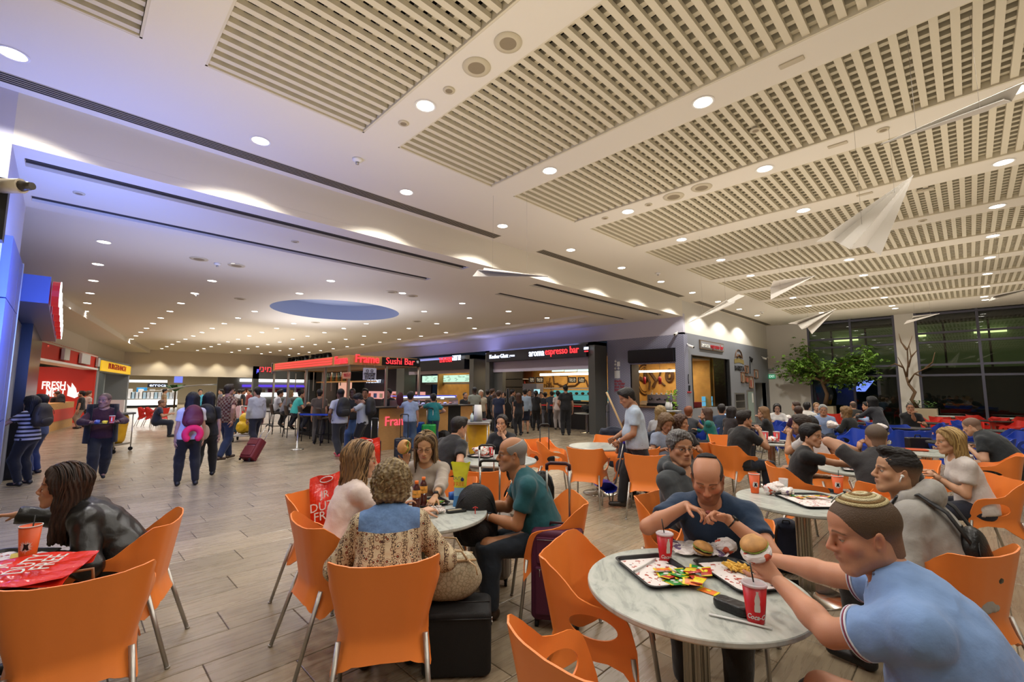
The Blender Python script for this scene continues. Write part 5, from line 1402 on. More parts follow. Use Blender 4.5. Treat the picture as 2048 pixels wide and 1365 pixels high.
P('sweep','man in a light blue short-sleeved shirt walking with a broom and dustpan',x,y,r,h=1.70,lod=1,w=1.06,skin='#a97b5e',hair=('short','#1a1614'),top='#a9b7c6',bottom='#15161b',lean=6,head=(8,-24,0),belly=.5,ra=(.08,.22,.085),la=(-.10,-.36,.13),lfoot=0,rh=(.16,.30,.95),rhd=(-.1,.8,-.5),lh=(-.10,.26,.93),lhd=(.2,.7,-.6),lc=1.1,rc=1.1,shoes='#2a211c',headfwd=14,watch=(-1,'#c0c0c0','#e0e0e0'))
dbg('sweep',(1245,782))
# shop fronts
def rect(mb,px0,py0,px1,py1,y=None,x=None,d=.02,back=0):
 """box on a wall plane spanning two photo pixels; d = thickness toward the hall"""
 a,b=at(px0,py0,y=y,x=x),at(px1,py1,y=y,x=x)
 if y is not None:mb.box(min(a.x,b.x),max(a.x,b.x),y-d,y+back,min(a.z,b.z),max(a.z,b.z))
 else:mb.box(x-back,x+d,min(a.y,b.y),max(a.y,b.y),min(a.z,b.z),max(a.z,b.z))
 return mb
signred,signwhite,signblue=glow('sign_red','#f0363c',1.5),glow('sign_white','#dfe8ff',1.8),glow('sign_blue','#5a5aff',1.6)
redflat,whiteflat=mat('print_red','#b3202c',.6),mat('print_white','#e2e2dc',.6)
ochre=mat('wood_ochre','#b98b4e',.55,var=.12,scale=6,stretch=(1,1,8),bump=.05)
ply=mat('wood_ply','#b98a50',.5,var=.1,scale=5,stretch=(2,2,14),bump=.04)
navy_=mat('sign_navy','#10121c',.4);bronze2=mat('portal_bronze','#5c5d58',.4,metal=.35);lintel=mat('lintel_mauve','#b9b0bd',.5)
def txt_on(s,px0,px1,py,plane_y,size,m,parent,ext=.02,kern=1,fit=True,sx=1,off=0,shear=0):
 a,b=at(px0,py,y=plane_y),at(px1,py,y=plane_y)
 o=text(s,size,m,parent,((a.x+b.x)/2,plane_y,(a.z+b.z)/2),(PI/2,0,0),ext,off=off,shear=shear)
 if fit:o.scale=((b.x-a.x)/max(o.dimensions.x,.01),1,1)
 return o
def txt_x(s,py,pxa,pxb,plane_x,size,m,parent,ext=.02,off=0,shear=0):
 """lettering on a wall of constant x seen from +x: reads along +y"""
 a,b=at(pxa,py,x=plane_x),at(pxb,py,x=plane_x)
 o=text(s,size,m,parent,(plane_x,(a.y+b.y)/2,(a.z+b.z)/2),(PI/2,0,PI/2),ext,off=off,shear=shear)
 o.scale=(abs(b.y-a.y)/max(o.dimensions.x,.01),1,1)
 return o
heb=lambda s:s[::-1]
# espresso bar portal
PY=13.92
ar=thing('coffee_bar','wide coffee bar front with black sign reading aroma espresso bar','shop',(-12.8,PY,0))
AX=lambda px,y=PY:at(px,720,y=y).x
def B(name,m,boxes,par):
 q=MB()
 for b in boxes:q.box(*b)
 o=q.build(name,m,par);o.matrix_parent_inverse=Matrix.Translation(par.location).inverted();return o
xr,xl=-9.72,AX(971)
B('portal_frame',bronze2,[(xl,xl+.28,PY,YS,0,3.42),(xr-.30,xr,PY,YS,0,3.42),(xl,xr,PY,YS,3.30,3.42)],ar)
q=MB();rect(q,978,712,1175,712,y=PY-.12);zt=at(1100,694,y=PY-.12).z;
B('sign_box',navy_,[(AX(977),AX(1177),PY-.14,PY+.3,2.88,3.34)],ar)
def T(o,par):o.matrix_parent_inverse=Matrix.Translation(par.location).inverted();return o
T(txt_on('aroma',1058,1088,706.5,PY-.16,.42,signwhite,ar,off=0.0013),ar);T(txt_on('espresso bar',1090,1157,702,PY-.16,.40,signred,ar,off=0.0013),ar)
T(txt_on('Kosher',979,999,714,PY-.16,.25,signwhite,ar,off=0.0006),ar);T(txt_on('Glatt',1000.5,1016,712.5,PY-.16,.25,signwhite,ar),ar)
T(txt_on(heb('מהדרין'),1019,1029,712,PY-.16,.12,signwhite,ar,.01),ar)
T(txt_on(heb('ארומה'),1168,1176.5,697,PY-.16,.16,signwhite,ar),ar);T(txt_on(heb('אספרסו'),1169,1176,703,PY-.16,.08,signred,ar),ar)
B('lintel',lintel,[(xl+.28,xr-.3,PY+.25,PY+.33,2.42,2.92)],ar)
B('shutter_guide',bronze2,[(xl+.28,xl+.85,PY+.3,PY+.5,0,2.9)],ar)
IY=18.4
B('interior_wall',mat('cafe_wall','#d2a052',.7,var=.15,scale=3),[(-21,-7.2,IY,IY+.1,0,3.4),(-21.0,-20.9,YS+.15,IY,0,3.4)],ar)
B('interior_ceiling',mat('cafe_ceiling','#c08a48',.6),[(-21,-7.2,YS+.15,IY,2.95,3.0)],ar)
lx=lambda px,y:at(px,760,y=y).x
def wallprint(par,items,y,m):
 q=MB()
 for pts,r in items:q.tube([at(px,py,y=y)for px,py in pts],r,4)
 return T(q.build('wall_drawing',m,par),par)
ink=mat('print_ink','#5a3d22',.7)
wallprint(ar,[([(1120,752),(1135,752),(1135,768),(1118,776)],.03),([(1117,770),(1128,774),(1150,772),(1160,764)],.05),([(1100,756),(1098,775),(1110,790)],.03),([(1106,752),(1108,768),(1116,768)],.05),([(1163,756),(1172,762),(1176,774)],.05)],IY-.03,ink)
T(txt_on('Hot',1093,1103,768,IY-.04,.34,ink,ar,.01),ar);T(txt_on('Drinks',1088,1108,774,IY-.04,.36,ink,ar,.01),ar)
q=MB();rect(q,1081,748,1180,750,y=17.0,d=.05);T(q.build('tube_light',glow('tube_white','#fff4e0',5),ar),ar)
for a,b in((1105,1129),(1130,1155),(1156,1180)):
 q=MB();rect(q,a,739.5-(a-1105)*.03,b-1,743.5,y=16.2,d=.04);T(q.build('menu_screen',glow('menu_screen','#bfe8d8',1.6),ar),ar)
dsign=mat('hang_sign','#17151d',.5)
for a,b,s1,s2 in((1058,1070,'Order','here'),(1072,1087,'Pick Up','Here'),(1137,1153,'Pick Up','Here'),(1156,1170,'Coffee','Pastry')):
 q=MB();rect(q,a,755,b,766,y=16.6,d=.03);o=T(q.build('hanging_sign',dsign,ar),ar)
 T(txt_on(s1,a+2,b-2,759,16.55,.13,whiteflat,ar,.004),ar);T(txt_on(s2,a+2.5,b-2.5,762.5,16.55,.11,whiteflat,ar,.004),ar)
for py in(759.5,775,788):
 q=MB();a,b=at(1008,py,y=17.6),at(1052,py,y=17.6);q.box(a.x,b.x,17.5,18.0,a.z-.02,a.z+.02);T(q.build('shelf',white,ar),ar)
q=MB();q.box(lx(1005,17.6)-.1,lx(1054,17.6),18.0,18.1,0,2.6);T(q.build('shelf_back',mat('shelf_back','#7a4a26',.6),ar),ar)
for k in range(17):
 px=1015.5+2.1*k;c=at(px,774.4,y=17.7);red_=k>11
 o=tag(MB().lathe([(.045,0),(.045,.22),(.018,.29),(.018,.34),(.0001,.34)],8).build('bottle',mat('bottle_red','#b3231c',.3)if red_ else mat('bottle_black','#1b1210',.3),loc=(c.x,17.7,at(1030,775,y=17.6).z+.02)),'%s small bottle from the left on the upper coffee bar shelf, %s one'%(ORD[k]if k<12 else ORD[k-12],'red' if red_ else 'black'),'bottle','%s bottles on the coffee bar shelf'%('red' if red_ else 'black'))
for k in range(9):
 px=1017+3.9*k;c=at(px,788,y=17.7)
 tag(MB().lathe([(.05,0),(.06,.16),(.03,.18),(.0001,.18)],8).build('coffee_bag',mat('bottle_red','#b3231c',.3),loc=(c.x,17.7,at(1030,788,y=17.6).z+.02)),'%s small red coffee bag from the left on the lower coffee bar shelf'%ORD[k],'bag','red coffee bags on the lower shelf')
q=MB();rect(q,1059,768,1087,850,y=16.9,d=.5);T(q.build('partition',mat('partition_grey','#6a6a78',.5),ar),ar)
q=MB();rect(q,1069,779,1080,788,y=16.3,d=.05);T(q.build('till_screen',glow('till_screen','#9fd0d8',1.2),ar),ar)
ct=thing('service_counter','dark service counter with red edge inside the coffee bar opening','counter',(-12.0,15.4,0))
B('counter_body',mat('counter_dark','#1a1614',.5),[(-13.6,-10.3,15.2,15.9,0,.98)],ct);B('counter_top',mat('counter_wood','#5a3c24',.4),[(-13.7,-10.3,15.1,16,.98,1.02)],ct)
B('red_edge',glow('edge_red','#d8201c',.5),[(-13.7,-10.3,15.08,15.1,.93,.97)],ct)
dc=thing('display_case','glass cake display case lit turquoise behind the coffee bar counter','display case',(-12.3,16.4,0))
B('case_base',mat('counter_dark','#1a1614',.5),[(-14.2,-10.8,16.2,16.9,0,1.1)],dc);B('case_glow',glow('case_cyan','#5fb8b4',.7),[(-14.1,-10.9,16.75,16.8,1.15,1.6)],dc)
B('case_top',white,[(-14.2,-10.8,16.15,16.9,1.66,1.72)],dc);B('case_shelf',steel,[(-14.1,-10.9,16.3,16.75,1.38,1.4)],dc)
for k in range(9):
 tag(MB().ell((0,0,0),(.09,.07,.06),8,6).build('pastry',bun,loc=(-13.9+.34*k,16.5,1.46)),'%s golden pastry from the left in the turquoise display case'%ORD[k],'pastry','pastries in the display case')
area((-13,16.5,2.85),(-13,16.6,0),5.5,1.6,110,(1,.80,.5));area((-18.8,16.8,2.85),(-18.8,16.8,0),1.5,1.4,18,(1,.75,.45))
# herringbone part: serving window, tv, lamps
hb=thing('serving_window','serving window in the herringbone wall with espresso machine behind','window',(-7.9,YS,1.0))
B('sill',mat('counter_wood','#5a3c24',.4),[(-8.7,-6.98,YS-.12,YS+.5,1.0,1.04)],hb)
B('reveal',mat('reveal_brown','#4a4038',.6),[(-8.72,-8.66,YS+.0,YS+.5,1.0,2.56)],hb)
B('back_wall',mat('cafe_wall','#d2a052',.7),[(-9.6,XW-.2,17.3,17.35,0,3.3)],hb)
B('back_ceiling',mat('cafe_ceiling2','#cfc4b2',.8),[(-9.6,XW-.18,YS+.13,17.3,2.75,2.8)],hb)
ring=lambda cx,cy,rx,ry,y,n=20:[at(cx+rx*math.cos(2*PI*i/n),cy+ry*math.sin(2*PI*i/n),y=y)for i in range(n+1)]
q=MB();q.tube(ring(1339,752,7,12,17.25),.05,4);q.tube(ring(1339,752,3.5,6,17.25),.03,4);q.tube([at(1288,742,y=17.25),at(1300,765,y=17.25),at(1298,780,y=17.25)],.05,4);q.tube([at(1300,745,y=17.25),at(1312,762,y=17.25),at(1306,775,y=17.25)],.07,4)
q.tube([at(1322,742,y=17.25),at(1316,760,y=17.25),at(1330,772,y=17.25)],.04,4);T(q.build('wall_drawing',ink,hb),hb)
q=MB();rect(q,1275,742,1350,744,y=16.6,d=.04);T(q.build('tube_light',glow('tube_white','#fff4e0',5),hb),hb)
area((-8.0,16.2,2.65),(-8,16.3,0),1.6,1.2,34,(1,.86,.62))
for px in(1289,1320):
 c=at(px,762,y=15.9);t=thing('pendant_lamp','slim red pendant lamp in the serving window, %s one'%('left' if px<1300 else 'right'),'lamp',(c.x,15.9,0))
 q=MB();q.lathe([(.055,c.z-.13),(.055,c.z+.13),(.02,c.z+.15),(.0001,c.z+.15)],16);q.build('shade',mat('lamp_red','#a3122a',.35),t)
 q=MB();q.tube([(0,0,c.z+.15),(0,0,2.75)],.006,6);q.build('cord',blackm,t)
em=thing('espresso_machine','chrome espresso machine with cups on top in the serving window','coffee machine',(-8.0,15.7,1.04))
q=MB();q.rbox(-.5,.5,-.25,.25,.1,.42,.04);q.build('body',steel,em)
q=MB();q.box(-.48,.48,-.3,.2,0,.1);q.build('drip_tray',blackm,em)
for k in range(3):q=MB();q.tube([(-.3+.3*k,-.25,.28),(-.3+.3*k,-.36,.24),(-.3+.3*k,-.42,.24)],.03,8);q.build('group_head',black,em)
for k in range(5):tag(MB().lathe([(.03,0),(.042,.06),(.038,.06),(.0001,.01)],10).build('cup',white,loc=(-8.38+.19*k,15.62,1.462)),'%s white coffee cup from the left on the espresso machine'%ORD[k],'cup','cups on the espresso machine')
pl=thing('potted_plant','small bright green leafy plant at the right of the serving window','plant',(-7.12,YS-.12,1.0))
R=random.Random(4);q=MB()
for k in range(70):
 a=R.uniform(0,6.3);l_=R.uniform(.12,.42);z=R.uniform(-.25,.45);c=V((.13*math.cos(a)*R.random()+.02,.08*math.sin(a)*R.random(),z+.2));d=V((math.cos(a),math.sin(a)*.5,R.uniform(-.6,.5))).normalized();n=d.orthogonal()*.018
 q.add([c,c+d*.05+n,c+d*.11,c+d*.05-n],[(0,1,2,3)])
q.build('foliage',mat('leaf_lime','#7fae32',.5),pl);MB().lathe([(.06,0),(.09,.18),(.0001,.18)],12).build('pot',black,pl)
tv=thing('wall_screen','black switched-off screen above the serving window','screen',(0,0,0));q=MB();rect(q,1257,703,1348,727,y=YS-.05,d=.08)
a,b=at(1257,728,y=YS-.1),at(1347,697,y=YS-.1);q=MB();q.box(a.x,b.x,YS-.14,YS-.03,2.62,3.05);q.build('screen',mat('screen_off','#08080a',.25),tv);q=MB();q.box(a.x-.02,b.x+.02,YS-.05,YS-.005,2.6,3.07);q.build('frame',black,tv)
me_=thing('wall_lettering','white icons and red lettering made to order just for you on the herringbone wall','lettering',(0,0,0))
for s,py,w0 in(('made',762.5,1243),('to order',768,1250),('just for',774,1248.5),('you',780,1238)):
 txt_on(s,1229,w0,py,YS-.015,.15,redflat,me_,.004,off=0.0006)
q=MB()
for a,b,c,d in((1229,742,1240,757),(1234,724,1240,733)):rect(q,a,b,c,d,y=YS-.006,d=.006)
for cx,cy in((1231,722.5),(1230.5,729),(1230.5,737),(1237,737)):q.tube([at(cx-1.6,cy,y=YS-.01),at(cx,cy+2.4,y=YS-.01),at(cx+1.6,cy,y=YS-.01)],.02,4);q.tube([at(cx,cy-2.6,y=YS-.01),at(cx,cy+2,y=YS-.01)],.015,4)
q.build('icons',whiteflat,me_)
# grey side wall fittings (x = XW)
GX=XW+.012
sb=thing('wall_sign','framed white sign board reading aroma espresso bar on the grey wall','sign',(0,0,0))
q=MB();q.box(XW+.005,XW+.05,15.95,18.13,3.10,3.42);q.build('sign_frame',mat('sign_frame','#6a5a48',.5),sb);q=MB();q.box(XW+.05,XW+.055,16.0,18.08,3.14,3.38);q.build('panel',mat('sign_panel','#8f8f92',.5),sb)
o=text('aroma',.26,whiteflat,sb,(XW+.06,16.42,3.25),(PI/2,0,PI/2),.01,off=0.0019);o.scale=(.72/o.dimensions.x,1,1);o=text('espresso bar',.26,redflat,sb,(XW+.06,17.43,3.25),(PI/2,0,PI/2),.01,off=0.0013);o.scale=(1.22/o.dimensions.x,1,1)
cw=thing('cafe_side_window','large side window of the coffee bar showing a printed wood wall and till screens','window',(0,0,0))
q=MB();q.add([(XW-.08,15.3,1.02),(XW-.08,18.76,1.02),(XW-.08,18.76,2.84),(XW-.08,15.3,2.84)],[(0,1,2,3)])
def clear_glass():
 m=bpy.data.materials.new('clear_glass');m.use_nodes=True;t=m.node_tree;t.nodes.clear();N=t.nodes;L=t.links
 o=N.new('ShaderNodeOutputMaterial');tr=N.new('ShaderNodeBsdfTransparent');g=N.new('ShaderNodeBsdfGlossy');g.inputs['Roughness'].default_value=.02
 mx=N.new('ShaderNodeMixShader');fr=N.new('ShaderNodeFresnel');fr.inputs[0].default_value=1.45;L.new(fr.outputs[0],mx.inputs[0]);L.new(tr.outputs[0],mx.inputs[1]);L.new(g.outputs[0],mx.inputs[2]);L.new(mx.outputs[0],o.inputs[0]);return m
cglass=clear_glass();q.build('pane',cglass,cw)
q=MB();q.box(XW-.14,XW+.01,18.68,18.78,1.0,2.85);q.box(XW-.14,XW+.01,15.28,15.33,1.0,2.85);q.build('window_frame',blackm,cw)
q=MB();q.box(-9.6,-9.55,14.9,22,0,3.3);q.build('printed_wall',mat('cafe_wall','#d2a052',.7),cw);q=MB();q.box(-9.6,XW-.18,19.6,19.65,0,3.4);q.build('dark_partition',mat('cafe_dark','#3b3833',.6),cw)
q=MB();q.tube([V((-9.52,17.2+.62*math.cos(t*PI/12),2.05+.62*math.sin(t*PI/12)))for t in range(25)],.035,4);q.tube([V((-9.52,17.2+.5*math.cos(t*PI/12),2.05+.5*math.sin(t*PI/12)))for t in range(25)],.015,4)
for s_ in(-1,0,1):q.tube([(-9.52,17.2+.05*s_,2.0),(-9.52,17.2+.4*s_,2.4-.3*abs(s_))],.09,6)
q.build('wall_drawing',ink,cw)
q=MB();q.box(-8.9,XW-.2,15.4,18.7,.92,1.0);q.build('worktop',ochre,cw);q=MB();q.box(XW-.6,XW-.55,15.3,18.7,0,.9);q.build('under_counter',blackm,cw)
area((-8.2,17.5,3.2),(-8.2,17.5,0),1.5,3.0,40,(1,.84,.6))
for k,(y0,z0)in enumerate(((17.0,1.22),(17.5,1.22),(17.0,1.03),(17.5,1.03))):
 q=MB();q.box(XW-.42,XW-.40,y0,y0+.46,z0,z0+.17);tag(q.build('till_screen',glow('till_screen2','#5fb6dc',.9)),'small cyan till screen behind the side window, %s'%('top left','top right','bottom left','bottom right')[k],'screen','till screens')
q=MB();q.rbox(XW-.5,XW-.25,15.45,16.6,1.01,1.2,.02);tag(q.build('red_box',mat('box_red','#a3141f',.5)),'long red box on the worktop behind the side window','box')
q=MB();q.rbox(XW-.6,XW-.3,15.5,16.1,1.21,1.6,.02);tag(q.build('white_box',white),'white box stacked on the red box in the side window','box')
be=thing('wall_emblem','round emblem with ribbon reading BARISTA painted on the grey wall','lettering',(0,0,0))
c=V((GX,19.83,2.95));q=MB();q.tube([c+V((0,.42*math.cos(t*PI/16),.36*math.sin(t*PI/16)))for t in range(17)],.018,4);q.tube([c+V((0,.36*math.cos(t*PI/16),.30*math.sin(t*PI/16)))for t in range(17)],.008,4);q.tube([c+V((0,-.25,.02)),c+V((0,-.1,.14)),c+V((0,.05,.12)),c+V((0,.26,.06))],.05,6);q.build('arch',ink,be)
q=MB();q.grid([[(GX,19.3+.11*i,2.80+.06*math.sin(i/10*PI)+z)for i in range(11)]for z in(-.09,.09)]);q.build('ribbon',mat('ribbon_gold','#8a7a48',.6),be)
o=text('BARISTA',.30,blackm,be,(GX,19.85,2.52),(PI/2,0,PI/2),.006,off=0.0016);o.scale=(1.1/o.dimensions.x,1,1)
bgr=[(834,738,880,865),(882,660,925,755),(890,785,925,865),(930,790,982,932),(992,708,1038,815)]
for k,(a,b,c_,d)in enumerate(bgr):
 f=lambda u,v:(1340+u/5.936,620+v/5.936);p0,p1=at(*f(a,b),x=XW),at(*f(c_,d),x=XW);t=thing('picture_frame','small wooden picture frame on the grey wall, %s'%('lowest left, pale print','upper middle, under the emblem','small one in the middle with red print','large lower one with red figure','rightmost one')[k],'picture',(0,0,0))
 y0,y1,z0,z1=min(p0.y,p1.y),max(p0.y,p1.y),min(p0.z,p1.z),max(p0.z,p1.z);q=MB()
 for bx in((y0,y1,z0,z0+.03),(y0,y1,z1-.03,z1),(y0,y0+.03,z0,z1),(y1-.03,y1,z0,z1)):q.box(XW+.004,XW+.05,*bx)
 q.build('frame',mat('frame_wood','#8a6248',.5),t);q=MB();q.box(XW+.004,XW+.02,y0+.02,y1-.02,z0+.02,z1-.02);q.build('print',mat('print_%d'%k,('#b8a894','#8f8678','#c9a08a','#b9aea0','#c8c4bc')[k],.6),t)
 q=MB();q.box(XW+.021,XW+.024,(y0*2+y1)/3,(y0+2*y1)/3,z0+.12*(z1-z0),z0+.7*(z1-z0));q.build('motif',mat('motif_%d'%k,('#6a5a4a','#4a4038','#b33a2a','#a34436','#5a5a58')[k],.6),t)
lp=thing('painted_lamp','black painted street lamp silhouette on the grey wall','wall decoration',(0,0,0));q=MB();f=lambda u,v:at(1340+u/5.936,620+v/5.936,x=XW)+V((.012,0,0));q.tube([f(947,760),f(945,600),f(952,565)],.022,5);q.build('pole',blackm,lp);q=MB();q.tube([f(940,560),f(960,590),f(962,625)],[.03,.09,.03],6);q.build('head',blackm,lp)
kn=thing('painted_candle','black and red painted sign on the left end of the grey wall','wall decoration',(0,0,0));q=MB();q.tube([f(222,965),f(222,900)],.045,5);q.tube([f(218,880),f(212,820),f(214,765)],.015,5);q.build('stick',blackm,kn);q=MB();q.tube([f(203,980),f(245,980)],.03,4);q.build('base_line',redflat,kn)
ov=thing('wall_cabinet','steel hatch with two dark glass panels in the grey wall','cabinet',(0,0,0));q=MB();q.box(XW+.004,XW+.04,19.14,20.23,.85,1.52);q.build('frame',alum,ov)
for z in(.92,1.21):q=MB();q.box(XW+.04,XW+.045,19.2,20.17,z,z+.25);q.build('pane',mat('hatch_glass','#0e0a0a',.2),ov)
nd=thing('narrow_door','narrow greenish glass door leaf in the grey wall','door',(0,0,0));q=MB();q.box(XW+.004,XW+.03,20.54,21.4,0,1.63);q.build('frame',alum,nd);q=MB();q.box(XW+.03,XW+.035,20.62,21.32,.06,1.56);q.build('pane',mat('door_green','#8fa39c',.25),nd);q=MB();q.box(XW+.036,XW+.04,21.1,21.26,1.1,1.5);q.build('notice',whiteflat,nd)
d1_=MB();d1_.box(XW-.5,XW-.45,21.7,23.25,0,1.97);dr_=struct('door_1',d1_,mat('door_grey','#7d8488',.5));q=MB();q.tube([(XW-.44,22.9,.95),(XW-.40,22.9,.95),(XW-.40,22.6,.95)],.02,6);q.build('door_handle',steel,dr_);q=MB();q.box(XW-.449,XW-.445,22.2,22.5,1.2,1.6);q.build('notice',whiteflat,dr_)
q=MB();q.box(XW-.5,XW-.02,21.66,21.7,0,1.99);q.box(XW-.5,XW-.02,23.25,23.29,0,1.99);q.box(XW-.5,XW-.02,21.66,23.29,1.97,2.0);q.build('door_frame',mat('door_frame_grey','#9a9d9f',.5),dr_)
ex=thing('exit_sign','small green EXIT sign on the white wall beside the grey wall','sign',(0,0,0));q=MB();rect(q,1537,749.5,1551,757.5,y=YW-.03,d=.03);q.build('panel',glow('exit_green','#2f9a6a',.7),ex);txt_on('EXIT',1538.5,1549.5,753.5,YW-.07,.16,glow('exit_text','#dff5e6',1.0),ex,.003,off=0.0006)
q=MB();rect(q,1549,731,1558,740,y=YW-.02,d=.06);tag(q.build('speaker_box',mat('box_white','#c9c8c2',.6)),'small square white wall speaker above the green exit sign','speaker')
q=MB();rect(q,1535,738,1548,740,y=YW-.02,d=.04);rect(q,1536,744,1549,745,y=YW-.02,d=.02);tag(q.build('door_closer_rail',steel),'thin metal rails on the white wall above the exit sign','rail')
def cctv(px,py,y=None,x=None,lb=''):
 c=at(px,py,y=y,x=x);t=thing('security_camera',lb,'camera',c);q=MB();n=V((1,0,0))if x is not None else V((0,-1,0))
 q.tube([V((0,0,.08)),n*.06+V((0,0,.04))],.02,6);q.build('bracket',white,t);q=MB();q.tube([n*.05+V((0,0,.02)),n*.22-V((0,0,.05))],.045,8);q.build('housing',white,t);q=MB();q.tube([n*.22-V((0,0,.05)),n*.24-V((0,0,.055))],.03,8);q.build('lens',black,t)
cctv(1374,693,x=XW+.01,lb='white bullet security camera at the left of the framed sign');cctv(1523,717,x=XW+.01,lb='white security camera near the far end of the grey wall');cctv(1355,668,y=YS-.01,lb='white security camera at the top corner of the herringbone wall');cctv(1537,716,y=YW-.02,lb='dark dome camera in the corner by the exit sign')
# second coffee portal behind the sushi booth
p2=thing('coffee_kiosk','dark portal of a second coffee shop with a Hebrew sign and green menu panels','shop',(0,0,0));Y2=13.95;x2r=-16.75
B0=lambda nm,m,bx,t:(lambda q:(([q.box(*b)for b in bx]),q.build(nm,m,t))[1])(MB())
B0('portal_frame',bronze2,[(x2r-.32,x2r,Y2,YS,0,3.30),(-23.4,-23.0,Y2,YS,0,3.3),(-23.4,x2r,Y2,YS,3.1,3.3)],p2)
B0('sign_box',navy_,[(-22.4,-17.35,Y2-.1,Y2+.3,2.62,3.12)],p2)
txt_on(heb('ארומה'),905,921,716,Y2-.13,.42,signwhite,p2,off=0.0009);txt_on(heb('אספרסו בר'),878,903.5,720,Y2-.13,.42,signred,p2,off=0.0009)
B0('kiosk_wall',mat('kiosk_dark','#2a241f',.6),[(-23.4,-16.9,17.5,17.6,0,3.2),(-23.4,-16.9,YS,17.5,3.05,3.1)],p2);B0('lintel',lintel,[(-23,x2r-.3,Y2+.3,Y2+.38,2.45,2.65)],p2)
for k in range(6):
 px=844+15.6*k;q=MB();a,b=at(px+.6,750,y=15.2),at(min(px+15,938),750,y=15.2);q.box(a.x,b.x,15.2,15.25,2.02,2.40);o=q.build('menu_panel',glow('menu_green','#bfe6cf',1.15),p2)
 q=MB();R=random.Random(k);
 for j in range(5):u,v=R.uniform(a.x+.1,b.x-.15),2.08+.065*j;q.box(u,u+R.uniform(.1,.3),15.19,15.2,v,v+.02)
 q.build('menu_print',mat('menu_ink','#6a8a78',.6),o)
B0('menu_rail',alum,[(-22.6,-17.3,15.15,15.3,1.9,2.0)],p2)
fd=thing('drinks_fridge','glass-fronted drinks fridge glowing pale green inside the second coffee shop','fridge',(at(902,780,y=16.5).x,16.5,0));B0('cabinet',graydk,[(-.75,.75,0,.6,0,2.0)],fd);B0('header',glow('fridge_head','#cfe8e0',1.6),[(-.7,.7,-.03,0,1.8,1.97)],fd)
for q_ in(-1,1):B0('door',glow('fridge_glow','#8fc9b4',.35),[(min(q_*.03,q_*.68),max(q_*.03,q_*.68),-.02,0,.2,1.75)],fd)
for k in range(4):B0('shelf',steel,[(-.68,.68,-.05,-.02,.5+.32*k,.52+.32*k)],fd)
area((-20,16,2.9),(-20,16,0),4,1.5,34,(1,.85,.65))
# sushi booth
bx=-11.5;fc=at(700,710,x=bx);fz1=fc.z;fz0=at(700,729.5,x=bx).z;ye=at(838,716,x=bx).y;xe=at(545,731,y=fc.y).x
bt=thing('sushi_booth','timber-framed sushi booth with glowing red Frame and Sushi Bar signs','kiosk',(0,0,0))
B0('fascia',ply,[(bx-.06,bx,fc.y,ye,fz0,fz1),(xe,bx-.06,fc.y,fc.y+.06,fz0,fz1),(xe,xe+.06,fc.y,ye,fz0,fz1),(xe,bx,ye-.06,ye,fz0,fz1)],bt)
B0('fascia_edge',alum,[(xe,bx+.005,fc.y-.012,fc.y,fz0-.03,fz0),(xe-.05,xe,fc.y-.02,fc.y+.05,fz0-.1,fz1+.03)],bt)
B0('canopy',mat('booth_ceiling','#7a5f40',.6),[(xe+.06,bx-.06,fc.y+.06,ye-.06,fz0+.03,fz0+.06)],bt)
txt_x('Frame',719,711,758,bx+.03,.31,signred,bt,.02,off=0.0022)
q=MB();rect(q,763.5,714,838,729,x=bx+.005,d=.03);a,b=at(764,720,x=bx),at(838,720,x=bx);q=MB();q.box(bx+.001,bx+.035,a.y,b.y+.02,fz0+.02,fz1-.02);q.build('sign_screen',mat('screen_panel','#14181a',.2),bt)
txt_x('Sushi Bar',724,772,829,bx+.045,.26,signred,bt,.01,off=0.0006);txt_x(heb('סושי'),724.5,833.5,837,bx+.045,.12,whiteflat,bt,.01)
o=txt_on('Frame',670,694,721,fc.y-.02,.31,signred,bt,off=0.0016)
xs0,xs1=at(665,722,y=fc.y).x,xe+.3;q=MB();nn=60
for k in range(nn):
 u=xs1+(xs0-xs1)*k/nn;
 for j in range(3):z0=fz0+.03+.075*j;q.add([(u,fc.y-.015,z0),(u+.05,fc.y-.015,z0),(u+.10,fc.y-.015,z0+.06),(u+.05,fc.y-.015,z0+.06)],[(0,1,2,3)])
o=q.build('led_pattern',glow('led_red','#ff4a4a',1.3),bt);o['kind']='stuff'
for px in(548,577,613,651,698):
 c=at(px,800,y=fc.y+.12);B0('post',steel,[(c.x-.03,c.x+.03,fc.y+.05,fc.y+.11,1.08,fz0)],bt)
for px in(772,838):c=at(px,800,x=bx-.03);B0('post',steel,[(bx-.09,bx-.03,c.y-.03,c.y+.03,1.1,fz0)],bt)
for k in range(7):c=at(590+18*k,770,y=7.0);B0('hanger',steel,[(c.x-.015,c.x+.015,7.0,7.03,1.55+.2*(k%2),fz0)],bt)
z=at(700,764,y=6.9).z;B0('hanging_shelf',ply,[(at(640,764,y=6.9).x,at(745,764,y=6.9).x,6.75,7.05,z-.02,z+.02)],bt)
for k in range(12):c=at(655+3.6*k,764,y=6.9);tag(MB().lathe([(.035,0),(.035,.18),(.013,.24),(.013,.3),(.0001,.3)],8).build('bottle',mat(('wine_green','wine_dark','wine_amber')[k%3],('#2c3f26','#16100f','#7a4a1c')[k%3],.2),loc=(c.x,6.9,z+.02)),'%s liquor bottle from the left on the hanging shelf of the sushi booth'%ORD[k],'bottle','bottles on the booth shelf')
cx_=-11.2;cp=at(757,901,z=0);ce_=at(945,840,x=cx_).y;h1=1.12;yb=at(757,860,x=cx_).y;ya_=at(741,860,x=cx_).y
cn=thing('sushi_counter','wood-faced sushi counter with black stripes and pink Frame lettering','counter',(0,0,0))
yk0,yk1=at(896,840,x=cx_).y,at(921,840,x=cx_).y
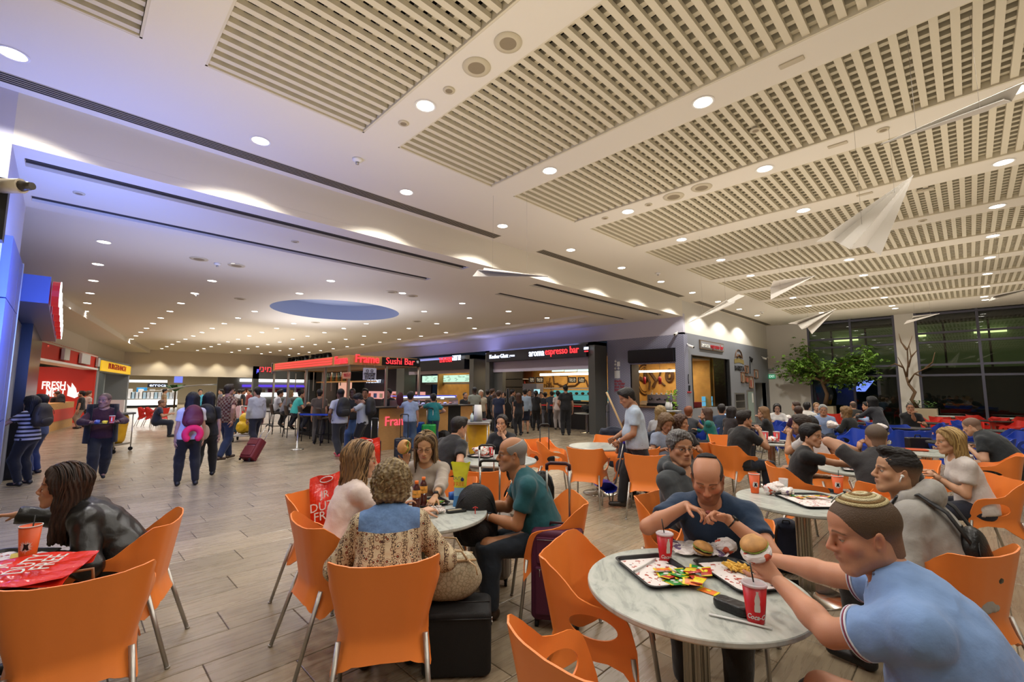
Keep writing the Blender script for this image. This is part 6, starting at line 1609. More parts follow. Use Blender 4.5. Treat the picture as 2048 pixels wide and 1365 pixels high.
B0('front_panel',ply,[(cx_-.5,cx_,yb,yk0,0,h1)],cn);B0('front_panel',ply,[(cx_-.5,cx_,yk1,ce_,0,h1)],cn);B0('black_panel',blackm,[(cx_-.5,cx_,ya_,yb,0,h1)],cn);B0('black_panel',blackm,[(cx_-.5,cx_,yk0,yk1,0,h1)],cn);B0('counter_top',mat('top_dark','#2a2624',.3),[(cx_-.6,cx_+.05,ya_-.03,ce_+.03,h1,h1+.03)],cn)
txt_x('Frame',843,770,822,cx_+.015,.36,glow('sign_pink','#ff5a6a',1.0),cn,.01,off=0.0023)
br=thing('bar_counter','long black bar counter with high stools along the sushi booth','counter',(0,0,0));B0('bar_front',blackm,[(xe+.4,cx_-.5,ya_+.35,ya_+.8,0,1.06)],br);B0('bar_top',mat('top_dark','#2a2624',.3),[(xe+.3,cx_-.45,ya_+.05,ya_+.85,1.06,1.11)],br)
gd=thing('sushi_display','curved glass sushi display case glowing blue on the counter','display case',(0,0,0));y0_,y1_=at(793,800,x=cx_-.15).y,at(912,800,x=cx_-.15).y
rows_=[]
for yy in(y0_,y1_):rows_.append([(cx_-.02,yy,h1+.03),(cx_-.03,yy,h1+.15),(cx_-.10,yy,h1+.27),(cx_-.22,yy,h1+.33),(cx_-.5,yy,h1+.34)])
q=MB();q.grid(rows_);q.build('glass',cglass,gd);B0('back_glow',glow('case_blue','#4a5cff',1.0),[(cx_-.5,cx_-.1,y0_,y1_,h1+.31,h1+.325)],gd);B0('case_floor',steel,[(cx_-.5,cx_-.05,y0_,y1_,h1+.03,h1+.06)],gd);B0('end_plate',steel,[(cx_-.5,cx_-.05,y0_-.01,y0_,h1+.03,h1+.2)],gd);B0('end_plate',steel,[(cx_-.5,cx_-.05,y1_,y1_+.01,h1+.03,h1+.2)],gd)
area((cx_-.25,(y0_+y1_)/2,h1+.30),(cx_-.25,(y0_+y1_)/2,0),.3,2.0,10,(.4,.45,1))
for k in range(10):tag(MB().ell((0,0,0),(.05,.07,.03),8,5).build('sushi_plate',mat(('rice_white','salmon')[k%2],('#d9d6cf','#c9703e')[k%2],.5),loc=(cx_-.25,y0_+.15+.2*k,h1+.09)),'%s sushi portion from the left in the blue-lit case, %s'%(ORD[k],('white rice','orange salmon')[k%2]),'food','sushi portions in the case')
area((-14.5,6.6,fz0-.05),(-14.5,6.6,0),5,1.2,40,(1,.86,.66))
ns=thing('notice_board','white hanging notice with two round symbols and Hebrew lines at the sushi booth','sign',(0,0,0));a,b=at(726,760,x=-11.42),at(753,737,x=-11.42);B0('board',mat('notice_white','#b9b7bf',.6),[(-11.44,-11.42,a.y,b.y,a.z,b.z)],ns)
for yy in(a.y+.05,b.y-.05):B0('hanger',steel,[(-11.435,-11.43,yy-.004,yy+.004,b.z,fz0+.01)],ns)
for i,s in enumerate(('השולחנות מיועדים','ללקוחות הפריים בר','נא לא לעשן','תודה')):txt_x(heb(s),747.5+i*3.4,728+i*.8,751-i*.8,-11.415,.06,blackm,ns,.003)
for px in(735,744):c=at(px,742,x=-11.41);q=MB();q.tube([c+V((0,.035*math.cos(t*PI/8),.035*math.sin(t*PI/8)))for t in range(17)],.006,4);q.build('symbol',blackm,ns)
pr_=thing('price_sign','small salmon-coloured hanging sign at the corner of the sushi booth','sign',(0,0,0));a,b=at(686,758,y=fc.y),at(702,744.5,y=fc.y);B0('board',mat('salmon_board','#c98a6a',.6),[(a.x,b.x,fc.y-.02,fc.y,a.z,b.z)],pr_);txt_on('PREZ-LY',687.5,700.5,751,fc.y-.03,.12,redflat,pr_,.003)
def stool(x,y,rz,lb):
 t=thing('bar_stool',lb,'stool',(x,y,0),rz,'high stools at the bar')
 sm_=mat('stool_dark','#2a211d',.5);q=MB();q.rbox(-.19,.19,-.19,.19,.74,.79,.04);q.build('seat',sm_,t);q=MB();q.grid([[(-.18+.36*i/6,-.19-.05*j/5-.02*math.sin(PI*i/6),.78+.30*j/5)for i in range(7)]for j in range(6)]);o=q.build('backrest',sm_,t);md=o.modifiers.new('s','SOLIDIFY');md.thickness=.018
 for a,b in((-1,-1),(1,-1),(-1,1),(1,1)):q=MB();q.tube([(a*.21,b*.21,0),(a*.16,b*.16,.75)],.014,6);q.build('leg',blackm,t)
 q=MB();q.tube([(-.2,.2,.28),(.2,.2,.28),(.2,-.2,.28),(-.2,-.2,.28),(-.2,.2,.28)],.009,6);q.build('footrest',blackm,t)
 return t
sy=ya_-.22
STX=[at(px,860,y=sy).x for px in(530,553,583,612,650)]
for i,sx_ in enumerate(STX):stool(sx_,sy,0,'dark high bar stool at the booth counter, %s from the left'%ORD[i])
bs_=thing('letter_sign','large black three-dimensional DonDon lettering above the sushi booth','sign',(0,0,0));o=txt_on('DonDon',568,660,716,12.9,1.0,blackm,bs_,.12,off=0.0079)
for px in(600,640):c=at(px,708,y=12.9);B0('rod',steel,[(c.x-.02,c.x+.02,12.88,12.92,c.z,SZ)],bs_)
am=thing('corner_shop','bronze shop portal with red Hebrew neon sign at the far corner','shop',(0,0,0))
a,b=at(508,735,x=-38.0),at(545,757,x=-38.0)
B0('portal_frame',bronze2,[(-38.2,-37.9,a.y,a.y+.35,0,3.3),(-38.2,-37.9,a.y,YS,2.35,3.3),(-38.2,-37.9,YS-.5,YS,0,3.3)],am)
txt_x(heb('מיני'),739.5,519,543,-37.88,.62,signred,am,.03,off=0.0031);txt_x(heb('שוק'),742,513.5,517.5,-37.88,.4,signblue,am,.03)
B0('shop_wall',mat('shop_inner','#8a8880',.6),[(-44,-43.9,9,22,0,3.3)],am);B0('lit_shelf',glow('lit_white','#ffffff',1.8),[(-43.8,-43.7,10.6,16,2.2,2.45),(-43.8,-43.7,11,15.5,.9,1.25)],am)
B0('purple_band',glow('lit_purple','#5a3fd0',1.2),[(-43.8,-43.75,10.8,16,1.75,1.95)],am)
for k in range(9):B0('product',mat('product_%d'%(k%4),('#c96a4a','#4a7ac9','#d8d0c0','#8a3a6a')[k%4],.5),[(-43.7,-43.5,11+.6*k,11.35+.6*k,1.3,1.62)],am)
vs_=thing('fashion_shop','shop behind the sushi booth with dark purple sign and pink lit shelves','shop',(0,0,0))
yq=YS+.6
B0('shop_back',mat('vs_dark','#1b1626',.5),[(-33,-24,YS+1.8,YS+1.9,0,3.4)],vs_);B0('bronze_pier',bronze2,[(-24.2,-23.4,Y2+.2,YS+.2,0,3.4)],vs_);B0('bronze_pier',bronze2,[(-35.4,-34.4,Y2+.2,YS+.2,0,3.4)],vs_);B0('pink_shelf',glow('lit_pink','#ffb0a8',.75),[(-32.6,-24.6,YS+1.7,YS+1.78,.9,1.45)],vs_);B0('poster',glow('lit_skin','#f2b49a',.8),[(-33.8,-31.6,YS+.1,YS+.14,1.0,2.1)],vs_)
for k in range(8):B0('product',mat('product_%d'%(k%4),'#888888',.5),[(-32+.9*k,-31.7+.9*k,YS+1.6,YS+1.7,.98,1.3)],vs_)
txt_on("A'S SECRET",733,762,763.5,YS+1.65,.32,signwhite,vs_,.01)
# left side: blue-lit storefront, red grill shop, burger shop
BY=-.5
bz=at(46.8,526.5,y=BY)
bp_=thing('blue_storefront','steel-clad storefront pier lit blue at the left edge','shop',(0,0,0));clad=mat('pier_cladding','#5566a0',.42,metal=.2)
zt=2.9
for k,(a_,b_)in enumerate(((-6.9,-7.9),(-7.92,bz.x))):
 for z0,z1 in((0,1.25),(1.262,2.56),(2.572,3.22)):B0('cladding_panel',clad,[(b_,a_,BY-.5,BY,z0,z1)],bp_)
B0('pier_edge',alum,[(bz.x-.04,bz.x,BY-.5,BY+.008,0,3.24)],bp_)
B0('recess_wall',mat('recess_blue_grey','#7d828e',.5),[(-12.2,bz.x-.04,BY-.25,BY-.15,0,2.8)],bp_)
xb=-9.1;yb1=at(103,552,x=xb).y;zb1,zb0=3.22,at(80,606,x=xb).z
B0('sign_case',clad,[(-16.6,xb,BY-.9,yb1,zb0,zb1)],bp_)
B0('shop_frame',mat('black_gloss','#0a0a0c',.2),[(-16.9,-12.2,BY-.3,BY,0,zb0)],bp_)
for k in range(7):
 x_=xb-.35-1.05*k;q=MB();n_=14;q.add([(x_+.36*math.cos(2*PI*i/n_),yb1+.02,(zb0+zb1)/2+.18*math.sin(2*PI*i/n_))for i in range(n_)]+[(x_+.36*math.cos(2*PI*i/n_),yb1+.10,(zb0+zb1)/2+.18*math.sin(2*PI*i/n_))for i in range(n_)],[tuple(range(n_)),tuple(range(n_,2*n_))[::-1]]+[(i,(i+1)%n_,n_+(i+1)%n_,n_+i)for i in range(n_)]);q.build('channel_letter',glow('letter_red','#d81e1e',.5),bp_)
 q=MB();q.tube([(x_+.36*math.cos(2*PI*i/n_),yb1+.105,(zb0+zb1)/2+.18*math.sin(2*PI*i/n_))for i in range(n_+1)],.006,4);q.build('neon_edge',glow('neon_edge','#ffffff',3),bp_)
q=MB();a,b=at(25.5,755,y=BY-.89),at(45,722,y=BY-.89);q.box(-10.4,-9.4,BY-.15,BY-.13,1.4,1.95);tag(q.build('wall_poster',mat('poster_blue','#2f7fb0',.5)),'blue poster with white and pink bands beside the storefront pier','poster')
def shopline(x):return-.62+(x+20.7)*(1.06+.62)/(-29.8+20.7)if x>-29.8 else 1.06+(x+29.8)*(2.67-1.06)/(-37.2+29.8)
def diag(x0,x1):
 """frame of the slanted shop row: returns matrix with X along the row, Y into the shop"""
 a,b=V((x0,shopline(x0),0)),V((x1,shopline(x1),0));u=(b-a).normalized();n=V((u.y,-u.x,0))if u.x<0 else V((-u.y,u.x,0));n=V((0,0,1)).cross(u)
 return Matrix(((u.x,n.x,0,a.x),(u.y,n.y,0,a.y),(0,0,1,0),(0,0,0,1))),(b-a).length
Mr,Lr=diag(-19.6,-29.75)
rs=thing('grill_shop','bright red corrugated grill shop with FRESH MEAT lettering','shop',(0,0,0));rs.matrix_world=Mr
redcor=mat('red_corrugated','#c8321f',.5);redin=mat('red_wall','#c43022',.6)
sgn=1
q=MB();n_=70;rows_=[[(Lr*i/n_,(.03 if i%2 else 0),z)for i in range(n_+1)]for z in(2.58,3.18)];q.grid(rows_,smooth=False);q.build('fascia',redcor,rs)
B0('fascia_lip',white,[(0,Lr,-.05,.5,2.50,2.58)],rs)
for x0_,w_ in((3.4,.8),(6.2,1.7),(9.7,.45)):B0('light_box',glow('box_white','#f2f0ff',2.6),[(x0_,x0_+w_,-.12,-.03,2.66,3.06)],rs)
B0('side_wall',redcor,[(Lr-.1,Lr,0,3.2,0,2.6)],rs)
q=MB();q.grid([[(-1+(Lr+1)*i/60,3.2-(.06 if i%2 else 0),z)for i in range(61)]for z in(0,3.1)],smooth=False);q.build('back_wall',redin,rs)
B0('shop_ceiling',mat('shop_ceiling_white','#c9b8a8',.7),[(-1,Lr,.0,3.2,3.1,3.16)],rs)
B0('counter',ochre,[(1.0,Lr-2.2,.3,.9,0,1.05)],rs);B0('counter_red',redcor,[(1.0,Lr-2.2,.28,.3,.35,.8)],rs)
for x0_ in(2.2,3.5):
 q=MB();q.box(x0_,x0_+1.1,1.2,1.25,1.95,2.45);o=q.build('menu_screen',mat('menu_dark','#5a3a34',.4,emit='#7a4a3a',es=.4),rs)
Ti=Mr.inverted()
def on_side(px,py):
 o_=Ti@EYE;dd=Ti.to_3x3()@(at_d(px,py,1)-EYE);return o_+dd*((Lr-.13-o_.x)/dd.x)
fm_=glow('lit_white2','#fff2ea',1.1)
for s,a_,b_,py,sz in(('FRESH',84,131,772,.5),('MEAT',92,130,787,.5)):
 p0,p1=on_side(a_,py),on_side(b_,py);o=text(s,sz,fm_,rs,(Lr-.14,(p0.y+p1.y)/2,(p0.z+p1.z)/2),(PI/2,0,-PI/2),.02,off=.01);o.scale=(abs(p1.y-p0.y)/max(o.dimensions.x,.1),1,1)
q=MB();fp=[(134,792),(136,778),(134,768),(142,776),(144,766),(152,777),(154,786),(161,783),(159,792),(149,797)];q.add([on_side(*p)for p in fp],[tuple(range(len(fp)))]);q.build('flame_print',fm_,rs)
la=Mr@V((Lr*.5,1.6,3.05));area(la,la-V((0,0,1)),7,2.0,170,(1,.72,.6))
la=Mr@V((Lr*.5,-.6,3.3));
for k,(x0_,x1_)in enumerate(((-17.5,-29.8),(-29.8,-39))):
 Md,Ld=diag(x0_,x1_);q=MB();q.add([Md@V(p)for p in((0,-.9,IZ),(Ld,-.9,IZ),(Ld,-.9,SZ-.12),(0,-.9,SZ-.12),(0,.4,SZ-.12),(Ld,.4,SZ-.12),(0,.4,3.18),(Ld,.4,3.18),(0,6,3.18),(Ld,6,3.18))],[(0,1,2,3),(3,2,5,4),(4,5,7,6),(6,7,9,8)]);struct('wall_shops_%s'%('near','far')[k],q,plaster)
Mb,Lb=diag(-29.9,-38.6);bu=thing('burger_shop','grey burger shop front with yellow sign and red letters','shop',(0,0,0));bu.matrix_world=Mb
greycl=mat('burger_cladding','#8b8f90',.45)
B0('portal_frame',greycl,[(0,.4,0,.5,0,3.15),(Lb-.5,Lb,0,3.0,0,3.15),(0,Lb,0,.5,2.45,3.15)],bu);B0('sign_panel',mat('sign_yellow','#e8b820',.5,emit='#f2c22a',es=.55),[(.5,Lb-.15,-.05,0,2.5,3.02)],bu)
o=text('BURGERANCH',.42,mat('print_red2','#c22a1c',.5),bu,(Lb*.5,-.07,2.78),(PI/2,0,0),.01,off=0.0031);o.scale=(Lb*.55/o.dimensions.x,1,1)
B0('inner_wall',mat('burger_inner','#7f8a8a',.5),[(.4,Lb-.5,3.0,3.1,0,2.6),(Lb*.45,Lb*.48,.4,3.0,0,2.5)],bu);la=Mb@V((Lb*.5,1.6,2.9));area(la,la-V((0,0,1)),4,1.2,30,(1,.95,.85))
fw_=MB();XF=-39.0;zo=at(300,752,x=XF).z;y0f,y1f=2.2,at(506,760,x=XF).y
fw_.box(XF-.3,XF,-6,YS,zo,SZ+.1);fw_.box(XF-.3,XF,-6,2.6,0,zo);fw_.box(XF-.3,XF,y1f,y1f+.35,0,zo);struct('wall_far',fw_,mat('wall_far_cream','#e2d6bf',.8))
for px in(320,380,437,490):
 c=at(px,735,x=XF+.5);spot(c.x,c.y,SZ-.05,90,80,(1,.9,.7),.6)
cc2=MB();cc2.box(-62,XF-.3,-6,22,3.3,3.4);struct('ceiling_concourse',cc2,plaster);cc3=MB();cc3.box(-62,-61.8,-6,22,0,3.4);struct('wall_concourse',cc3,mat('concourse_cream','#cfc0a0',.8));cc4=MB();cc4.box(-62,-52,-7,24,-.2,0);struct('floor_concourse',cc4,farfloor)
for k,y_ in enumerate((0,5,10,15)):area((-50,y_,3.25),(-50,y_,0),9,2.0,420,(1,.97,.92))
es_=thing('optician_stand','white glowing display counter with a black erroca sign in the far concourse','shop',(0,0,0));XE=-48.3
a,b=at(236,812,x=XE),at(355,799,x=XE);B0('glow_counter',glow('counter_glow','#ffffff',2.2),[(XE-.1,XE,a.y,b.y,a.z,b.z)],es_);a2=at(236,817,x=XE);B0('plinth',blackm,[(XE-.5,XE+.02,a.y,b.y,0,a.z)],es_)
a,b=at(295,775,x=XE),at(335.5,767.5,x=XE);B0('sign_box',navy_,[(XE-.2,XE,a.y,b.y,a.z,b.z)],es_);txt_x('erroca',771,299,332,XE+.03,.38,signwhite,es_,.02,off=0.0023)
a,b=at(253,765,x=XE-2),at(335,761,x=XE-2);B0('light_strip',glow('lit_white','#ffffff',1.8),[(XE-2.1,XE-2,a.y,b.y,a.z,b.z)],es_);a,b=at(468,765,x=XE-2),at(500,761.5,x=XE-2);B0('light_strip',glow('lit_white','#ffffff',1.8),[(XE-2.1,XE-2,a.y,b.y,a.z,b.z)],es_)
for k in range(13):
 px=258+7.6*k;c=at(px,798,x=XE-.2);q=MB();q.rbox(-.1,.1,-.18,.18,0,.55 if k%3 else .8,.03);tag(q.build('display_stand',mat('stand_%d'%(k%3),('#d8d8d8','#9fb8c8','#c0c4c8')[k%3],.3),loc=(XE-.3,c.y,c.z)),'%s eyewear display from the left on the glowing far counter'%ORD[k],'display','displays on the glowing counter')
c=at(283,790,x=XE-.6);tag(MB().rbox(-.1,.1,-.35,.35,0,.9,.05).build('advert_board',mat('panel_blue','#2a86c0',.4),loc=(XE-.7,c.y,c.z-.3)),'round-cornered blue panel on the glowing counter','sign')
for px,nm in((357,'left'),(454,'right')):
 a,b=at(px-9,766,x=-44),at(px+9,753.5,x=-44);t=thing('flight_screen','pair of hanging blue flight screens in the far passage, %s one'%nm,'screen',(0,0,0));B0('screen',glow('flight_blue','#7a86e8',1.1),[(-44.05,-44,a.y,b.y,a.z,b.z)],t);B0('hanger',graydk,[(-44.05,-44,(a.y+b.y)/2-.03,(a.y+b.y)/2+.03,b.z,3.3)],t)
tr_=thing('curved_truss','white curved lighting truss in the far concourse','light truss',(0,0,0));q=MB();q.tube([at(p,y_,x=-45)for p,y_ in((285,784),(330,782),(365,774),(400,771),(440,770))],.06,6);q.build('beam',white,tr_)
def palm(px,py0,py1,x,lb):
 c,tp=at(px,py0,x=x),at(px,py1,x=x);t=thing('palm',lb,'plant',(x,c.y,0));q=MB();q.tube([(0,0,0),(0,0,tp.z-.5)],.07,6);q.build('trunk',mat('palm_trunk','#5a4630',.8),t);R=random.Random(int(px));q=MB()
 for k in range(16):
  a=k*2.4;pts=[V((0,0,tp.z-.5))+V((math.cos(a)*r_,math.sin(a)*r_,.6*math.sin(r_*1.9)*(1 if k%2 else .7)))for r_ in(0,.35,.7,1.05)];n=V((-math.sin(a),math.cos(a),0))
  q.add([p+n*w_ for p,w_ in zip(pts,(.03,.16,.14,.02))]+[p-n*w_ for p,w_ in zip(pts,(.03,.16,.14,.02))],[(i,i+1,5+i,4+i)for i in range(3)])
 q.build('fronds',mat('palm_green','#2f5a2c',.6),t)
palm(348,815,772,-46,'dark green palm behind the glowing display counter');palm(451,815,768,-45,'green palm right of the plaid-shirted man');palm(487,815,768,-45,'green palm nearest the right end of the far passage')
# people farther away
def hdg(deg,p=None):
 """heading as seen by the camera: 0 away, 90 to the right, 180 toward us, -90 to the left"""
 a=math.radians(deg);f=V((_fw.x,_fw.y)).normalized()if p is None else V((p[0],p[1])).normalized();r=V((f.y,-f.x));d=f*math.cos(a)+r*math.sin(a);return hd(d.x,d.y)
SK=['#b98a6c','#a97a5c','#c49a7e','#8a5e44']
def walker(px,fy,hy,deg,label,lod=2,hmin=1.52,hmax=1.92,**k):
 p=at(px,fy,z=0);dep=(p-EYE).dot(_fw)
 h=at(px,hy,x=p.x).z if abs(p.x)>abs(p.y)else at(px,hy,y=p.y).z
 h=max(hmin,min(hmax,h));return person(label,(p.x,p.y,0),hdg(deg,p),h=h,lod=lod,**k)
def seatp(px,hy,deg,label,z=1.24,lod=2,**k):
 p=at(px,hy,z=z);k.setdefault('lean',10);k.setdefault('h',1.62+(z-1.2)*1.5)
 a=hdg(deg,p);off=.04+math.sin(math.radians(k['lean']))*.55
 x,y=p.x+math.sin(a)*off,p.y-math.cos(a)*off
 return person(label,(x,y,0),a,pose='sit',lod=lod,**k)
wk=dict(ra=(.09,.24,.085),la=(-.09,-.26,.13))
wk2=dict(la=(-.09,.24,.085),ra=(.09,-.26,.13))
traym,_=walker(193,966,786,176,'shaved-head man in a burgundy T-shirt and long black cardigan carrying a tray',1,skin='#a98070',hair=('buzz','#6a5248'),top=cloth('#3a1420'),sleeve='long',bottom='#0f1014',head=(-32,0,0),rh=(.17,.34,1.06),lh=(-.17,.34,1.06),rhd=(-.2,1,0),lhd=(.2,1,0),rpn=(0,0,1),lpn=(0,0,1),beard=.2,**wk)
p0=at(193,966,z=0);a0=hdg(176,p0)
def cardigan(p,a,h,col):
 q=MB();s_=h/1.75
 for q_ in(-1,1):
  rows=[]
  for j in range(9):
   z=(1.40-.075*j*1.15)*s_;fl=.02*j/8
   rows.append([((q_*(.215+fl)*math.sin(u))*s_,(.155+fl)*math.cos(u)*s_-.01,z)for u in[PI-(PI-.75)*i/10 for i in range(11)]])
  q.grid(rows)
 return q
def stripes():
 m,t,b,N,L=nt('striped_tee');tc=N.new('ShaderNodeTexCoord');sp=N.new('ShaderNodeSeparateXYZ');L.new(tc.outputs['Object'],sp.inputs[0]);a=N.new('ShaderNodeMath');a.operation='MULTIPLY';a.inputs[1].default_value=15;f=N.new('ShaderNodeMath');f.operation='FRACT';g=N.new('ShaderNodeMath');g.operation='GREATER_THAN';g.inputs[1].default_value=.5
 L.new(sp.outputs[2],a.inputs[0]);L.new(a.outputs[0],f.inputs[0]);L.new(f.outputs[0],g.inputs[0]);mx=N.new('ShaderNodeMix');mx.data_type='RGBA';mx.inputs[6].default_value=lin('#15161e');mx.inputs[7].default_value=lin('#b0b0be');L.new(g.outputs[0],mx.inputs[0]);L.new(mx.outputs[2],b.inputs['Base Color']);b.inputs['Roughness'].default_value=.8;return m
def plaid():
 m,t,b,N,L=nt('plaid_shirt');tc=N.new('ShaderNodeTexCoord');ch=N.new('ShaderNodeTexChecker');ch.inputs['Scale'].default_value=22;ch.inputs['Color1'].default_value=lin('#5a2a22');ch.inputs['Color2'].default_value=lin('#8a7a6a');L.new(tc.outputs['Object'],ch.inputs[0]);L.new(ch.outputs[0],b.inputs['Base Color']);b.inputs['Roughness'].default_value=.85;return m
walker(45,972,796,-50,'woman with long black hair in a black and white striped T-shirt at the left edge',1,fem=True,skin='#9a7868',hair=('long','#0e0c10'),top=stripes(),bottom='#0c0e16',lh=(-.12,.3,1.08),rh=(.12,.3,1.1),w=1.1)
walker(66,950,800,-60,'person in a blue top half hidden behind the striped T-shirt',2,skin=SK[1],hair=('short','#141014'),top='#2a3a68',bottom='#1a2c58')
walker(20,905,800,-70,'person in a pale grey T-shirt with a black backpack behind the pier edge',2,skin=SK[0],hair=('short','#141014'),top='#b0b4bc',bottom='#22242c')
walker(372,972,783,-8,'woman with dark hair and a white T-shirt wearing a burgundy backpack',1,fem=True,skin='#b08878',hair=('longer','#120e10'),top='#c3c3d2',bottom='#0c0c10',w=1.12,la=(-.12,.06,.085),ra=(.12,-.04,.085))
walker(407,958,783,10,'woman with black hair in black clothes wearing a small black backpack',1,fem=True,skin='#b08878',hair=('bob','#0c0a0c'),top='#101014',bottom='#0c0c10',w=1.1,**wk)
_,plaidm=walker(448,922,767,40,'tall man in a red plaid shirt pulling a red suitcase',1,skin='#b08878',hair=('short','#2a2018'),top=plaid(),bottom='#1c2c52',rh=(.28,-.18,.92),shoes='#4a3a30',**wk2)
walker(508,900,773,-30,'man in a pale grey long-sleeved shirt and dark jeans walking away',1,skin='#a98070',hair=('short','#15110f'),top='#a9adb8',sleeve='long',bottom='#161c30',**wk)
walker(107,858,782,-35,'boy in black with a black backpack at the grill shop counter',2,skin=SK[0],hair=('buzz','#3a2a20'),top='#121214',bottom='#2a3a52',hmin=1.5)
walker(157,858,784,-75,'bearded man in a black polo shirt waiting at the grill shop',2,skin=SK[0],hair=('short','#15110f'),top='#121214',bottom='#8a7a66',beard=.8)
walker(170,855,788,60,'person with a dark shoulder bag behind the man in the black polo',2,skin=SK[2],hair=('short','#5a4030'),top='#b8b0a8',bottom='#2a2a30')
c=Mr@V((Lr*.42,1.6,0));person('grill cook in white with a red cap behind the counter',(c.x,c.y,0),hdg(170),h=1.75,lod=2,top='#d8ccc8',hair=('short','#b02018'),skin=SK[1])
for px,hy,lb,colr,hr_,fem_ in((546,812,'person in white T-shirt on the leftmost high stool','#c8c8d0',('short','#1a1412'),False),(566,807,'blond person in grey on a high stool beside the white T-shirt','#6a6a74',('bob','#8a7252'),True),(588,808,'person in a turquoise T-shirt on a high stool','#3fb4ac',('short','#1e1614'),False)):
 x_=at(px,860,y=sy).x;person(lb,(x_,sy,0),hd(.1,1),h=1.7,pose='sit',lod=2,seat=.76,fem=fem_,top=colr,hair=hr_,skin=SK[0],bottom='#22242e',lean=16,rh=(.1,.35,1.12),lh=(-.1,.35,1.12),la=(-.1,.22,.36),ra=(.1,.22,.36))
walker(635,888,778,12,'man in a brown T-shirt and grey trousers standing at the bar',2,skin=SK[1],hair=('short','#1a1412'),top='#4a3f38',bottom='#4a443e')
walker(676,916,776,-24,'man in a pale grey T-shirt with a black backpack walking past the booth',1,skin='#6a4a3a',hair=('buzz','#0c0a0a'),top='#a9adb6',bottom='#15151a',lh=(-.2,.1,.92),shoes='#b03a4a',**wk)
walker(700,902,776,165,'man in a dark shirt and jeans hidden between the two backpack wearers',2,skin='#5a3e30',hair=('buzz','#0c0a0a'),top='#14161e',bottom='#2f4a78')
_,capm=walker(722,912,786,-75,'young man in a grey T-shirt and black shorts looking down with a red cup',1,skin='#9a7058',hair=('tousled','#120e0e'),top='#9aa0a8',bottom='#0e0e12',blen='short',head=(0,-38,0),lean=6,lh=(-.12,.34,1.15),rh=(.10,.36,1.12),shoes='#d0d0d0',headfwd=14)
walker(818,903,783,5,'man in a light blue T-shirt and jeans at the sushi counter',1,skin='#a97c62',hair=('short','#15110f'),top='#8ea0bc',bottom='#3c5068',shoes='#5a4638',lh=(-.2,.35,1.15))
walker(866,897,787,-18,'man in a teal T-shirt and jeans leaning on the sushi counter',1,skin='#a97c62',hair=('short','#15110f'),top='#0f6f72',bottom='#1e2e52',lh=(-.12,.38,1.14),rh=(.2,.12,.95),lean=8)
for px,hy,d_,lb,tc_ in((729,783,170,'sushi cook in dark clothes behind the counter, left one','#1a1a20'),(776,784,200,'sushi cook in black behind the till on the counter','#101014')):
 c=at(px,hy,z=1.64);c=V((-12.35,at(px,830,x=-12.35).y,0));person(lb,c,hdg(d_),h=1.66,lod=2,top=tc_,hair=('short','#0e0c0c'),skin=SK[0],bottom='#101014')
walker(929,868,785,150,'bearded man in black behind the end of the sushi counter',2,skin=SK[0],hair=('buzz','#15110f'),top='#121214',bottom='#121214',beard=.9)
walker(948,872,773,-20,'dark-skinned man in a sage grey T-shirt at the end of the sushi counter',2,skin='#4a3226',hair=('buzz','#0c0a0a'),top='#84887c',bottom='#121216')
walker(961,868,780,170,'man in a white cap and beige T-shirt',2,skin=SK[1],hair=('short','#d8d4cc'),top='#b0a48e',bottom='#2a2a2e')
Q=[(975,862,779,20,'man in black with folded arms at the left of the coffee queue','#141416','#16161a',('short','#1a1210')),(984,860,777,60,'woman in a dark blue top at the left end of the coffee queue','#1c2c4a','#15151c',('short','#3a2418')),(997,872,781,15,'person in a long navy coat with a pale stick at the coffee queue','#16203a','#16203a',('short','#3a2a22')),(990,864,790,30,'woman with long brown hair in black near the portal edge','#18161a','#141418',('long','#4a3224')),(1025,858,779,80,'man in black facing right behind the guitar case','#141414','#16161a',('short','#140f0d')),(1037,872,789,-20,'woman with long brown hair and black jacket carrying a handbag','#16161a','#101014',('long','#4a3020')),(1050,868,777,5,'man in a light blue T-shirt and navy shorts with bare calves','#94a6b8','#141c34',('short','#17110e')),(1059,856,779,170,'person in black facing us in the coffee queue','#131316','#15151a',('short','#120e0c')),(1072,862,781,10,'heavy woman with a black ponytail and black clothes','#101012','#0e0e12',('pony','#0e0b0b')),(1091,854,785,8,'person in dark grey with pale jeans at the counter','#1e2226','#6a6a70',('short','#14100e')),(1104,855,782,0,'broad man in slate blue at the counter','#2e3844','#161a26',('short','#17120f')),(1116,860,781,-10,'woman in white striped trousers with a hand on her hip','#c8b8ac','#a39a92',('bun','#17110e')),(1154,850,787,0,'woman in black reaching across the counter','#141212','#141212',('bun','#2a1a14')),(1012,856,783,40,'person in dark grey deep in the coffee queue','#2a2a2e','#15151a',('short','#2a1c14')),(1083,852,787,190,'person in black between two queue members','#18181b','#15151a',('short','#2a1c14')),(1003,857,784,120,'woman in a brown top in the coffee queue','#4a342a','#16161c',('long','#2a1a14'))]
for i,(px,fy,hy,d_,lb,tc_,bc_,hr_)in enumerate(Q):
 walker(px,fy,hy,d_,lb,2,skin=SK[i%3],hair=hr_,top=tc_,bottom=bc_,fem='woman' in lb,sleeve='long' if i%3==0 else 'short',blen='short' if 'shorts' in lb else 'long',w=1.15 if 'heavy' in lb or 'broad' in lb else 1.0)
walker(1132,871,769,-8,'tall man all in black standing before the espresso bar',1,skin='#a98068',hair=('short','#17120f'),top='#0f0f11',bottom='#0c0c0e',lh=(-.2,.12,.98),rh=(.26,.08,.88),hmax=1.95)
person('barista in black behind the coffee bar counter',(-10.9,16.05,0),hdg(180),h=1.72,lod=2,top='#101012',skin=SK[1],hair=('short','#120e0c'))
person('barista in black behind the espresso machine',(-7.75,16.3,0),hdg(185),h=1.68,lod=2,fem=True,top='#151214',skin=SK[1],hair=('bun','#2a1812'))
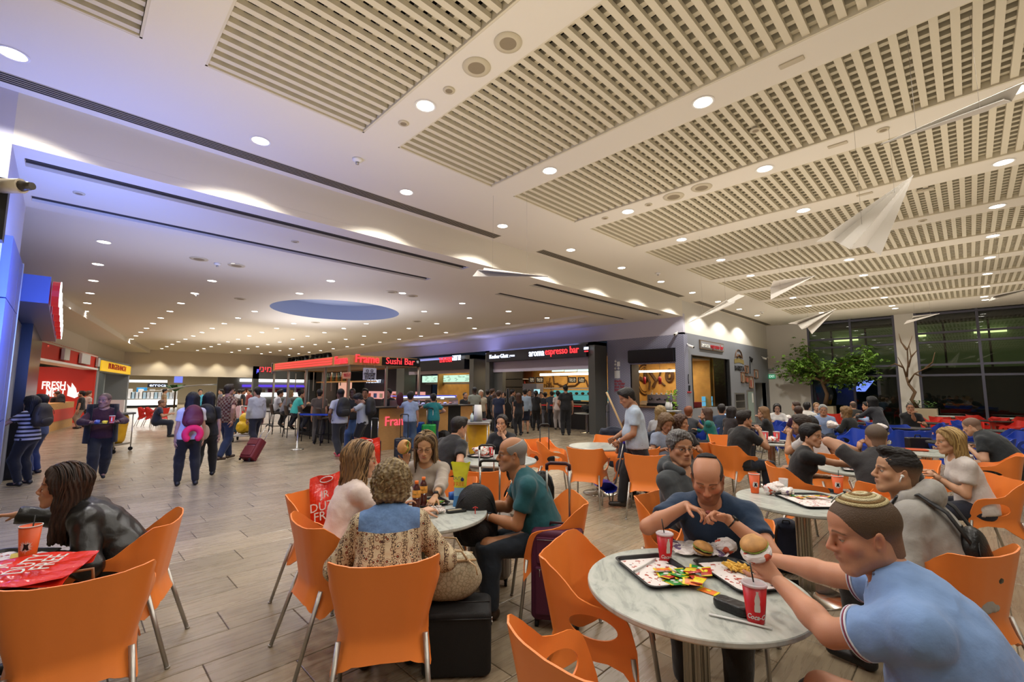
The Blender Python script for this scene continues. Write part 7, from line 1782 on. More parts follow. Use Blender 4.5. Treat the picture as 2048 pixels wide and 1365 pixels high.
S_=[(1262,843,30,1.18,'person with brown hair in a navy jacket on the orange chair beyond the empty table','#151c30',('bob','#4a3022'),True,{}),(1333,838,150,1.20,'curly-haired boy in glasses looking down','#8a94a8',('curly','#6a5238'),False,dict(head=(0,-25,0))),(1322,818,20,1.25,'curly blond person beyond the boy in glasses','#9a9a9a',('curly','#8a7248'),False,{}),(1363,840,175,1.18,'woman with curly brown hair and a dark fur collar','#1c1512',('curly','#4a3022'),True,dict(head=(60,0,0))),(1377,818,8,1.22,'red-haired boy in a grey printed tank top with his back to us','#3a3c42',('short','#7a4224'),False,dict(sleeve=None,rh=(.3,.34,.8))),(1410,820,-80,1.22,'woman with long brown hair in a teal blouse touching her chin','#0f6a62',('longer','#4a3222'),True,dict(sleeve='long',lh=(-.03,.2,1.02),lc=.9)),(1443,812,5,1.26,'man in a slate blue T-shirt working at a laptop, seen from behind','#28384e',('short','#1a1310'),False,{}),(1465,817,40,1.22,'dark-haired person beside the man with the laptop','#2a2224',('bob','#1c1412'),True,{}),(1524,818,-85,1.22,'woman with long light brown hair in black, head on hand','#101012',('longer','#7a5a3a'),True,dict(lh=(-.02,.2,1.02),lc=.9,head=(5,-8,0))),(1554,811,178,1.22,'dark-haired woman in a white blouse by the white wall','#d6d2cc',('bob','#15100e'),True,dict(head=(0,-20,0),sleeve='long')),(1590,807,-80,1.25,'young man in a light top holding something to his mouth','#b8b4ac',('short','#3a2618'),False,{}),(1596,818,-10,1.20,'brown-haired person in a purple top with back to us','#3a1230',('short','#3a2418'),False,{}),(1614,808,15,1.26,'big man in a white T-shirt with his back to us','#cfcac2',('short','#17110e'),False,dict(w=1.2)),(1633,809,170,1.22,'blond woman in a denim jacket by the window','#5a7090',('bun','#8a6a44'),True,{}),(1646,814,176,1.24,'grey-haired man in a fishing vest over a blue shirt','#8a9cc0',('gray','#a8a8a4'),False,dict(glasses='#303030',sleeve='long',w=1.1)),(1620,838,-5,1.22,'dark long-haired person behind the man in the light grey T-shirt','#2a1828',('long','#15100e'),True,{}),(1688,818,-60,1.20,'person with curly blond-brown hair in a black hooded top','#121413',('curly','#7a5c38'),False,dict(lean=18,sleeve='long')),(1705,806,-20,1.24,'bald man in a dark top behind the curly-haired person','#26241f',('bald','#5a4a40'),False,{}),(1731,808,-95,1.22,'dark-haired man in a light blue shirt beside the standing woman','#8ea4c4',('short','#120e0c'),False,dict(sleeve='long')),(1820,810,174,1.25,'man with glasses in black drinking from a paper cup','#0f0f11',('buzz','#2a1c16'),False,dict(glasses='#202020',w=1.15,rh=(-.02,.26,1.03),rhd=(-.6,.2,.5),rc=.9)),(1948,846,-72,1.16,'large bald man in a dark grey shirt leaning over his table','#1c2226',('buzz','#7a6050'),False,dict(w=1.3,lean=34,head=(0,-20,0),h=1.8))]
for px,hy,d_,z_,lb,tc_,hr_,fm,kw in S_:
 seatp(px,hy,d_,lb,z_,2 if px not in(1948,1410,1524,1646,1820,1363)else 1,fem=fm,top=tc_,hair=hr_,skin=random.choice(SK[:3]),bottom='#1a1c24',**kw)
walker(1768,925,790,-50,'woman with very long black hair standing in a dark grey jacket handing over food',1,fem=True,skin='#b08c74',hair=('longer','#0a090b'),top='#2e2f35',sleeve='long',bottom='#17171d',lean=18,rh=(.05,.5,1.05),lh=(-.1,.5,1.0))
walker(1349,862,815,60,'person in a white T-shirt bending far over behind the curly hair',2,skin=SK[0],hair=('curly','#8a7248'),top='#d0d0ce',bottom='#2a2a30',lean=60,hmin=1.6,hmax=1.7)
R=random.Random(12)
FP=[(396,845,792,'person in a turquoise top in the far passage','#4aa8c0'),(452,842,797,'person in a cream top by the palm','#c8b890'),(463,838,798,'small figure in navy in the far passage','#2a3450'),(475,838,800,'small figure in white in the far passage','#c8c8cc'),(483,840,799,'small figure in black in the far passage','#17171b'),(438,838,800,'small figure in grey in the far passage','#6a6a70'),(325,836,800,'small figure in beige before the glowing counter','#a08a6a'),(495,842,798,'small figure in red in the far passage','#7a2a2a')]
for px,fy,hy,lb,cl_ in FP:walker(px,fy,hy,R.uniform(0,360),lb,2,top=cl_,skin=SK[R.randint(0,2)],hair=('short','#1a1412'),hmin=1.6)
def far_red(px,py,deg,lb):
 p=at(px,py,z=.45);return chair('r',p.x,p.y,hdg(deg),lb,'red armchairs in the far passage')
for px,py,d_ in((291,832,60),(305,832,60),(320,833,-60),(463,828,20),(473,828,100),(482,827,-40)):far_red(px,py,d_,'red armchair in the far passage, at x-position %s from the left'%ORD[[291,305,320,463,473,482].index(px)])
seatp(326,803,90,'man in a dark blue top on the red chairs in the far passage',1.2,2,top='#16203a',hair=('buzz','#6a5040'),skin=SK[1]);seatp(477,800,0,'woman in a pink top on the red chairs in the far passage',1.2,2,fem=True,top='#c09a98',hair=('long','#2a1a14'),skin=SK[0])
# blue and red seating area
BL=[(1408,880,-35,'blue armchair seen from behind under the woman in teal'),(1440,870,5,'blue armchair under the man with the laptop'),(1425,860,60,'blue armchair beside the laptop man'),(1462,862,-90,'blue armchair at the laptop table'),(1545,862,-80,'blue armchair under the woman in black with long light hair'),(1500,858,100,'blue armchair left of the woman with her head on her hand'),(1558,878,170,'empty blue armchair with its back behind the red cups'),(1575,862,20,'blue armchair behind the long light hair'),(1600,858,10,'blue armchair under the person in purple'),(1690,872,-70,'blue armchair under the curly-haired person in black'),(1712,884,-100,'blue armchair with open oval arm left of the charcoal T-shirt'),(1740,872,30,'blue armchair behind the open-armed blue one'),(1765,866,90,'blue armchair beside the standing woman'),(1812,874,175,'blue armchair with back edge lit behind the black bag'),(1800,884,0,'blue armchair seen from behind right of the charcoal T-shirt'),(1830,886,40,'blue armchair left of the blonde woman'),(1862,866,-40,'blue armchair turned right behind the blonde woman'),(1933,862,150,'blue armchair between two red ones'),(1925,872,100,'blue armchair facing the large bald man'),(1905,900,20,'blue armchair low between blonde woman and bald man'),(1985,905,-60,'large blue armchair under the bald man, seen from behind'),(2010,880,-20,'blue armchair behind the bald man'),(2035,890,-80,'blue armchair cut by the right edge'),(1385,862,20,'blue armchair under the boy in the tank top'),(1655,860,170,'blue armchair under the man in the vest')]
for px,py,d_,lb in BL:p=at(px,py,z=.45 if False else .55);chair('b',p.x,p.y,hdg(d_),lb)
RD=[(1842,848,170,'red armchair right of the man in black with glasses'),(1866,852,-60,'red armchair turned left in the red row'),(1885,850,60,'red armchair with high pointed back'),(1893,858,-100,'large red armchair in front of the red row'),(1940,850,175,'red armchair behind the blue ones'),(1960,846,100,'red armchair at the middle of the window'),(1990,852,-90,'red armchair behind the bald man\'s shoulder'),(2010,856,170,'red armchair right of the bald man'),(2030,862,-70,'red armchair facing left near the right edge'),(2042,850,10,'red armchair cut by the right edge'),(1705,848,20,'red armchair under the bald man by the window'),(1672,842,60,'red armchair beside the vest'),(1728,852,-90,'red armchair under the man in the light blue shirt'),(1915,856,30,'red armchair near the dark tables')]
for px,py,d_,lb in RD:p=at(px,py,z=.55);chair('r',p.x,p.y,hdg(d_),lb)
DT=[(1420,850,'dark table between the woman in teal and the boy'),(1480,846,'dark table with a laptop'),(1505,848,'dark table in front of the long-haired woman in black'),(1575,842,'dark table with white food bags by the white wall'),(1655,852,'dark table with bottles in front of the man in the vest'),(1735,846,'dark table behind the standing woman'),(1815,856,'dark table in front of the man drinking'),(1855,846,'dark table in the red row, left'),(1985,842,'dark table in the red row, right'),(1918,886,'dark table with a water bottle in front of the large bald man'),(2008,862,'dark table near the right edge'),(1350,862,'dark table in front of the curly-haired people')]
for px,py,lb in DT:p=at(px,py,z=.74);table(p.x,p.y,lb,True,'dark tables')
for px,py,lb in((1912,827,'pale table top standing alone before the dark window, left'),(2020,829,'pale table top standing alone before the dark window, right')):p=at(px,py,z=.74);table(p.x,min(p.y,22.6),lb)
# things on the tables, bags, carts, planes, plants
TZ=.742
def ang_of(a,b):a,b=at(*a,z=TZ),at(*b,z=TZ);return math.atan2(b.y-a.y,b.x-a.x)
c1=at(1331,1121,z=TZ);cola_cup(c1.x,c1.y,TZ,(+.55),'red cola cup with black straw beside the tray of sauce sachets on the nearest table')
c2=at(1512,1243,z=TZ);cola_cup(c2.x,c2.y,TZ,(+.30),'red cola cup with black straw nearest the camera, beside the black case',h=.14)
def tray_at(cs,lb,**k):
 P4=[at(px,py,z=TZ)for px,py in cs];c=sum(P4,V((0,0,0)))/4;e=(P4[1]-P4[0])+(P4[2]-P4[3]);return tray(c.x,c.y,TZ,math.atan2(e.y,e.x),lb,L=e.length/2,W=((P4[3]-P4[0])+(P4[2]-P4[1])).length/2,**k),c,math.atan2(e.y,e.x)
t1,tc1,ta1=tray_at([(1228,1122),(1300,1186),(1417,1172),(1322,1111)],'black tray with printed paper liner covered in green and red sauce sachets')
t2,tc2,ta2=tray_at([(1384,1125),(1480,1198),(1585,1183),(1460,1120)],'black tray with fries and green sachet in front of the blue-shirted man')
R=random.Random(21);kinds=[(greenS,'green'),(redS,'red'),(greenS,'green'),(orangeS,'orange'),(yellowS,'yellow'),(redS,'red'),(greenS,'green')]
for i,(px,py)in enumerate([(1352,1146),(1338,1150),(1365,1143),(1325,1140),(1380,1143),(1388,1148),(1345,1158),(1362,1160),(1375,1165),(1352,1168),(1385,1168),(1398,1166),(1368,1154),(1332,1146),(1357,1150),(1393,1157)]):
 mm,nm=kinds[i%7];p=at(px,py,z=TZ+.02);sachet(p.x,p.y,TZ+.008+.0045*(i%6),R.uniform(0,3.1),mm,'%s sauce sachet lying in the heap on the first tray'%nm,(R.uniform(-.15,.15),R.uniform(-.15,.15)),group='%s sachets in the heap'%nm)
p=at(1417,1184,z=TZ);sachet(p.x,p.y,TZ+.001,ta1+.5,orangeS,'single orange sachet lying on the marble between the two trays',group=None)
p=at(1400,1135,z=TZ+.02);sachet(p.x,p.y,TZ+.012,ta2+1.0,greenS,'green sachet at the left corner of the tray with fries',(.1,.1),.09,.05,group=None)
p=at(1412,1142,z=TZ+.02);sachet(p.x,p.y,TZ+.015,ta2-.5,redS,'torn red and silver sachet beside the fries',(.2,.1),.08,.05,group=None)
fm=fries(0,0,0,46,3);p=at(1478,1140,z=TZ+.01);o=fm.build('fries',fry,loc=(p.x,p.y,TZ+.006));tag(o,'heap of golden fries on the tray in front of the blue-shirted man','fries',kind='stuff')
Lh=FOLK['blue'];wr,dd_,parts=Lh['hands'][-1];hw=Lh['M']@(V(wr)+V(dd_)*.10);burger((hw.x-.015,hw.y+.03,hw.z+.035),(.25,-.35,.6),'bitten burger in a paper wrapper held by the blue-shirted man',1.05,wrapR)
p=at(1405,1103,z=TZ+.03);bg=burger((p.x,p.y,TZ+.036),(.1,.25,.8),'half-eaten burger lying on opened paper in front of the bearded man',1.0)
def sheet(px,py,w_,h_,rz,m,lb,amp=.018,seed=1,z=TZ+.003,name='paper_wrapper',cat='wrapper',group=None,n=16):
 p=at(px,py,z=TZ);q=MB();rows=[];R=random.Random(seed);ph=[R.uniform(0,6)for _ in range(6)]
 for j in range(n):rows.append([(-w_/2+w_*i/(n-1)+.01*math.sin(j*1.7+ph[0]),-h_/2+h_*j/(n-1)+.012*math.sin(i*1.3+ph[1]),amp*(abs(math.sin(i*.9+ph[2]+j*.3))*abs(math.sin(j*.8+ph[3]))+.5*abs(math.sin(i*2.1+j*1.7+ph[4])))*(.3+1.4*max(abs(i/(n-1)-.5),abs(j/(n-1)-.5))))for i in range(n)])
 q.grid(rows,smooth=False);return tag(q.build(name,m,loc=(p.x,p.y,z),rot=(0,0,rz)),lb,cat,group)
sheet(1393,1102,.28,.24,.6,wrapP,'opened white wrapper with purple print under the half-eaten burger',.02,2)
p=at(1452,1098,z=TZ+.03);crumple(p.x,p.y,TZ,.055,'crumpled wrapper with red print beside the bearded man\'s hands',wrapR,4)
q=MB();q.rbox(-.075,.075,-.035,.035,0,.038,.03,6);p=at(1465,1222,z=TZ);o=q.build('glasses_case',mat('case_black','#151617',.35,bump=.5,scale=40),loc=(p.x,p.y,TZ),rot=(0,0,ang_of((1437,1207),(1492,1228))));bevel(o,.014,3);tag(o,'black zipped glasses case lying beside the front cola cup','case')
q=MB();a,b=at(1418,1231,z=TZ),at(1545,1261,z=TZ);q.tube([a+V((0,0,.004)),(a+b)/2+V((.004,.004,.005)),b+V((0,0,.004))],.0065,8,flat=(.5,1),up=(0,0,1));tag(q.build('paper_stick',whitecup),'long white paper-wrapped straw lying at the front edge of the nearest table','straw')
q=MB();a,b=at(1268,1143,z=TZ+.012),at(1311,1118,z=TZ+.012);q.tube([a,b],.005,6);tag(q.build('paper_straw',whitecup),'white wrapped straw lying on the sachet tray','straw')
nv=FOLK['navy'];wr,dd_,_p=nv['hands'][1];a=nv['M']@(V(wr)+V(dd_)*.13);wr,dd_,_p=nv['hands'][-1];b=nv['M']@(V(wr)+V(dd_)*.10);q=MB();q.tube([a,(a+b)/2+V((0,0,.01)),b],[.010,.016,.010],8,flat=(.5,1));tag(q.build('meat_strip',mat('meat_red','#7a2a1c',.5,bump=.6,scale=200)),'thin reddish strip of food held between the bearded man\'s fingers','food')
def cap(key,ang,r,cols,lb,rings=7,pin=True):
 """skullcap laid on the skull; ang = backward tilt of its centre, r = angular radius"""
 f=FOLK[key];t=link('skullcap',None);t.matrix_world=f['M']@f['HT'];tag(t,lb,'skullcap')
 c0=V((0,-.014,.038));RX=Matrix.Rotation(ang,3,'X')
 def pt(u,th,lift):
  d=RX@V((math.sin(u)*math.cos(th),math.sin(u)*math.sin(th),math.cos(u)));k=1/math.sqrt((d.x/.0805)**2+(d.y/.102)**2+(d.z/.087)**2)
  return c0+d*(k+lift)
 for k in range(rings):
  u0,u1=r*k/rings+.002,r*(k+1)/rings;q=MB();N_=44
  rows=[[pt(u0+(u1-u0)*i/4,2*PI*j/N_,.0035+.0018*math.sin(PI*i/4))for j in range(N_)]for i in range(5)]+[[pt(u1,2*PI*j/N_,-.002)for j in range(N_)]]
  q.grid(rows[::-1],close=True);q.build('ring',cols[k%len(cols)],t)
 if pin:q=MB();q.tube([pt(r*.55,1.25,.009),pt(r*.85,1.2,.010),pt(r*1.12,1.15,.006),pt(r*1.16,1.3,.006),pt(r*.85,1.32,.010),pt(r*.55,1.25,.009)],.0022,6);q.build('hair_clip',mat('clip_pale','#b8c4bc',.3),t)
 return t
kn1,kn2,kn3=[mat('knit_%d'%i,c_,.85,bump=.8,scale=260)for i,c_ in enumerate(('#c9b888','#8a6a3c','#ddd0a8'))]
cap('blue',.12,.86,[kn1,kn3,kn2,kn1,kn3,kn2,kn1],'knitted cream and brown skullcap with a hair clip on the blue-shirted man')
cap('navy',.62,.62,[mat('cap_black','#15151a',.8,bump=.4)],'flat black skullcap on the back of the bearded man\'s head',3,pin=False)
p=at(1510,986,z=TZ);orange_cup(p.x,p.y,TZ,(+.2),'tall orange paper cup with white splash on the table behind the bearded man',.165,False)
p=at(1692,975,z=TZ);orange_cup(p.x,p.y-.35,TZ,0,'orange paper cup with black straw behind the skullcap',.15,True)
def clear_cup(px,py,lb,h=.115,z=TZ):
 p=at(px,py,z=z);t=thing('plastic_cup',lb,'cup',(p.x,p.y,z));q=MB();q.lathe([(.028,0),(.038,h),(.040,h),(.0365,h-.003),(.027,.004),(.0001,.004)],28);q.build('cup',mat('clear_plastic','#e8eef0',.12,alpha=.35),t);q=MB();q.lathe([(.0001,.006),(.027,.006),(.032,h*.5),(.0001,h*.5)],28);q.build('water',mat('water_clear','#cfdcdc',.05,alpha=.35),t);return t
clear_cup(1568,984,'clear plastic cup half full of water beside the orange cup')
for i,(px,py,r_,m_,lb)in enumerate([(1541,990,.05,wrapR,'crumpled red-printed napkin beside the orange cup, left one'),(1556,984,.05,paper,'crumpled white napkin behind the red-printed one'),(1575,992,.045,wrapP,'crumpled wrapper with dark print right of the napkins'),(1748,1008,.055,wrapP,'crumpled white wrapper at the right end of the table behind the skullcap')]):
 p=at(px,py,z=TZ);crumple(p.x,p.y,TZ,r_,lb,m_,i+1,amp=.35)
t3,tc3,ta3=tray_at([(1562,995),(1640,1028),(1700,1012),(1620,985)],'black tray with printed liner and sachets behind the skullcap')
for i,(px,py)in enumerate([(1590,992),(1600,996),(1612,994),(1622,997),(1634,996),(1648,998)]):mm,nm=kinds[i%7];p=at(px,py,z=TZ+.01);sachet(p.x,p.y,TZ+.009+.004*i,R.uniform(0,3),mm,'%s sachet on the tray behind the skullcap'%nm,(R.uniform(-.2,.2),.1),group='%s sachets on the tray behind the skullcap'%nm)
def bottle(px,py,lb):
 p=at(px,py,z=TZ);t=thing('drink_bottle',lb,'bottle',(p.x,p.y,TZ),0,'orange-capped drink bottles')
 q=MB();q.lathe([(.0001,0),(.027,0),(.030,.006),(.030,.05),(.027,.075),(.030,.10)],28);q.build('liquid',mat('drink_brown','#4a1a10',.12,spec=.7),t)
 q=MB();q.lathe([(.0305,.098),(.0315,.10),(.0315,.150),(.0300,.152)],28,caps=False);o=q.build('label',mat('bottle_label','#d9963c',.4,var=.3,scale=60),t)
 q=MB();q.lathe([(.030,.15),(.022,.175),(.013,.19),(.013,.2)],28);q.build('shoulder',mat('drink_brown','#4a1a10',.12),t);q=MB();q.lathe([(.0145,.196),(.0145,.218),(.0001,.218)],20);q.build('cap',mat('cap_orange','#ee7420',.4),t)
 o=text('fuze',.022,mat('label_green','#2f5a2c',.5),t,ext=.0003);
 for v in o.data.vertices:v.co=(v.co.x,v.co.y+.125,v.co.z)
 wrap(o,lambda q_:.0318,.4);return t
bottle(832,1022,'brown iced-tea bottle with orange cap and label, the nearer of the pair');bottle(846,1012,'brown iced-tea bottle with orange cap and label, the farther of the pair')
t4,tc4,ta4=tray_at([(815,1006),(840,1017),(905,1013),(880,996)],'black tray with sachets in front of the woman with the burger')
for i,(px,py)in enumerate([(862,1004),(872,1002),(880,1005),(868,1008)]):mm,nm=kinds[i%7];p=at(px,py,z=TZ+.01);sachet(p.x,p.y,TZ+.009+.004*i,R.uniform(0,3),mm,'%s sachet on the burger woman\'s tray'%nm,(.1,.1),group='%s sachets on the burger woman\'s tray'%nm)
t5,tc5,ta5=tray_at([(775,1030),(792,1044),(822,1030),(800,1018)],'black tray with nuggets beside the blonde short-haired woman')
for i in range(4):p=at(792+6*i,1030-2*(i%2),z=TZ+.02);tag(MB().ell((0,0,0),(.018,.014,.010),8,6).build('nugget',fry,loc=(p.x,p.y,TZ+.016)),'small golden nugget on the tray beside the floral blouse','food','nuggets on the tray')
p=at(806,1022,z=TZ);crumple(p.x,p.y,TZ+.01,.035,'blue and white snack packet on the tray beside the floral blouse',mat('packet_blue','#2a4a9a',.35),7)
sheet(836,1030,.12,.09,.4,whitecup,'flat white napkin at the front of the family table',.002,3,name='napkin',cat='napkin');sheet(876,1026,.08,.10,1.2,paper,'crumpled white receipt right of the napkin',.03,5,name='receipt',cat='paper')
q=MB();q.rbox(-.075,.075,-.035,.035,0,.016,.012,4);p=at(912,1024,z=TZ);o=q.build('phone_wallet',mat('wallet_black','#141414',.35),loc=(p.x,p.y,TZ),rot=(0,0,ang_of((890,1026),(935,1021))));bevel(o,.004,2);tag(o,'black phone in a wallet case at the right edge of the family table','phone')
q=MB();q.box(-.065,.04,-.02,.005,.0165,.018);q.build('card',mat('card_cream','#a89c80',.5),o)
p=at(920,1012,z=TZ);yb_=thing('plastic_bag','upright yellow and light blue plastic bag on the family table','bag',(p.x,p.y,TZ),hd(p.x,p.y)-.15);rows=[]
for j in range(14):
 z=.33*j/13;w_=.055-.012*math.sin(min(1,j/9)*PI)*.6+(.022 if j>9 else 0)*(j-9)/4;d_=.035*(1-.75*min(1,j/12));rows.append([(w_*math.copysign(abs(math.cos(u))**.6,math.cos(u)),d_*math.copysign(abs(math.sin(u))**.6,math.sin(u))+.004*math.sin(j*2+u*3),z+.006*math.sin(u*3+j)*(j/13))for u in[2*PI*i/20 for i in range(20)]])
def bagm():
 m,t,b,N,L=nt('bag_yellow_blue');tc=N.new('ShaderNodeTexCoord');sp=N.new('ShaderNodeSeparateXYZ');L.new(tc.outputs['Object'],sp.inputs[0]);r=N.new('ShaderNodeValToRGB');r.color_ramp.interpolation='CONSTANT';e=r.color_ramp.elements;e[0].color=lin('#4a86c0');e[1].position=.075;e[1].color=lin('#8ab4d4');k=e.new(.14);k.color=lin('#d8d43a');k=e.new(.30);k.color=lin('#d9d832');L.new(sp.outputs[2],r.inputs[0]);L.new(r.outputs[0],b.inputs['Base Color']);b.inputs['Roughness'].default_value=.3;return m
q=MB();q.grid(rows,close=True,smooth=True);q.build('bag',bagm(),yb_);o=text('FREE',.042,mat('print_orange','#d8562a',.5),yb_,(-.005,-.037,.17),(PI/2,0,0),.0006);o=text('DUTY',.03,mat('print_navy','#1a2a6a',.5),yb_,(-.012,-.036,.215),(PI/2,0,0),.0006)
q=MB();q.ell((.02,-.032,.205),(.014,.003,.014),12,8);q.build('round_logo',mat('print_navy','#1a2a6a',.5),yb_)
p=at(898,1008,z=TZ);t=thing('paper_cup','blue and white paper cup lying on its side on the burger woman\'s tray','cup',(p.x,p.y,TZ+.058));t.rotation_euler=(PI/2,.1,hd(-.45,-.9));bl=mat('cup_blue','#2a5aa8',.4,var=.5,scale=30);cup_body(.10,.030,.043,bl).build('cup',bl,t);q=MB();q.lathe([(.042,.098),(.045,.099),(.045,.102),(.042,.103)],28,caps=False);q.build('rim',whitecup,t)
bw=FOLK['burgerw'];wr,dd_,_p=bw['hands'][1];hb_=bw['M']@(V(wr)+V(dd_)*.12);burger((hb_.x+.02,hb_.y-.03,hb_.z+.03),(1.2,0,.2),'golden bitten burger held up by the woman with long straight hair',1.2)
def red_bag(loc,rz,rot,w_,h_,lb,flat=False):
 t=thing('carrier_bag',lb,'bag',loc,rz);t.rotation_euler=rot;rm_=mat('bag_red','#d8301c',.22,bump=.9,scale=14,det=5,spec=.7);R=random.Random(5)
 fr=MB();n=14;f=[]
 def pt(i,j,sd):u,v=i/(n-1),j/(n-1);bulge=math.sin(PI*u)*math.sin(PI*min(1,v*1.2))*.05*(0 if flat else 1);return(-w_/2*(1-.12*v)+w_*(1-.12*v)*u,sd*(.006+bulge)+.012*math.sin(u*9+v*7+sd),h_*v+.012*math.sin(u*8))
 for sd in(-1,1):fr.grid([[pt(i,j,sd)for i in range(n)]for j in range(n)],smooth=False)
 o=fr.build('bag',rm_,t)
 q=MB();q.tube([(w_*.16*math.cos(2*PI*i/16),-.03,h_*.90+.022*math.sin(2*PI*i/16))for i in range(17)],.004,4);q.build('handle_rim',whitecup,t)
 for s_,z_,sz in(('JR',.62,.07),('DUTY',.42,.085),('FREE',.26,.085)):text(s_,sz*h_/.4,whitecup,t,(0,-.075 if not flat else-.03,h_*z_),(PI/2,0,0),.001)
 return t
red_bag((-3.72,1.62,.50),0,(-.35,-.25,hd(.9,.45)+1.9),.34,.46,'shiny red duty free carrier bag on the orange armchair behind the long-haired woman')
bb_=at(168,1128,z=TZ+.03);rb=red_bag((bb_.x,bb_.y,TZ+.025),0,(-PI/2+.03,0,hd(.35,.94)+PI),.44,.50,'shiny red duty free bag lying flat on the dark table at the left edge',True)
p=at(54,1122,z=TZ+.01);orange_cup(p.x,p.y,TZ+.012,(-.3),'large orange cup with white splash print and black straw at the left edge',.175)
pq=at(20,1120,z=TZ);tray(pq.x,pq.y,TZ,.8,'black tray under the orange cup at the left edge');
q=MB();q.rbox(-.05,.05,-.02,.02,0,.012,.01);p=at(20,1112,z=TZ);tag(q.build('snack_packet',yellowS,loc=(pq.x+.03,pq.y+.02,TZ+.012)),'small yellow packet on the tray at the left edge','packet')
hb_=SDF();hb_.ell((0,0,.10),(.16,.09,.12),.04);Vv,F=hb_.mesh(.012,clips=[((0,0,.0),(0,0,-1))]);me=bpy.data.meshes.new('bag');me.from_pydata(Vv.tolist(),[],F.tolist());me.materials.append(leather);t=thing('handbag','black leather handbag with brown handle on the large orange armchair','bag',(-3.14,.12,.455),1.4);link('bag',me,t);q=MB();q.tube([(-.06,0,.20),(-.05,0,.30),(.05,0,.30),(.06,0,.20)],.008,8);q.build('handle',mat('strap_tan','#8a5a34',.5),t);q=MB();q.tube([(-.13,0,.16),(0,0,.215),(.13,0,.16)],.004,6);q.build('zip',steel,t)
bp1=backpack((-2.74,2.32,.47),0,'large black travel backpack with red emblem held on the bald man\'s lap',mat('nylon_black','#131314',.6,bump=.35,scale=120),.30,.17,.44,straps=True,rot=(.05,0,hd(.75,-.66)))
q=MB();q.tube([(-.018,.175,.30),(.0,.178,.31),(.018,.175,.30)],.004,5);q.tube([(0,.178,.31),(0,.182,.25)],.004,5);q.tube([(-.018,.178,.25),(0,.182,.245),(.018,.178,.25)],.004,5);q.build('emblem',mat('emblem_red','#b82a22',.5),bp1)
suitcase((-3.02,2.72,0),hd(.7,-.7),'grey hard-shell suitcase with wheels standing behind the family table',mat('shell_grey','#7d7a74',.35,metal=.2),.36,.22,.52,1.02,steel,black,False)
pur=mat('nylon_purple','#521a38',.65,bump=.2,scale=200)
sp_=at(1102,1258,z=0);suitcase((sp_.x-.02,sp_.y+.10,0),hd(sp_.x,sp_.y)-.12,'burgundy soft suitcase with extended silver handle beside the bald man',pur,.36,.24,.60,1.08,steel,mat('grip_burgundy','#38131f',.5),True)
bc=thing('trolley_bag','black fabric trolley bag on the floor behind the floral blouse chair','bag',(-2.28,1.80,0),hd(-.75,.66));q=MB();q.rbox(-.20,.20,-.14,.14,.01,.36,.04,5);bevel(q.build('body',mat('nylon_black2','#121213',.75,bump=.25,scale=150),bc),.012,3);q=MB();q.tube([(-.195,-.145,.33),(.195,-.145,.33)],.004,6);q.tube([(-.19,.0,.362),(.19,.0,.362)],.004,6);q.build('piping',black,bc);q=MB();q.tube([V((.205,.03*math.cos(u)-.0,.26+.03*math.sin(u)))for u in[PI+PI*i/8 for i in range(9)]],.004,6);q.build('ring',steel,bc)
hbg=thing('shoulder_bag','beige patterned handbag resting on the black trolley bag','bag',(-2.34,1.78,.365),hd(-.75,.66)+.2)
def monog():
 m,t,b,N,L=nt('monogram_canvas');tc=N.new('ShaderNodeTexCoord');vo=N.new('ShaderNodeTexVoronoi');vo.inputs['Scale'].default_value=42;vo.feature='DISTANCE_TO_EDGE';L.new(tc.outputs['Object'],vo.inputs[0]);r=N.new('ShaderNodeValToRGB');r.color_ramp.elements[0].color=lin('#8f8468');r.color_ramp.elements[1].position=.12;r.color_ramp.elements[1].color=lin('#b9ae93');L.new(vo.outputs[0],r.inputs[0]);L.new(r.outputs[0],b.inputs['Base Color']);b.inputs['Roughness'].default_value=.6;return m
s=SDF();s.ell((0,0,.12),(.20,.10,.13),.05);s.ell((0,0,.20),(.16,.075,.10),.05);s.ell((0,0,.30),(.13,.05,.07),.01,sub=True);Vv,F=s.mesh(.010,clips=[((0,0,.004),(0,0,-1)),((0,0,.27),(0,0,1))]);N_=normals(Vv,F);Vv=Vv+N_*(.005*wob(Vv,32))[:,None];me=bpy.data.meshes.new('bag');me.from_pydata(Vv.tolist(),[],F.tolist());me.materials.append(monog());me.polygons.foreach_set('use_smooth',[True]*len(me.polygons));link('bag',me,hbg)
tan=mat('strap_cream','#b89a72',.5)
for sd in(-1,1):q=MB();q.tube([(-.10,sd*.06,.24),(-.09,sd*.09,.31),(-.03,sd*.12,.33),(.05,sd*.12,.32),(.10,sd*.06,.24)],.009,8,flat=(.5,1));q.build('handle',tan,hbg)
q=MB();q.tube([(-.15,-.06,.24),(0,-.085,.255),(.15,-.06,.24)],.008,6);q.tube([(-.15,.06,.24),(0,.085,.255),(.15,.06,.24)],.008,6);q.build('trim',tan,hbg);q=MB();q.tube([(.10,-.09,.25),(.14,-.10,.22),(.15,-.11,.17)],.010,6,flat=(.4,1));q.build('tassel',tan,hbg)
f=FOLK['kid'];M=f['M']@f['HT'];t=link('earbud',None);t.matrix_world=M@Matrix.Translation((-.085,.002,-.012));tag(t,'white wireless earbud in the ear of the young man in the grey hoodie','earbud');q=MB();q.ell((0,0,0),(.008,.009,.009),10,8);q.tube([(-.002,.003,0),(-.004,.014,-.034)],.0035,8);q.build('bud',white,t)
Fv,d3,Nb_,Cc_=f['Fv'],f['d3'],f['Nb'],f['Cc'];kp=f['M']@(Cc_-Fv*.09-d3*.30);kb=backpack(tuple(kp),0,'small black backpack worn by the young man in the grey hoodie',mat('leather_bag','#131315',.35,bump=.3,scale=60),.24,.10,.30,straps=False,rot=(.12,0,hd(-.85,.10)+PI))
bpy.context.view_layer.update();Mi=kb.matrix_basis.inverted()@f['M'];q=MB()
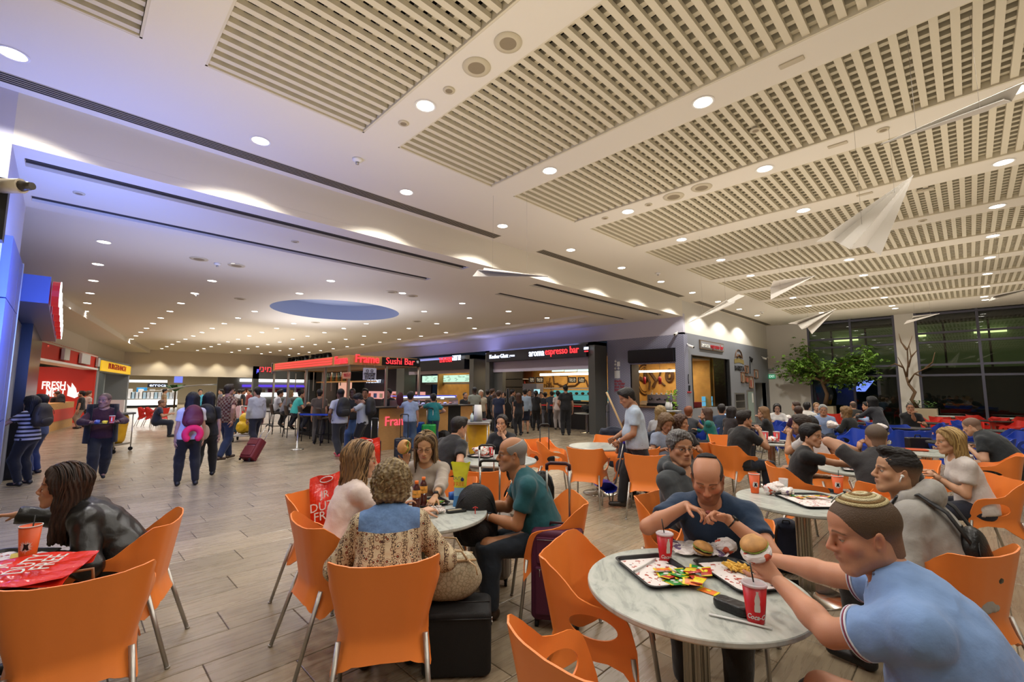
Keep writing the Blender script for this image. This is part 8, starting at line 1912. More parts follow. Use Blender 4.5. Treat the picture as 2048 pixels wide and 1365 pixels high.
for sd in(-1,1):
 c=f['S'][sd]*.62+Nb_*.38
 q.tube([Mi@p_ for p_ in(c-Fv*.165-d3*.20,c-Fv*.145-d3*.04,c-Fv*.075+d3*.075,c+Fv*.03+d3*.088,c+Fv*.115+d3*.02,c+Fv*.15-d3*.12,c+Fv*.13-d3*.26+f['Rv']*sd*.03)],.03,8,flat=(.25,1),up=tuple(Mi.to_3x3()@Fv))
q.build('strap',mat('strap_check','#26282c',.5,var=.4,scale=80),kb)
f=FOLK['blue']
for q_ in(-1,1):
 S_q=f['S'][q_];e,wr=f['A'][q_];d=(e-S_q).normalized();c=S_q+(e-S_q)*.615;n=d.orthogonal().normalized();b2=d.cross(n);rr=.0655+.012*.9
 for k_,(cc_1,off_)in enumerate((('#c9ccd8',0),('#8a3a52',-.006),('#dfe2ea',-.012))):
  q=MB();q.tube([c+d*off_+(n*math.cos(i*PI/16)+b2*math.sin(i*PI/16))*rr*1.02 for i in range(33)],.0032,5);o=q.build('cuff_stripe',mat('cuff_%d'%k_,cc_1,.8));root_=[x for x in COL.objects if x.get('label','').startswith('man in a light blue T-shirt and knitted')][0];o.parent=root_
q=MB();S_q=f['S'][-1];e,wr=f['A'][-1];d=(e-S_q).normalized();o=None
c=at(1092,905,z=.46);sbg=thing('cabin_bag','small black bag with a tall black handle on the orange armchair','bag',(-5.02,5.72,.455),hd(.9,-.4));q=MB();q.rbox(-.16,.16,-.09,.09,0,.10,.04);bevel(q.build('body',blackm,sbg),.02,3);handle_bar(sbg,.08,.08,.60,0,black,black)
backpack((-4.40,4.95,.0),1.0,'black backpack on the floor behind the table with the red cup',mat('nylon_black','#131314',.6),.32,.18,.48)
backpack((-1.30,4.85,.0),.4,'dark blue backpack on the floor under the table behind the bearded man',mat('nylon_navy','#141e38',.6,bump=.3),.34,.2,.46)
suitcase((-3.98,3.52,0),hd(-.7,.7),'dark suitcase with silver pull handle at the table with the red cup',mat('nylon_dark','#1a1a1e',.6),.34,.22,.5,.98)
p=at(984,914,z=TZ);cola_cup(p.x,p.y,TZ,0,'small red cola cup on the marble table behind the bald man',.13,st=False);p=at(962,914,z=TZ);tray(p.x,p.y,TZ,.4,'black tray with crumpled wrappers on the table behind the bald man');crumple(p.x,p.y,TZ+.01,.085,'heap of crumpled white wrappers on the tray behind the bald man',wrapR,3,amp=.45);
for px,lb in((1531,'left'),(1554,'right')):p=at(px,884,z=TZ);cola_cup(p.x,p.y,TZ,(+.2),'red cola cup at the table of the man in light grey, the %s of two'%lb,.17,st=False,group='two red cola cups side by side')
tray(T8[0]+.1,T8[1]-.1,TZ,.5,'tray between the man in black and the man in light grey',m=mat('tray_brown','#2a1c18',.5));crumple(T8[0]+.05,T8[1]-.1,TZ+.01,.06,'crumpled orange wrapper between the two red cola cups',wrapR,9)
tray(T6[0]-.05,T6[1]-.15,TZ,.3,'tray with red-printed liner in front of the charcoal T-shirt');crumple(T6[0]-.08,T6[1]-.12,TZ+.01,.06,'crumpled red-printed wrapper in front of the charcoal T-shirt',wrapR,2);tp_=prj((T6[0]-.2,T6[1]-.1,TZ));clear_cup(tp_[0],tp_[1],'clear plastic cup before the woman reaching out')
tray(T7[0]-.15,T7[1]+.1,TZ,.3,'orange food tray on the marble table behind the blonde woman',liner=False,m=mat('tray_orange','#c8501e',.5))
p=at(1905,882,z=TZ);t=thing('water_bottle','clear water bottle with red cap and label before the large bald man','bottle',(p.x,p.y,TZ));q=MB();q.lathe([(.0001,0),(.036,0),(.038,.15),(.016,.20),(.016,.215)],20);q.build('bottle',mat('clear_plastic','#e8eef0',.12,alpha=.35),t);q=MB();q.lathe([(.0385,.05),(.0385,.11)],20,caps=False);q.build('label',redcup,t);q=MB();q.lathe([(.018,.212),(.018,.232),(.0001,.232)],14);q.build('cap',redcup,t)
t=thing('leather_bag','dark brown case standing behind the blonde woman','bag',tuple(at(1838,905,z=.45)),hdg(10));q=MB();q.rbox(-.2,.2,-.08,.08,0,.28,.03);q.build('body',mat('case_brown','#1c1210',.5),t);q=MB();q.tube([(-.05,0,.28),(-.04,0,.33),(.04,0,.33),(.05,0,.28)],.01,6);q.build('handle',blackm,t)
p=at(1480,846,z=TZ);t=thing('laptop','open laptop with a bright screen in front of the man in slate blue','laptop',(p.x-.2,p.y-.1,TZ),hdg(10)+PI);q=MB();q.box(-.18,.18,-.12,.12,0,.015);q.build('keyboard_base',steel,t);q=MB();q.box(-.18,.18,-.15,-.14,.015,.25);o=q.build('lid',black,t);q=MB();q.box(-.165,.165,-.139,-.137,.03,.235);q.build('screen',glow('laptop_glow','#a8c8f0',1.6),o)
for i,(px,py,r_,lb)in enumerate([(1572,845,.13,'white food bag on the table by the white wall'),(1590,846,.10,'smaller white food bag beside the first'),(1665,858,.11,'white takeaway bag before the man in the vest'),(1762,862,.10,'white bag held below the standing woman')]):p=at(px,py,z=TZ);crumple(p.x,p.y,TZ,r_,lb,paper,i+3,amp=.3)
for px,lb in((1640,'clear bottle left of the man in the vest'),(1645,'slim blue bottle right beside the clear one')):p=at(px,850,z=TZ);tag(MB().lathe([(.0001,0),(.035,0),(.035,.17),(.015,.22),(.015,.25),(.0001,.25)],12).build('water_bottle',mat('bottle_pale','#9fb8c4',.15),loc=(p.x,p.y,TZ)),lb,'bottle')
f=FOLK['sweep'];a,b=at(1215,786,x=-3.55),at(1302,983,x=-3.25);br_=thing('broom','broom with long pale wooden handle and blue head held upside down','broom',(0,0,0));q=MB();a=at(1213,785,z=1.66-.02);wr,dd_,_p=f['hands'][1];g=f['M']@(V(wr)+V(dd_)*.07)
pa,pb=None,None;dep=(g-EYE).dot(_fw)
pa,pb=at_d(1213,785,dep+.05),at_d(1301,981,dep+.15);q.tube([pa,pb],.0135,10);q.build('handle',mat('broom_wood','#c9a876',.5),br_);q=MB();u=(at_d(1316,979,dep+.15)-at_d(1289,986,dep+.15));c_=pb;q.tube([c_-u*.5,c_+u*.5],.02,8,flat=(.5,1));q.build('broom_head',mat('broom_blue','#2340a8',.4),br_);q=MB()
for k in range(24):p_=c_+u*(k/23-.5)*.96;q.tube([p_,p_+V((0,0,.055))+u*.02],.004,4)
dp=thing('dustpan','blue long-handled dustpan with a white lip held by the sweeping man','dustpan',(0,0,0));wr,dd_,_p=f['hands'][-1];d0=dep-.12;h0,h1_=at_d(1248,884,d0),at_d(1231,968,d0);q=MB();q.tube([h0,h1_],.012,8);q.build('handle',alum,dp);q=MB();q.tube([h0+V((0,0,.02)),h0-V((0,0,.03))],.017,8);q.build('grip',mat('grip_purple','#3a2ab0',.4),dp)
pts=[at_d(x_,y_,d0)for x_,y_ in((1192,973),(1197,968),(1210,965),(1222,966),(1235,975),(1233,983),(1224,987),(1212,988))];n=len(pts);q=MB();away=V((_fw.x,_fw.y,0)).normalized()*.22
q.add(pts+[p_+away for p_ in pts],[tuple(range(n,2*n))]+[(i,(i+1)%n,n+(i+1)%n,n+i)for i in range(n)if i not in(7,)]);bl_=mat('pan_blue','#1f34b4',.35);o=q.build('pan',bl_,dp);md=o.modifiers.new('s','SOLIDIFY');md.thickness=.006;q=MB();q.tube([at_d(1192,973,d0),at_d(1211,988,d0)],.006,6);q.build('lip',white,dp);q=MB();q.tube([at_d(1205,988,d0),at_d(1204.5,1012,d0)],.009,8);q.build('support_leg',alum,dp)
q=MB();
p0=at(193,966,z=0);fwd=V((-math.sin(a0),math.cos(a0),0));tc_=p0+fwd*.42;tray(tc_.x,tc_.y,1.03,a0,'dark tray carried by the man in the burgundy T-shirt',.40,.28);
sd_=V((math.cos(a0),math.sin(a0),0));cola_cup(tc_.x-sd_.x*.09,tc_.y-sd_.y*.09,1.035,0,'red cola cup on the tray carried by the man in burgundy',.13,st=False);crumple(tc_.x+sd_.x*.1,tc_.y+sd_.y*.1,1.035,.045,'blue and white packet on the carried tray',mat('packet_blue','#2a4a9a',.35),6);crumple(tc_.x+sd_.x*.0,tc_.y+sd_.y*.0,1.035,.035,'yellow packet on the carried tray',yellowS,8)
cg=cardigan(p0,a0,1.7,None);o=cg.build('cardigan',cloth('#111114'),traym);md=o.modifiers.new('s','SOLIDIFY');md.thickness=.012;o.location=(0,0,0)
def worn(px,fy,deg,h,lb,m,W=.26,H=.36,D=.13,z=1.0,lod=1,col=None):
 p=at(px,fy,z=0);a=hdg(deg,p);b=V((-math.sin(a),math.cos(a),0));q_=p-b*.185;return backpack((q_.x,q_.y,z),0,lb,m,W,D,H,straps=False,rot=(0,0,a+PI))
worn(372,972,-8,1.6,'burgundy backpack with round badge on the woman in the white T-shirt',mat('bag_burgundy','#5c1830',.6),z=1.0);worn(407,958,10,1.6,'small black backpack on the woman in black',mat('bag_blackish','#141416',.6),z=1.02,H=.34)
worn(676,916,-24,1.7,'black backpack on the man in the pale grey T-shirt',mat('bag_blackish','#141416',.6),.30,.46,.17,.98);worn(722,912,-75,1.6,'big black backpack on the young man looking down',mat('bag_blackish','#141416',.6),.30,.46,.2,.98);worn(45,972,-50,1.6,'dark brown backpack on the woman in stripes',mat('bag_brown','#2a2422',.6),.30,.40,.15,.98);worn(107,858,-35,1.5,'black backpack on the boy at the grill shop',mat('bag_blackish','#141416',.6),.28,.42,.16,.98)
def torus_pillow(px,fy,deg,z,R_,r_,m,lb,full=False):
 p=at(px,fy,z=0);a=hdg(deg,p);b=V((-math.sin(a),math.cos(a),0));s_=V((math.cos(a),math.sin(a),0));c=p-b*.27+V((0,0,z));q=MB();N_=22
 if full:q.ell((0,0,0),(.075,.05,.135),16,12)
 else:q.tube([(R_*math.sin(u),0,R_*math.cos(u))for u in[-2.7+5.4*i/N_ for i in range(N_+1)]],[r_*.6]+[r_]*(N_-1)+[r_*.6],12)
 o=q.build('neck_pillow',m,loc=c,rot=(0,0,a));tag(o,lb,'pillow');q=MB();q.tube([(0,.0,.10),(0,.05,.26)],.006,5);q.build('loop',blackm,o)
torus_pillow(372,972,-8,.88,.105,.052,mat('pillow_pink','#d81f5a',.8,bump=.2),'bright pink horseshoe neck pillow hanging from the burgundy backpack');torus_pillow(409,958,10,.86,.1,.05,mat('pillow_cream','#b8a296',.8),'cream rolled neck pillow hanging from the black backpack',True)
p_=at(370,905,z=0)
p=at(492,924,z=0);suitcase((p.x,p.y,.0),0,'red suitcase on two wheels pulled by the man in plaid',mat('nylon_red','#6e1c26',.6),.34,.22,.50,.98,steel,black,True).rotation_euler=(-.62,0,hdg(105)+PI*.5)
suitcase(tuple(at(742,935,z=0)),hdg(20),'black upright suitcase beside the young man with the red cup',mat('nylon_dark','#1a1a1e',.6),.34,.24,.50,1.0)
p=at(738,918,z=.62);red_bag((p.x,p.y,.52),0,(0,0,hdg(0)),.34,.40,'red duty free bag hung on the black suitcase by the booth')
p=at(724,838,x=at(722,912,z=0).x);f_=at(722,912,z=0);a=hdg(-75,f_);q_=f_+V((-math.sin(a),math.cos(a),0))*.40;cola_cup(q_.x,q_.y,1.07,0,'red cola cup tilted in the hand of the young man looking down',.12,st=False)
gs=suitcase(tuple(at(857,899,z=0)),hdg(0),'bright green hard-shell suitcase by the sushi counter',mat('shell_green','#1f9a3c',.3),.38,.26,.62,1.1,steel,black,False);suitcase(tuple(at(832,896,z=0)),hdg(8),'blue hard-shell suitcase behind the man in the light blue T-shirt',mat('shell_blue','#1f4fa0',.3),.42,.26,.66,None,steel,black,False);suitcase(tuple(at(805,925,z=0)),hdg(0),'dark case with tall black pull handle in front of the sushi counter',mat('nylon_dark','#1a1a1e',.6),.36,.24,.48,1.05,black,black)
backpack(tuple(at(888,890,z=0)),.3,'black travel bag beside the green suitcase',mat('bag_blackish','#141416',.6),.42,.25,.42);suitcase(tuple(at(466,868,z=0)),hdg(0),'dark teal suitcase behind the man in plaid',mat('nylon_teal','#1a3a44',.6),.36,.22,.5,None)
p=at(818,903,z=0);crumple(p.x-.20,p.y-.20,1.18,.14,'maroon jacket hung over the shoulder of the man in light blue',mat('jacket_maroon','#4a1420',.8),3,(.7,.6,1.3),.12,name='jacket',cat='jacket')
p=at(1015,868,z=0);gc=thing('guitar_case','black guitar case carried upright on a back in the coffee queue','instrument case',(p.x,p.y,.42),hdg(0));q=MB();prof=[(-.03,1.25),(.03,1.25),(.05,1.1),(.05,.75),(.14,.62),(.17,.48),(.14,.36),(.19,.22),(.19,.08),(.12,0),(-.12,0),(-.19,.08),(-.19,.22),(-.14,.36),(-.17,.48),(-.14,.62),(-.05,.75),(-.05,1.1)];q.prism(prof,-.06,.06,T=Matrix.Rotation(PI/2,4,'X'));bevel(q.build('case',mat('case_guitar','#131516',.5),gc),.01,2);q=MB();q.tube([(x_,-.062,z_)for x_,z_ in prof+[prof[0]]],.006,5);q.build('piping',alum,gc)
p=at(594,900,z=0);st_=thing('stanchion','steel belt post with blue belt in front of the bar','barrier post',(p.x,p.y,0));q=MB();q.lathe([(.0001,0),(.17,0),(.17,.015),(.05,.035),(.03,.04),(.03,.95),(.035,.95),(.035,1.0),(.0001,1.0)],24);q.build('post',steel,st_);e_=at(640,833,x=p.x+.9);q=MB();q.box(0,1.3,-.003,.003,.92,.97,T=Matrix.Rotation(.6,4,'Z'));q.build('belt',mat('belt_blue','#1c3fa8',.6),st_)
def push_bin(px,py,lb):
 p=at(px,py,z=0);t=thing('waste_bin',lb,'bin',(p.x,p.y,0),0,'steel push bins');q=MB();q.rbox(-.30,.30,-.26,.26,.0,.80,.03);q.build('body',steel,t);q=MB();q.rbox(-.31,.31,-.27,.27,.81,1.06,.03);o=q.build('hood',steel,t);q=MB();q.box(-.22,.22,-.275,-.268,.86,1.0);fl=q.build('flap',alum,o);text('push',.13,blackm,t,(0,-.285,.93),(PI/2,0,0),.004,off=.002)
 q=MB();q.add([(-.3,-.27,1.06),(.3,-.27,1.06),(.3,.27,1.06),(-.3,.27,1.06),(-.26,.0,1.2),(.26,.0,1.2),(.26,.27,1.2),(-.26,.27,1.2)],[(0,1,5,4),(1,2,6,5),(2,3,7,6),(3,0,4,7),(4,5,6,7)]);q.build('cowl',alum,t)
 q=MB()
 for k in range(4):x_=-.18+.12*k;q.tube([(x_+.03*math.cos(u),-.266,.1+.03*math.sin(u))for u in[2*PI*i/8 for i in range(9)]],.006,4);q.build('perforation',blackm,t)if k==3 else None
push_bin(1209,866,'steel push bin with perforated base beside the dark column');push_bin(1247,866,'second steel push bin beside the first, right of it');push_bin(1297,864,'third steel push bin half hidden behind the sweeping man')
p=at(1182,866,z=0);t=table(p.x-.1,p.y-.1,'small white-topped stand with black bags in front of the dark column');crumple(p.x-.1,p.y-.1,.742,.2,'black folded bags heaped on the small stand',blackm,4,(1.3,.8,.8),.25,name='bag_heap',cat='bag')
def cart(px,py,rz,lb,L_=.9,z0=.92,w_=.55,roll=True,rim=None):
 p=at(px,py,z=0);t=thing('clearing_trolley',lb,'trolley',(p.x,p.y,0),rz);ym=mat('sack_yellow','#d8a418',.5,bump=.5,scale=12)
 q=MB();q.rbox(-L_/2,L_/2,-w_/2,w_/2,z0,z0+.05,.03);q.build('top',rim or steel,t);
 for a_ in(-1,1):
  for b_ in(-1,1):q=MB();q.tube([(a_*(L_/2-.05),b_*(w_/2-.05),.08),(a_*(L_/2-.05),b_*(w_/2-.05),z0)],.014,8);q.build('frame_leg',alum,t);q=MB();q.tube([(a_*(L_/2-.05)-.015,b_*(w_/2-.05),.05),(a_*(L_/2-.05)+.015,b_*(w_/2-.05),.05)],.05,12);q.build('wheel',blackm,t)
 s=SDF();s.cone((-L_*.1,0,.35),(-L_*.1,0,z0-.12),w_*.36,w_*.44,.05,sq=((1,0,0),1.0));Vv,F=s.mesh(.02,clips=[((0,0,z0-.01),(0,0,1))]);N_=normals(Vv,F);Vv=Vv+N_*(.012*wob(Vv,22))[:,None];me=bpy.data.meshes.new('sack');me.from_pydata(Vv.tolist(),[],F.tolist());me.materials.append(ym);me.polygons.foreach_set('use_smooth',[True]*len(me.polygons));link('sack',me,t)
 q=MB();q.box(-L_/2+.04,L_/2-.04,-w_/2+.04,w_/2-.04,.18,.22);q.build('shelf',alum,t)
 return t,p
ct1,pc=cart(955,935,hd(.7,.7),'clearing trolley with yellow sack, steel top and paper roll behind the man in black');M_=ct1.matrix_basis
def on(M_,x_,y_,z_):return M_@V((x_,y_,z_))
q=MB();q.lathe([(.02,0),(.10,0),(.075,.34),(.02,.34)],20);tag(q.build('paper_roll',whitecup,loc=on(M_,.05,0,.972)),'large white conical paper roll on the steel top of the trolley','paper roll');q=MB();q.lathe([(.0001,0),(.035,0),(.035,.13),(.012,.16),(.012,.18),(.0001,.18)],14);o=q.build('soap_bottle',mat('soap_white','#c9dcd6',.3),loc=on(M_,.33,-.1,.972));tag(o,'white pump bottle at the right end of the trolley top','bottle');tray(on(M_,-.25,0,0).x,on(M_,-.25,0,0).y,.973,.7,'dark red tray on the trolley top',m=mat('tray_maroon','#5a1420',.4),liner=False)
backpack(tuple(at(970,905,z=.25)),0,'bright blue bag hanging by the yellow sack trolley',mat('bag_brightblue','#1878c0',.5),.3,.2,.34)
ct2,pc2=cart(1340,880,hd(.7,.7),'yellow clearing trolley behind the sweeping man with grey top');M_=ct2.matrix_basis;q=MB();q.lathe([(.02,0),(.13,0),(.06,.26),(.02,.26)],16);tag(q.build('paper_roll',whitecup,loc=on(M_,-.1,0,.972)),'white paper roll on the yellow trolley behind the sweeping man','paper roll');q=MB();q.lathe([(.0001,0),(.04,0),(.04,.18),(.014,.22),(.014,.26),(.0001,.26)],14);tag(q.build('spray_bottle',white,loc=on(M_,.22,0,.972)),'white spray bottle on the yellow trolley behind the sweeping man','bottle')
o=text('♻',.2,blackm,ct2,(-.1,-.29,.6),(PI/2,0,0),.004);bpy.data.objects.remove(o)
for px,lb in((1307,'thin wooden mop stick leaning at the trolley, left one'),(1336,'thin wooden mop stick leaning at the trolley, right one')):p=at(px,870,z=0);q=MB();q.tube([(p.x,p.y,.3),(p.x,p.y,1.62)],.014,8);tag(q.build('mop_stick',mat('broom_wood','#c9a876',.5)),lb,'mop')
ct3,pc3=cart(226,905,hdg(80),'yellow sack trolley with grey rim behind the man in burgundy',.75,.95,.5,rim=mat('rim_grey','#4a4c50',.5));M_=ct3.matrix_basis;q=MB();q.tube([on(M_,.3,0,.7),on(M_,.42,0,1.5)],.014,8);tag(q.build('broom_stick',mat('broom_wood','#c9a876',.5)),'broom stick standing in the yellow trolley at the left','broom');q=MB();q.rbox(-.15,.15,-.1,.1,0,.08,.02);tag(q.build('red_pad',redP,loc=on(M_,.1,0,1.005)),'red cleaning pad on the left yellow trolley','pad')
q=MB();p=at(222,866,z=0);q.box(-.4,.4,-.02,.02,.0,1.2);tag(q.build('notice_easel',white,loc=(p.x,p.y,0),rot=(0,0,hdg(0))),'white standing notice panel before the burger shop','sign')
p=at(488,882,z=0);bt_=thing('baggage_cart','silver baggage cart with yellow bags, pushed by the man in pale grey','baggage cart',(p.x,p.y,0),hdg(-20));q=MB()
for sd in(-1,1):q.tube([(sd*.26,-.4,.18),(sd*.26,.3,.18),(sd*.24,.42,.4),(sd*.24,.5,1.05)],.018,8)
q.tube([(-.24,.5,1.05),(.24,.5,1.05)],.022,8);q.tube([(-.26,-.4,.18),(.26,-.4,.18)],.018,8);q.build('cart_frame',alum,bt_);q=MB();q.box(-.26,.26,-.38,.3,.19,.21);q.build('deck',alum,bt_)
for a_ in(-.24,.24):
 for b_ in(-.36,.3):q=MB();q.tube([(a_-.02,b_,.07),(a_+.02,b_,.07)],.07,12);q.build('wheel',blackm,bt_)
for i,(x_,y_,z_,r_)in enumerate(((-.05,-.1,.22,.2),(.06,.12,.22,.19),(0,0,.5,.19))):c=bt_.matrix_basis@V((x_,y_,z_));crumple(c.x,c.y,c.z,r_,'yellow shopping bag on the baggage cart, %s'%('front one','rear one','top one')[i],mat('bag_yellow','#d8b020',.45,bump=.3),i+2,(1,.9,1),.12,name='shopping_bag',cat='bag')
p=at(1322,915,z=.45);jk=chair('b',p.x,p.y,hdg(20),'dark chair covered by a navy jacket right of the sweeping man');s=SDF();s.cone((-.17,-.25,.50),(-.20,-.27,.84),.06,.07,.05);s.cone((.17,-.25,.45),(.20,-.27,.84),.06,.07,.05);s.cone((-.2,-.28,.84),(.2,-.28,.84),.06,.06,.05);s.cone((0,-.27,.3),(0,-.28,.8),.13,.16,.06,sq=((0,1,0),.45));Vv,F=s.mesh(.014);N_=normals(Vv,F);Vv=Vv+N_*(.012*wob(Vv,38))[:,None];me=bpy.data.meshes.new('jacket');me.from_pydata(Vv.tolist(),[],F.tolist());me.materials.append(cloth('#131a2c'));me.polygons.foreach_set('use_smooth',[True]*len(me.polygons));o=link('hung_jacket',me,None,jk.location,jk.rotation_euler);tag(o,'navy jacket hung over the chair right of the sweeping man','jacket')
o2=link('hung_jacket',me,None,(-5.05,7.85,-.02),(0,0,hd(.5,-.8)+PI));tag(o2,'dark blue jacket hung on the orange armchair beyond the empty table','jacket')
# paper planes
planem=mat('plane_paper','#dcd6cc',.75,bump=.02)
def plane(dep,nose,tail,lb,dn=0,fold=.09,wires=((.3,.5),(.8,.5))):
 """folded dart: nose corner and zigzag tail corners, each at its own distance"""
 N_=at_d(nose[0],nose[1],dep+dn);T_=[at_d(px,py,dep+(fold if i%2 else-fold)*(1 if 0<i<len(tail)-1 else .3))for i,(px,py)in enumerate(tail)]
 t=thing('paper_plane',lb,'paper plane',N_)
 for i in range(len(T_)-1):
  v=[V((0,0,0)),T_[i]-N_,T_[i+1]-N_];n_=(v[1].cross(v[2])).normalized()*.005;q=MB();q.add(v+[p+n_ for p in v],[(0,1,2),(5,4,3),(0,3,4,1),(1,4,5,2),(2,5,3,0)]);q.build('wing' if i in(0,len(T_)-2)else 'body_fold',planem,t)
 mid=sum(T_,V((0,0,0)))/len(T_)-N_
 for u,_ in wires:q=MB();p=mid*u;q.tube([p,V((p.x,p.y,CZ-N_.z))],.0014,4);q.build('wire',mat('wire_grey','#8a8278',.5),t)
plane(5.0,(1826.8,350),((1631.6,484.6),(1667,480.6),(1699,499),(1732,492.5),(1761,512)),'largest paper plane hanging with its nose up at the right',.25,.12)
plane(3.5,(1761,289),(((2047,165)),(2024,202),(2009,199),(1974,223)),'long white paper plane at the top right edge',.3,.10)
plane(7.0,(1096,553.5),((945,553),(955,541),(966,540.8),(968,536)),'white paper plane hanging before the bulkhead in the middle',-.2,.15)
plane(9.0,(1377,646),((1454,600),(1457,613),(1469,606),(1477,589),(1490,592)),'folded paper plane pointing left before the scalloped light',-.3,.15)
plane(8.1,(1632,551.5),((1546,562.5),(1541,575),(1541.5,600)),'beige paper plane just below the lattice ceiling',-.2,.15)
plane(10.5,(1673,617.5),((1576.5,647.5),(1594,648.5),(1603,659),(1614,655),(1624,669)),'paper plane before the left night window',.3,.2)
plane(9.8,(1879,627.5),((1825.5,632.5),(1823,640),(1813,642.5),(1807.5,648.5)),'small paper plane before the right night window',.3,.15)
plane(8.3,(2085,572),((1998,588),(1984,595),(1976.5,603.5)),'paper plane cut by the right edge of the picture',.3,.15)
# ceiling fittings
def disc(px,py,z,r,lb,nm='ceiling_speaker',cat='speaker',inner=True):
 p=at(px,py,z=z);t=thing(nm,lb,cat,(p.x,p.y,z));q=MB();q.lathe([(r,-.002),(r*.96,-.012),(r*.6,-.014)],32,caps=False);q.build('bezel',mat('speaker_beige','#c9bd9f',.5),t);q=MB();q.lathe([(r*.6,-.013),(.0001,-.011)],32,caps=False);q.build('grille',mat('speaker_grille','#a99c7e' if inner else '#8f8065',.7),t)
disc(1016,85,CZ,.125,'round ceiling speaker with brown grille between the lattice panels, farther one',inner=False);disc(953,134,CZ,.135,'round ceiling speaker with pale rim between the lattice panels, nearer one');disc(1347,393,CZ,.16,'round speaker in the next plain strip, left one');disc(1403,375,CZ,.15,'round speaker in the next plain strip, right one',inner=False)
for i,(px,py)in enumerate(((398,518),(473,531),(783,584),(824,592),(631,645),(833,643),(481,598))):disc(px,py,IZ,.16,'round speaker in the lower mall ceiling, %s from the left'%ORD[i],inner=False)
for i,(px,py,z)in enumerate(((898,180,CZ),(807,246,CZ),(1511,260,CZ),(1297,409,CZ),(158,386,SZ),(590,483,SZ),(1766,259,CZ),(1210,436,CZ),(1845,441,CZ))):disc(px,py,z,.06,'small round detector cover on the ceiling, %s from the camera'%ORD[i],'ceiling_detector','detector')
for i,(px,py,z)in enumerate(((715,318,CZ),(1316,546,CZ),(435,527,IZ),(393,588,IZ),(1524,624,CZ))):
 p=at(px,py,z=z);t=thing('smoke_detector','white smoke detector hanging from the ceiling, %s from the camera'%ORD[i],'detector',(p.x,p.y,z));q=MB();q.lathe([(.065,0),(.06,-.03),(.035,-.045),(.0001,-.045)],20);q.build('body',white,t);q=MB();q.lathe([(.022,-.045),(.022,-.075),(.0001,-.08)],12);q.build('sensor',alum,t)
for i,(px,py)in enumerate(((1583,124),(1675,289),(1729,388),(1850,380))):p=at(px,py,z=CZ);q=MB();q.rbox(-.10,.10,-.035,.035,-.012,0,.01);tag(q.build('ceiling_plate',mat('plate_beige','#bfb296',.5),loc=(p.x,p.y,CZ)),'small rectangular plate in a plain ceiling strip, %s from the camera'%ORD[i],'ceiling plate')
for i,(y0_,y1_)in enumerate(((-2.6,5.95),(7.2,14.17),(15.3,23.3))):
 t=thing('linear_diffuser','long black-lined slot diffuser beside the bulkhead, %s length'%('near','middle','far')[i],'air diffuser',(-6.44,y0_,CZ));L_=y1_-y0_;q=MB();q.box(-.11,.11,0,L_,-.004,-.001);q.build('base',mat('diffuser_beige','#a89c84',.6),t)
 for k in range(5):q=MB();q.box(-.095+.042*k,-.073+.042*k,.02,L_-.02,-.006,-.004);q.build('slot',mat('slot_black','#191614',.9),t)
p=at(10,370,y=-.45);t=thing('security_camera','beige security camera on a black bracket at the left edge','camera',(0,0,0));c=at(-4,372,x=-5.6);q=MB();q.box(-.14,0,-.06,.06,-.45,.08,T=Matrix.Translation(c));q.build('bracket',black,t);q=MB();d_=V((.70,.71,0));q.tube([c+d_*.02,c+d_*.20],.06,12);q.build('housing',mat('cam_beige','#b3a68c',.5),t);q=MB();q.tube([c+d_*.20,c+d_*.29],[.045,.03],12);q.build('lens',mat('lens_dark','#3a332a',.3),t)
# trees by the windows
def planter(x,y,lb):t=thing('planter',lb,'planter',(x,y,0));q=MB();q.rbox(-.34,.34,-.30,.30,0,.98,.03);q.build('box',mat('planter_stone','#a89a7e',.7,bump=.1),t);q=MB();q.box(-.31,.31,-.27,.27,.94,.99);q.build('soil',mat('soil','#2a211a',.9),t)
pt1=at(1650,812,y=22.9);planter(pt1.x,22.9,'beige stone planter of the leafy tree at the left window');tr1=thing('leafy_tree','broad green indoor tree with pointed leaves before the left window','tree',(pt1.x,22.9,.97))
R=random.Random(8);q=MB();q.tube([(0,0,0),(.1,0,.5),(-.05,.02,1.0),(.15,0,1.5)],[.09,.07,.06,.05],8)
brs=[]
for k in range(22):
 a=R.uniform(0,6.3);l_=R.uniform(.9,1.75);z0_=R.uniform(.9,1.5);e_=V((.15+math.cos(a)*l_*1.15,math.sin(a)*l_*.45,z0_+R.uniform(.1,1.5)*(1.3-l_*.5)));s_=V((.05,0,z0_));brs.append((s_,e_));q.tube([s_,(s_+e_)/2+V((0,0,.15)),e_],[.03,.02,.008],5)
q.build('trunk',mat('bark','#6a5138',.85,bump=.5),tr1);q=MB()
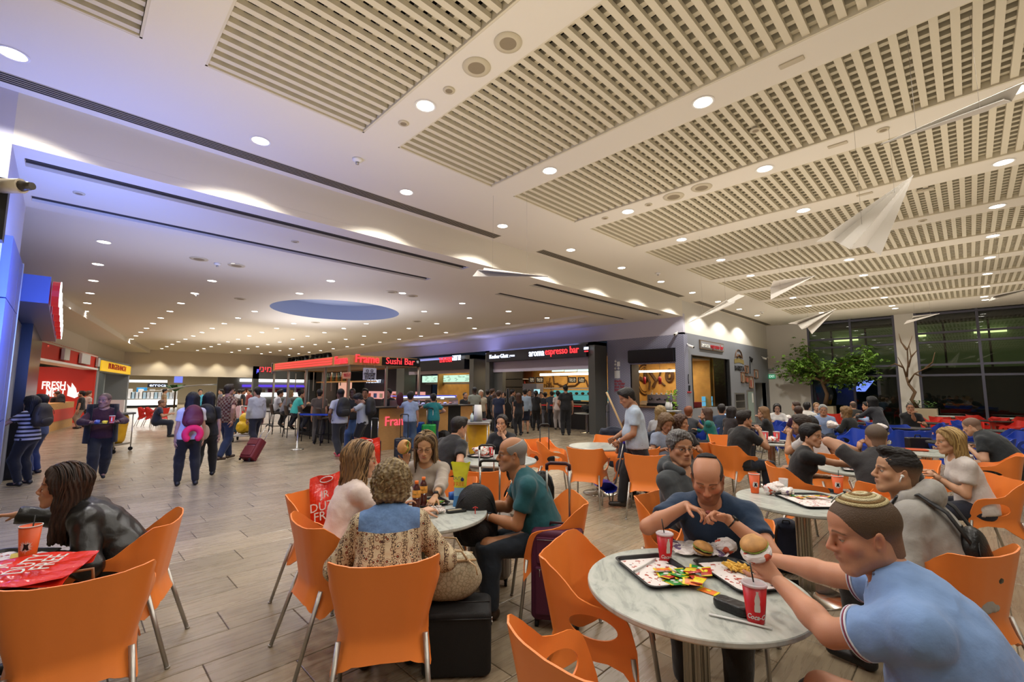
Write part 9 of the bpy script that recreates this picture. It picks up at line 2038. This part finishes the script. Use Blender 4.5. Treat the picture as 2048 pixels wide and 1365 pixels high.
for s_,e_ in brs:
 for j in range(80):
  u=R.uniform(.35,1.1);c=s_+(e_-s_)*u+V((R.gauss(0,.2),R.gauss(0,.16),R.gauss(0,.16)+.1));a=R.uniform(0,6.3);d_=V((math.cos(a),math.sin(a)*.8,R.uniform(-.9,.1))).normalized()
  for k in range(3):b_=Matrix.Rotation((k-1)*.7,3,'Z')@d_;n=b_.cross(V((0,0,1))).normalized()*.035;l_=R.uniform(.12,.2);q.add([c,c+b_*l_*.5+n,c+b_*l_-V((0,0,.02)),c+b_*l_*.5-n],[(0,1,2,3)])
o=q.build('leaves',mat('tree_leaf','#6f9438',.5,var=.5,scale=1.6),tr1);o['kind']='stuff'
pt2=at(1850,815,y=22.9);planter(pt2.x,22.9,'beige stone planter of the bare twisted tree');b0=at(1834,800,y=22.9);tr2=thing('bare_tree','bare twisted tree with crooked branches before the white pier','tree',(b0.x,22.9,.97));q=MB()
ZB=lambda px,py:at(px,py,y=22.9)-V((b0.x,22.9,.97))
trunk=[V((0,0,0)),ZB(1823,800),ZB(1830,785),ZB(1818,770),ZB(1813,755)];q.tube(trunk,[.065,.06,.055,.045,.04],8)
for pts_ in(((1813,755),(1806,735),(1796,715)),((1813,755),(1816,730),(1814,700),(1825,672)),((1816,735),(1822,715),(1818,690)),((1818,765),(1830,748),(1850,738),(1870,730)),((1850,738),(1865,725),(1870,705)),((1806,735),(1790,728),(1775,735)),((1814,700),(1802,685),(1798,668)),((1822,715),(1834,700)),((1830,748),(1845,755))):q.tube([ZB(*p_)+V((0,R.uniform(-.15,.15),0))for p_ in pts_],[.04]+[.022]*(len(pts_)-2)+[.008],6)
q.build('branches',mat('bark','#6a5138',.85),tr2);q=MB()
for k in range(120):c=V((R.uniform(-.3,.5),R.uniform(-.25,.25),R.uniform(.0,.28)));a=R.uniform(0,6.3);d_=V((math.cos(a),math.sin(a),.4))*.09;n=d_.cross(V((0,0,1)))*.35;q.add([c,c+d_*.5+n,c+d_,c+d_*.5-n],[(0,1,2,3)])
q.build('ground_leaves',mat('leaf_dark','#4a6a2a',.5),tr2)
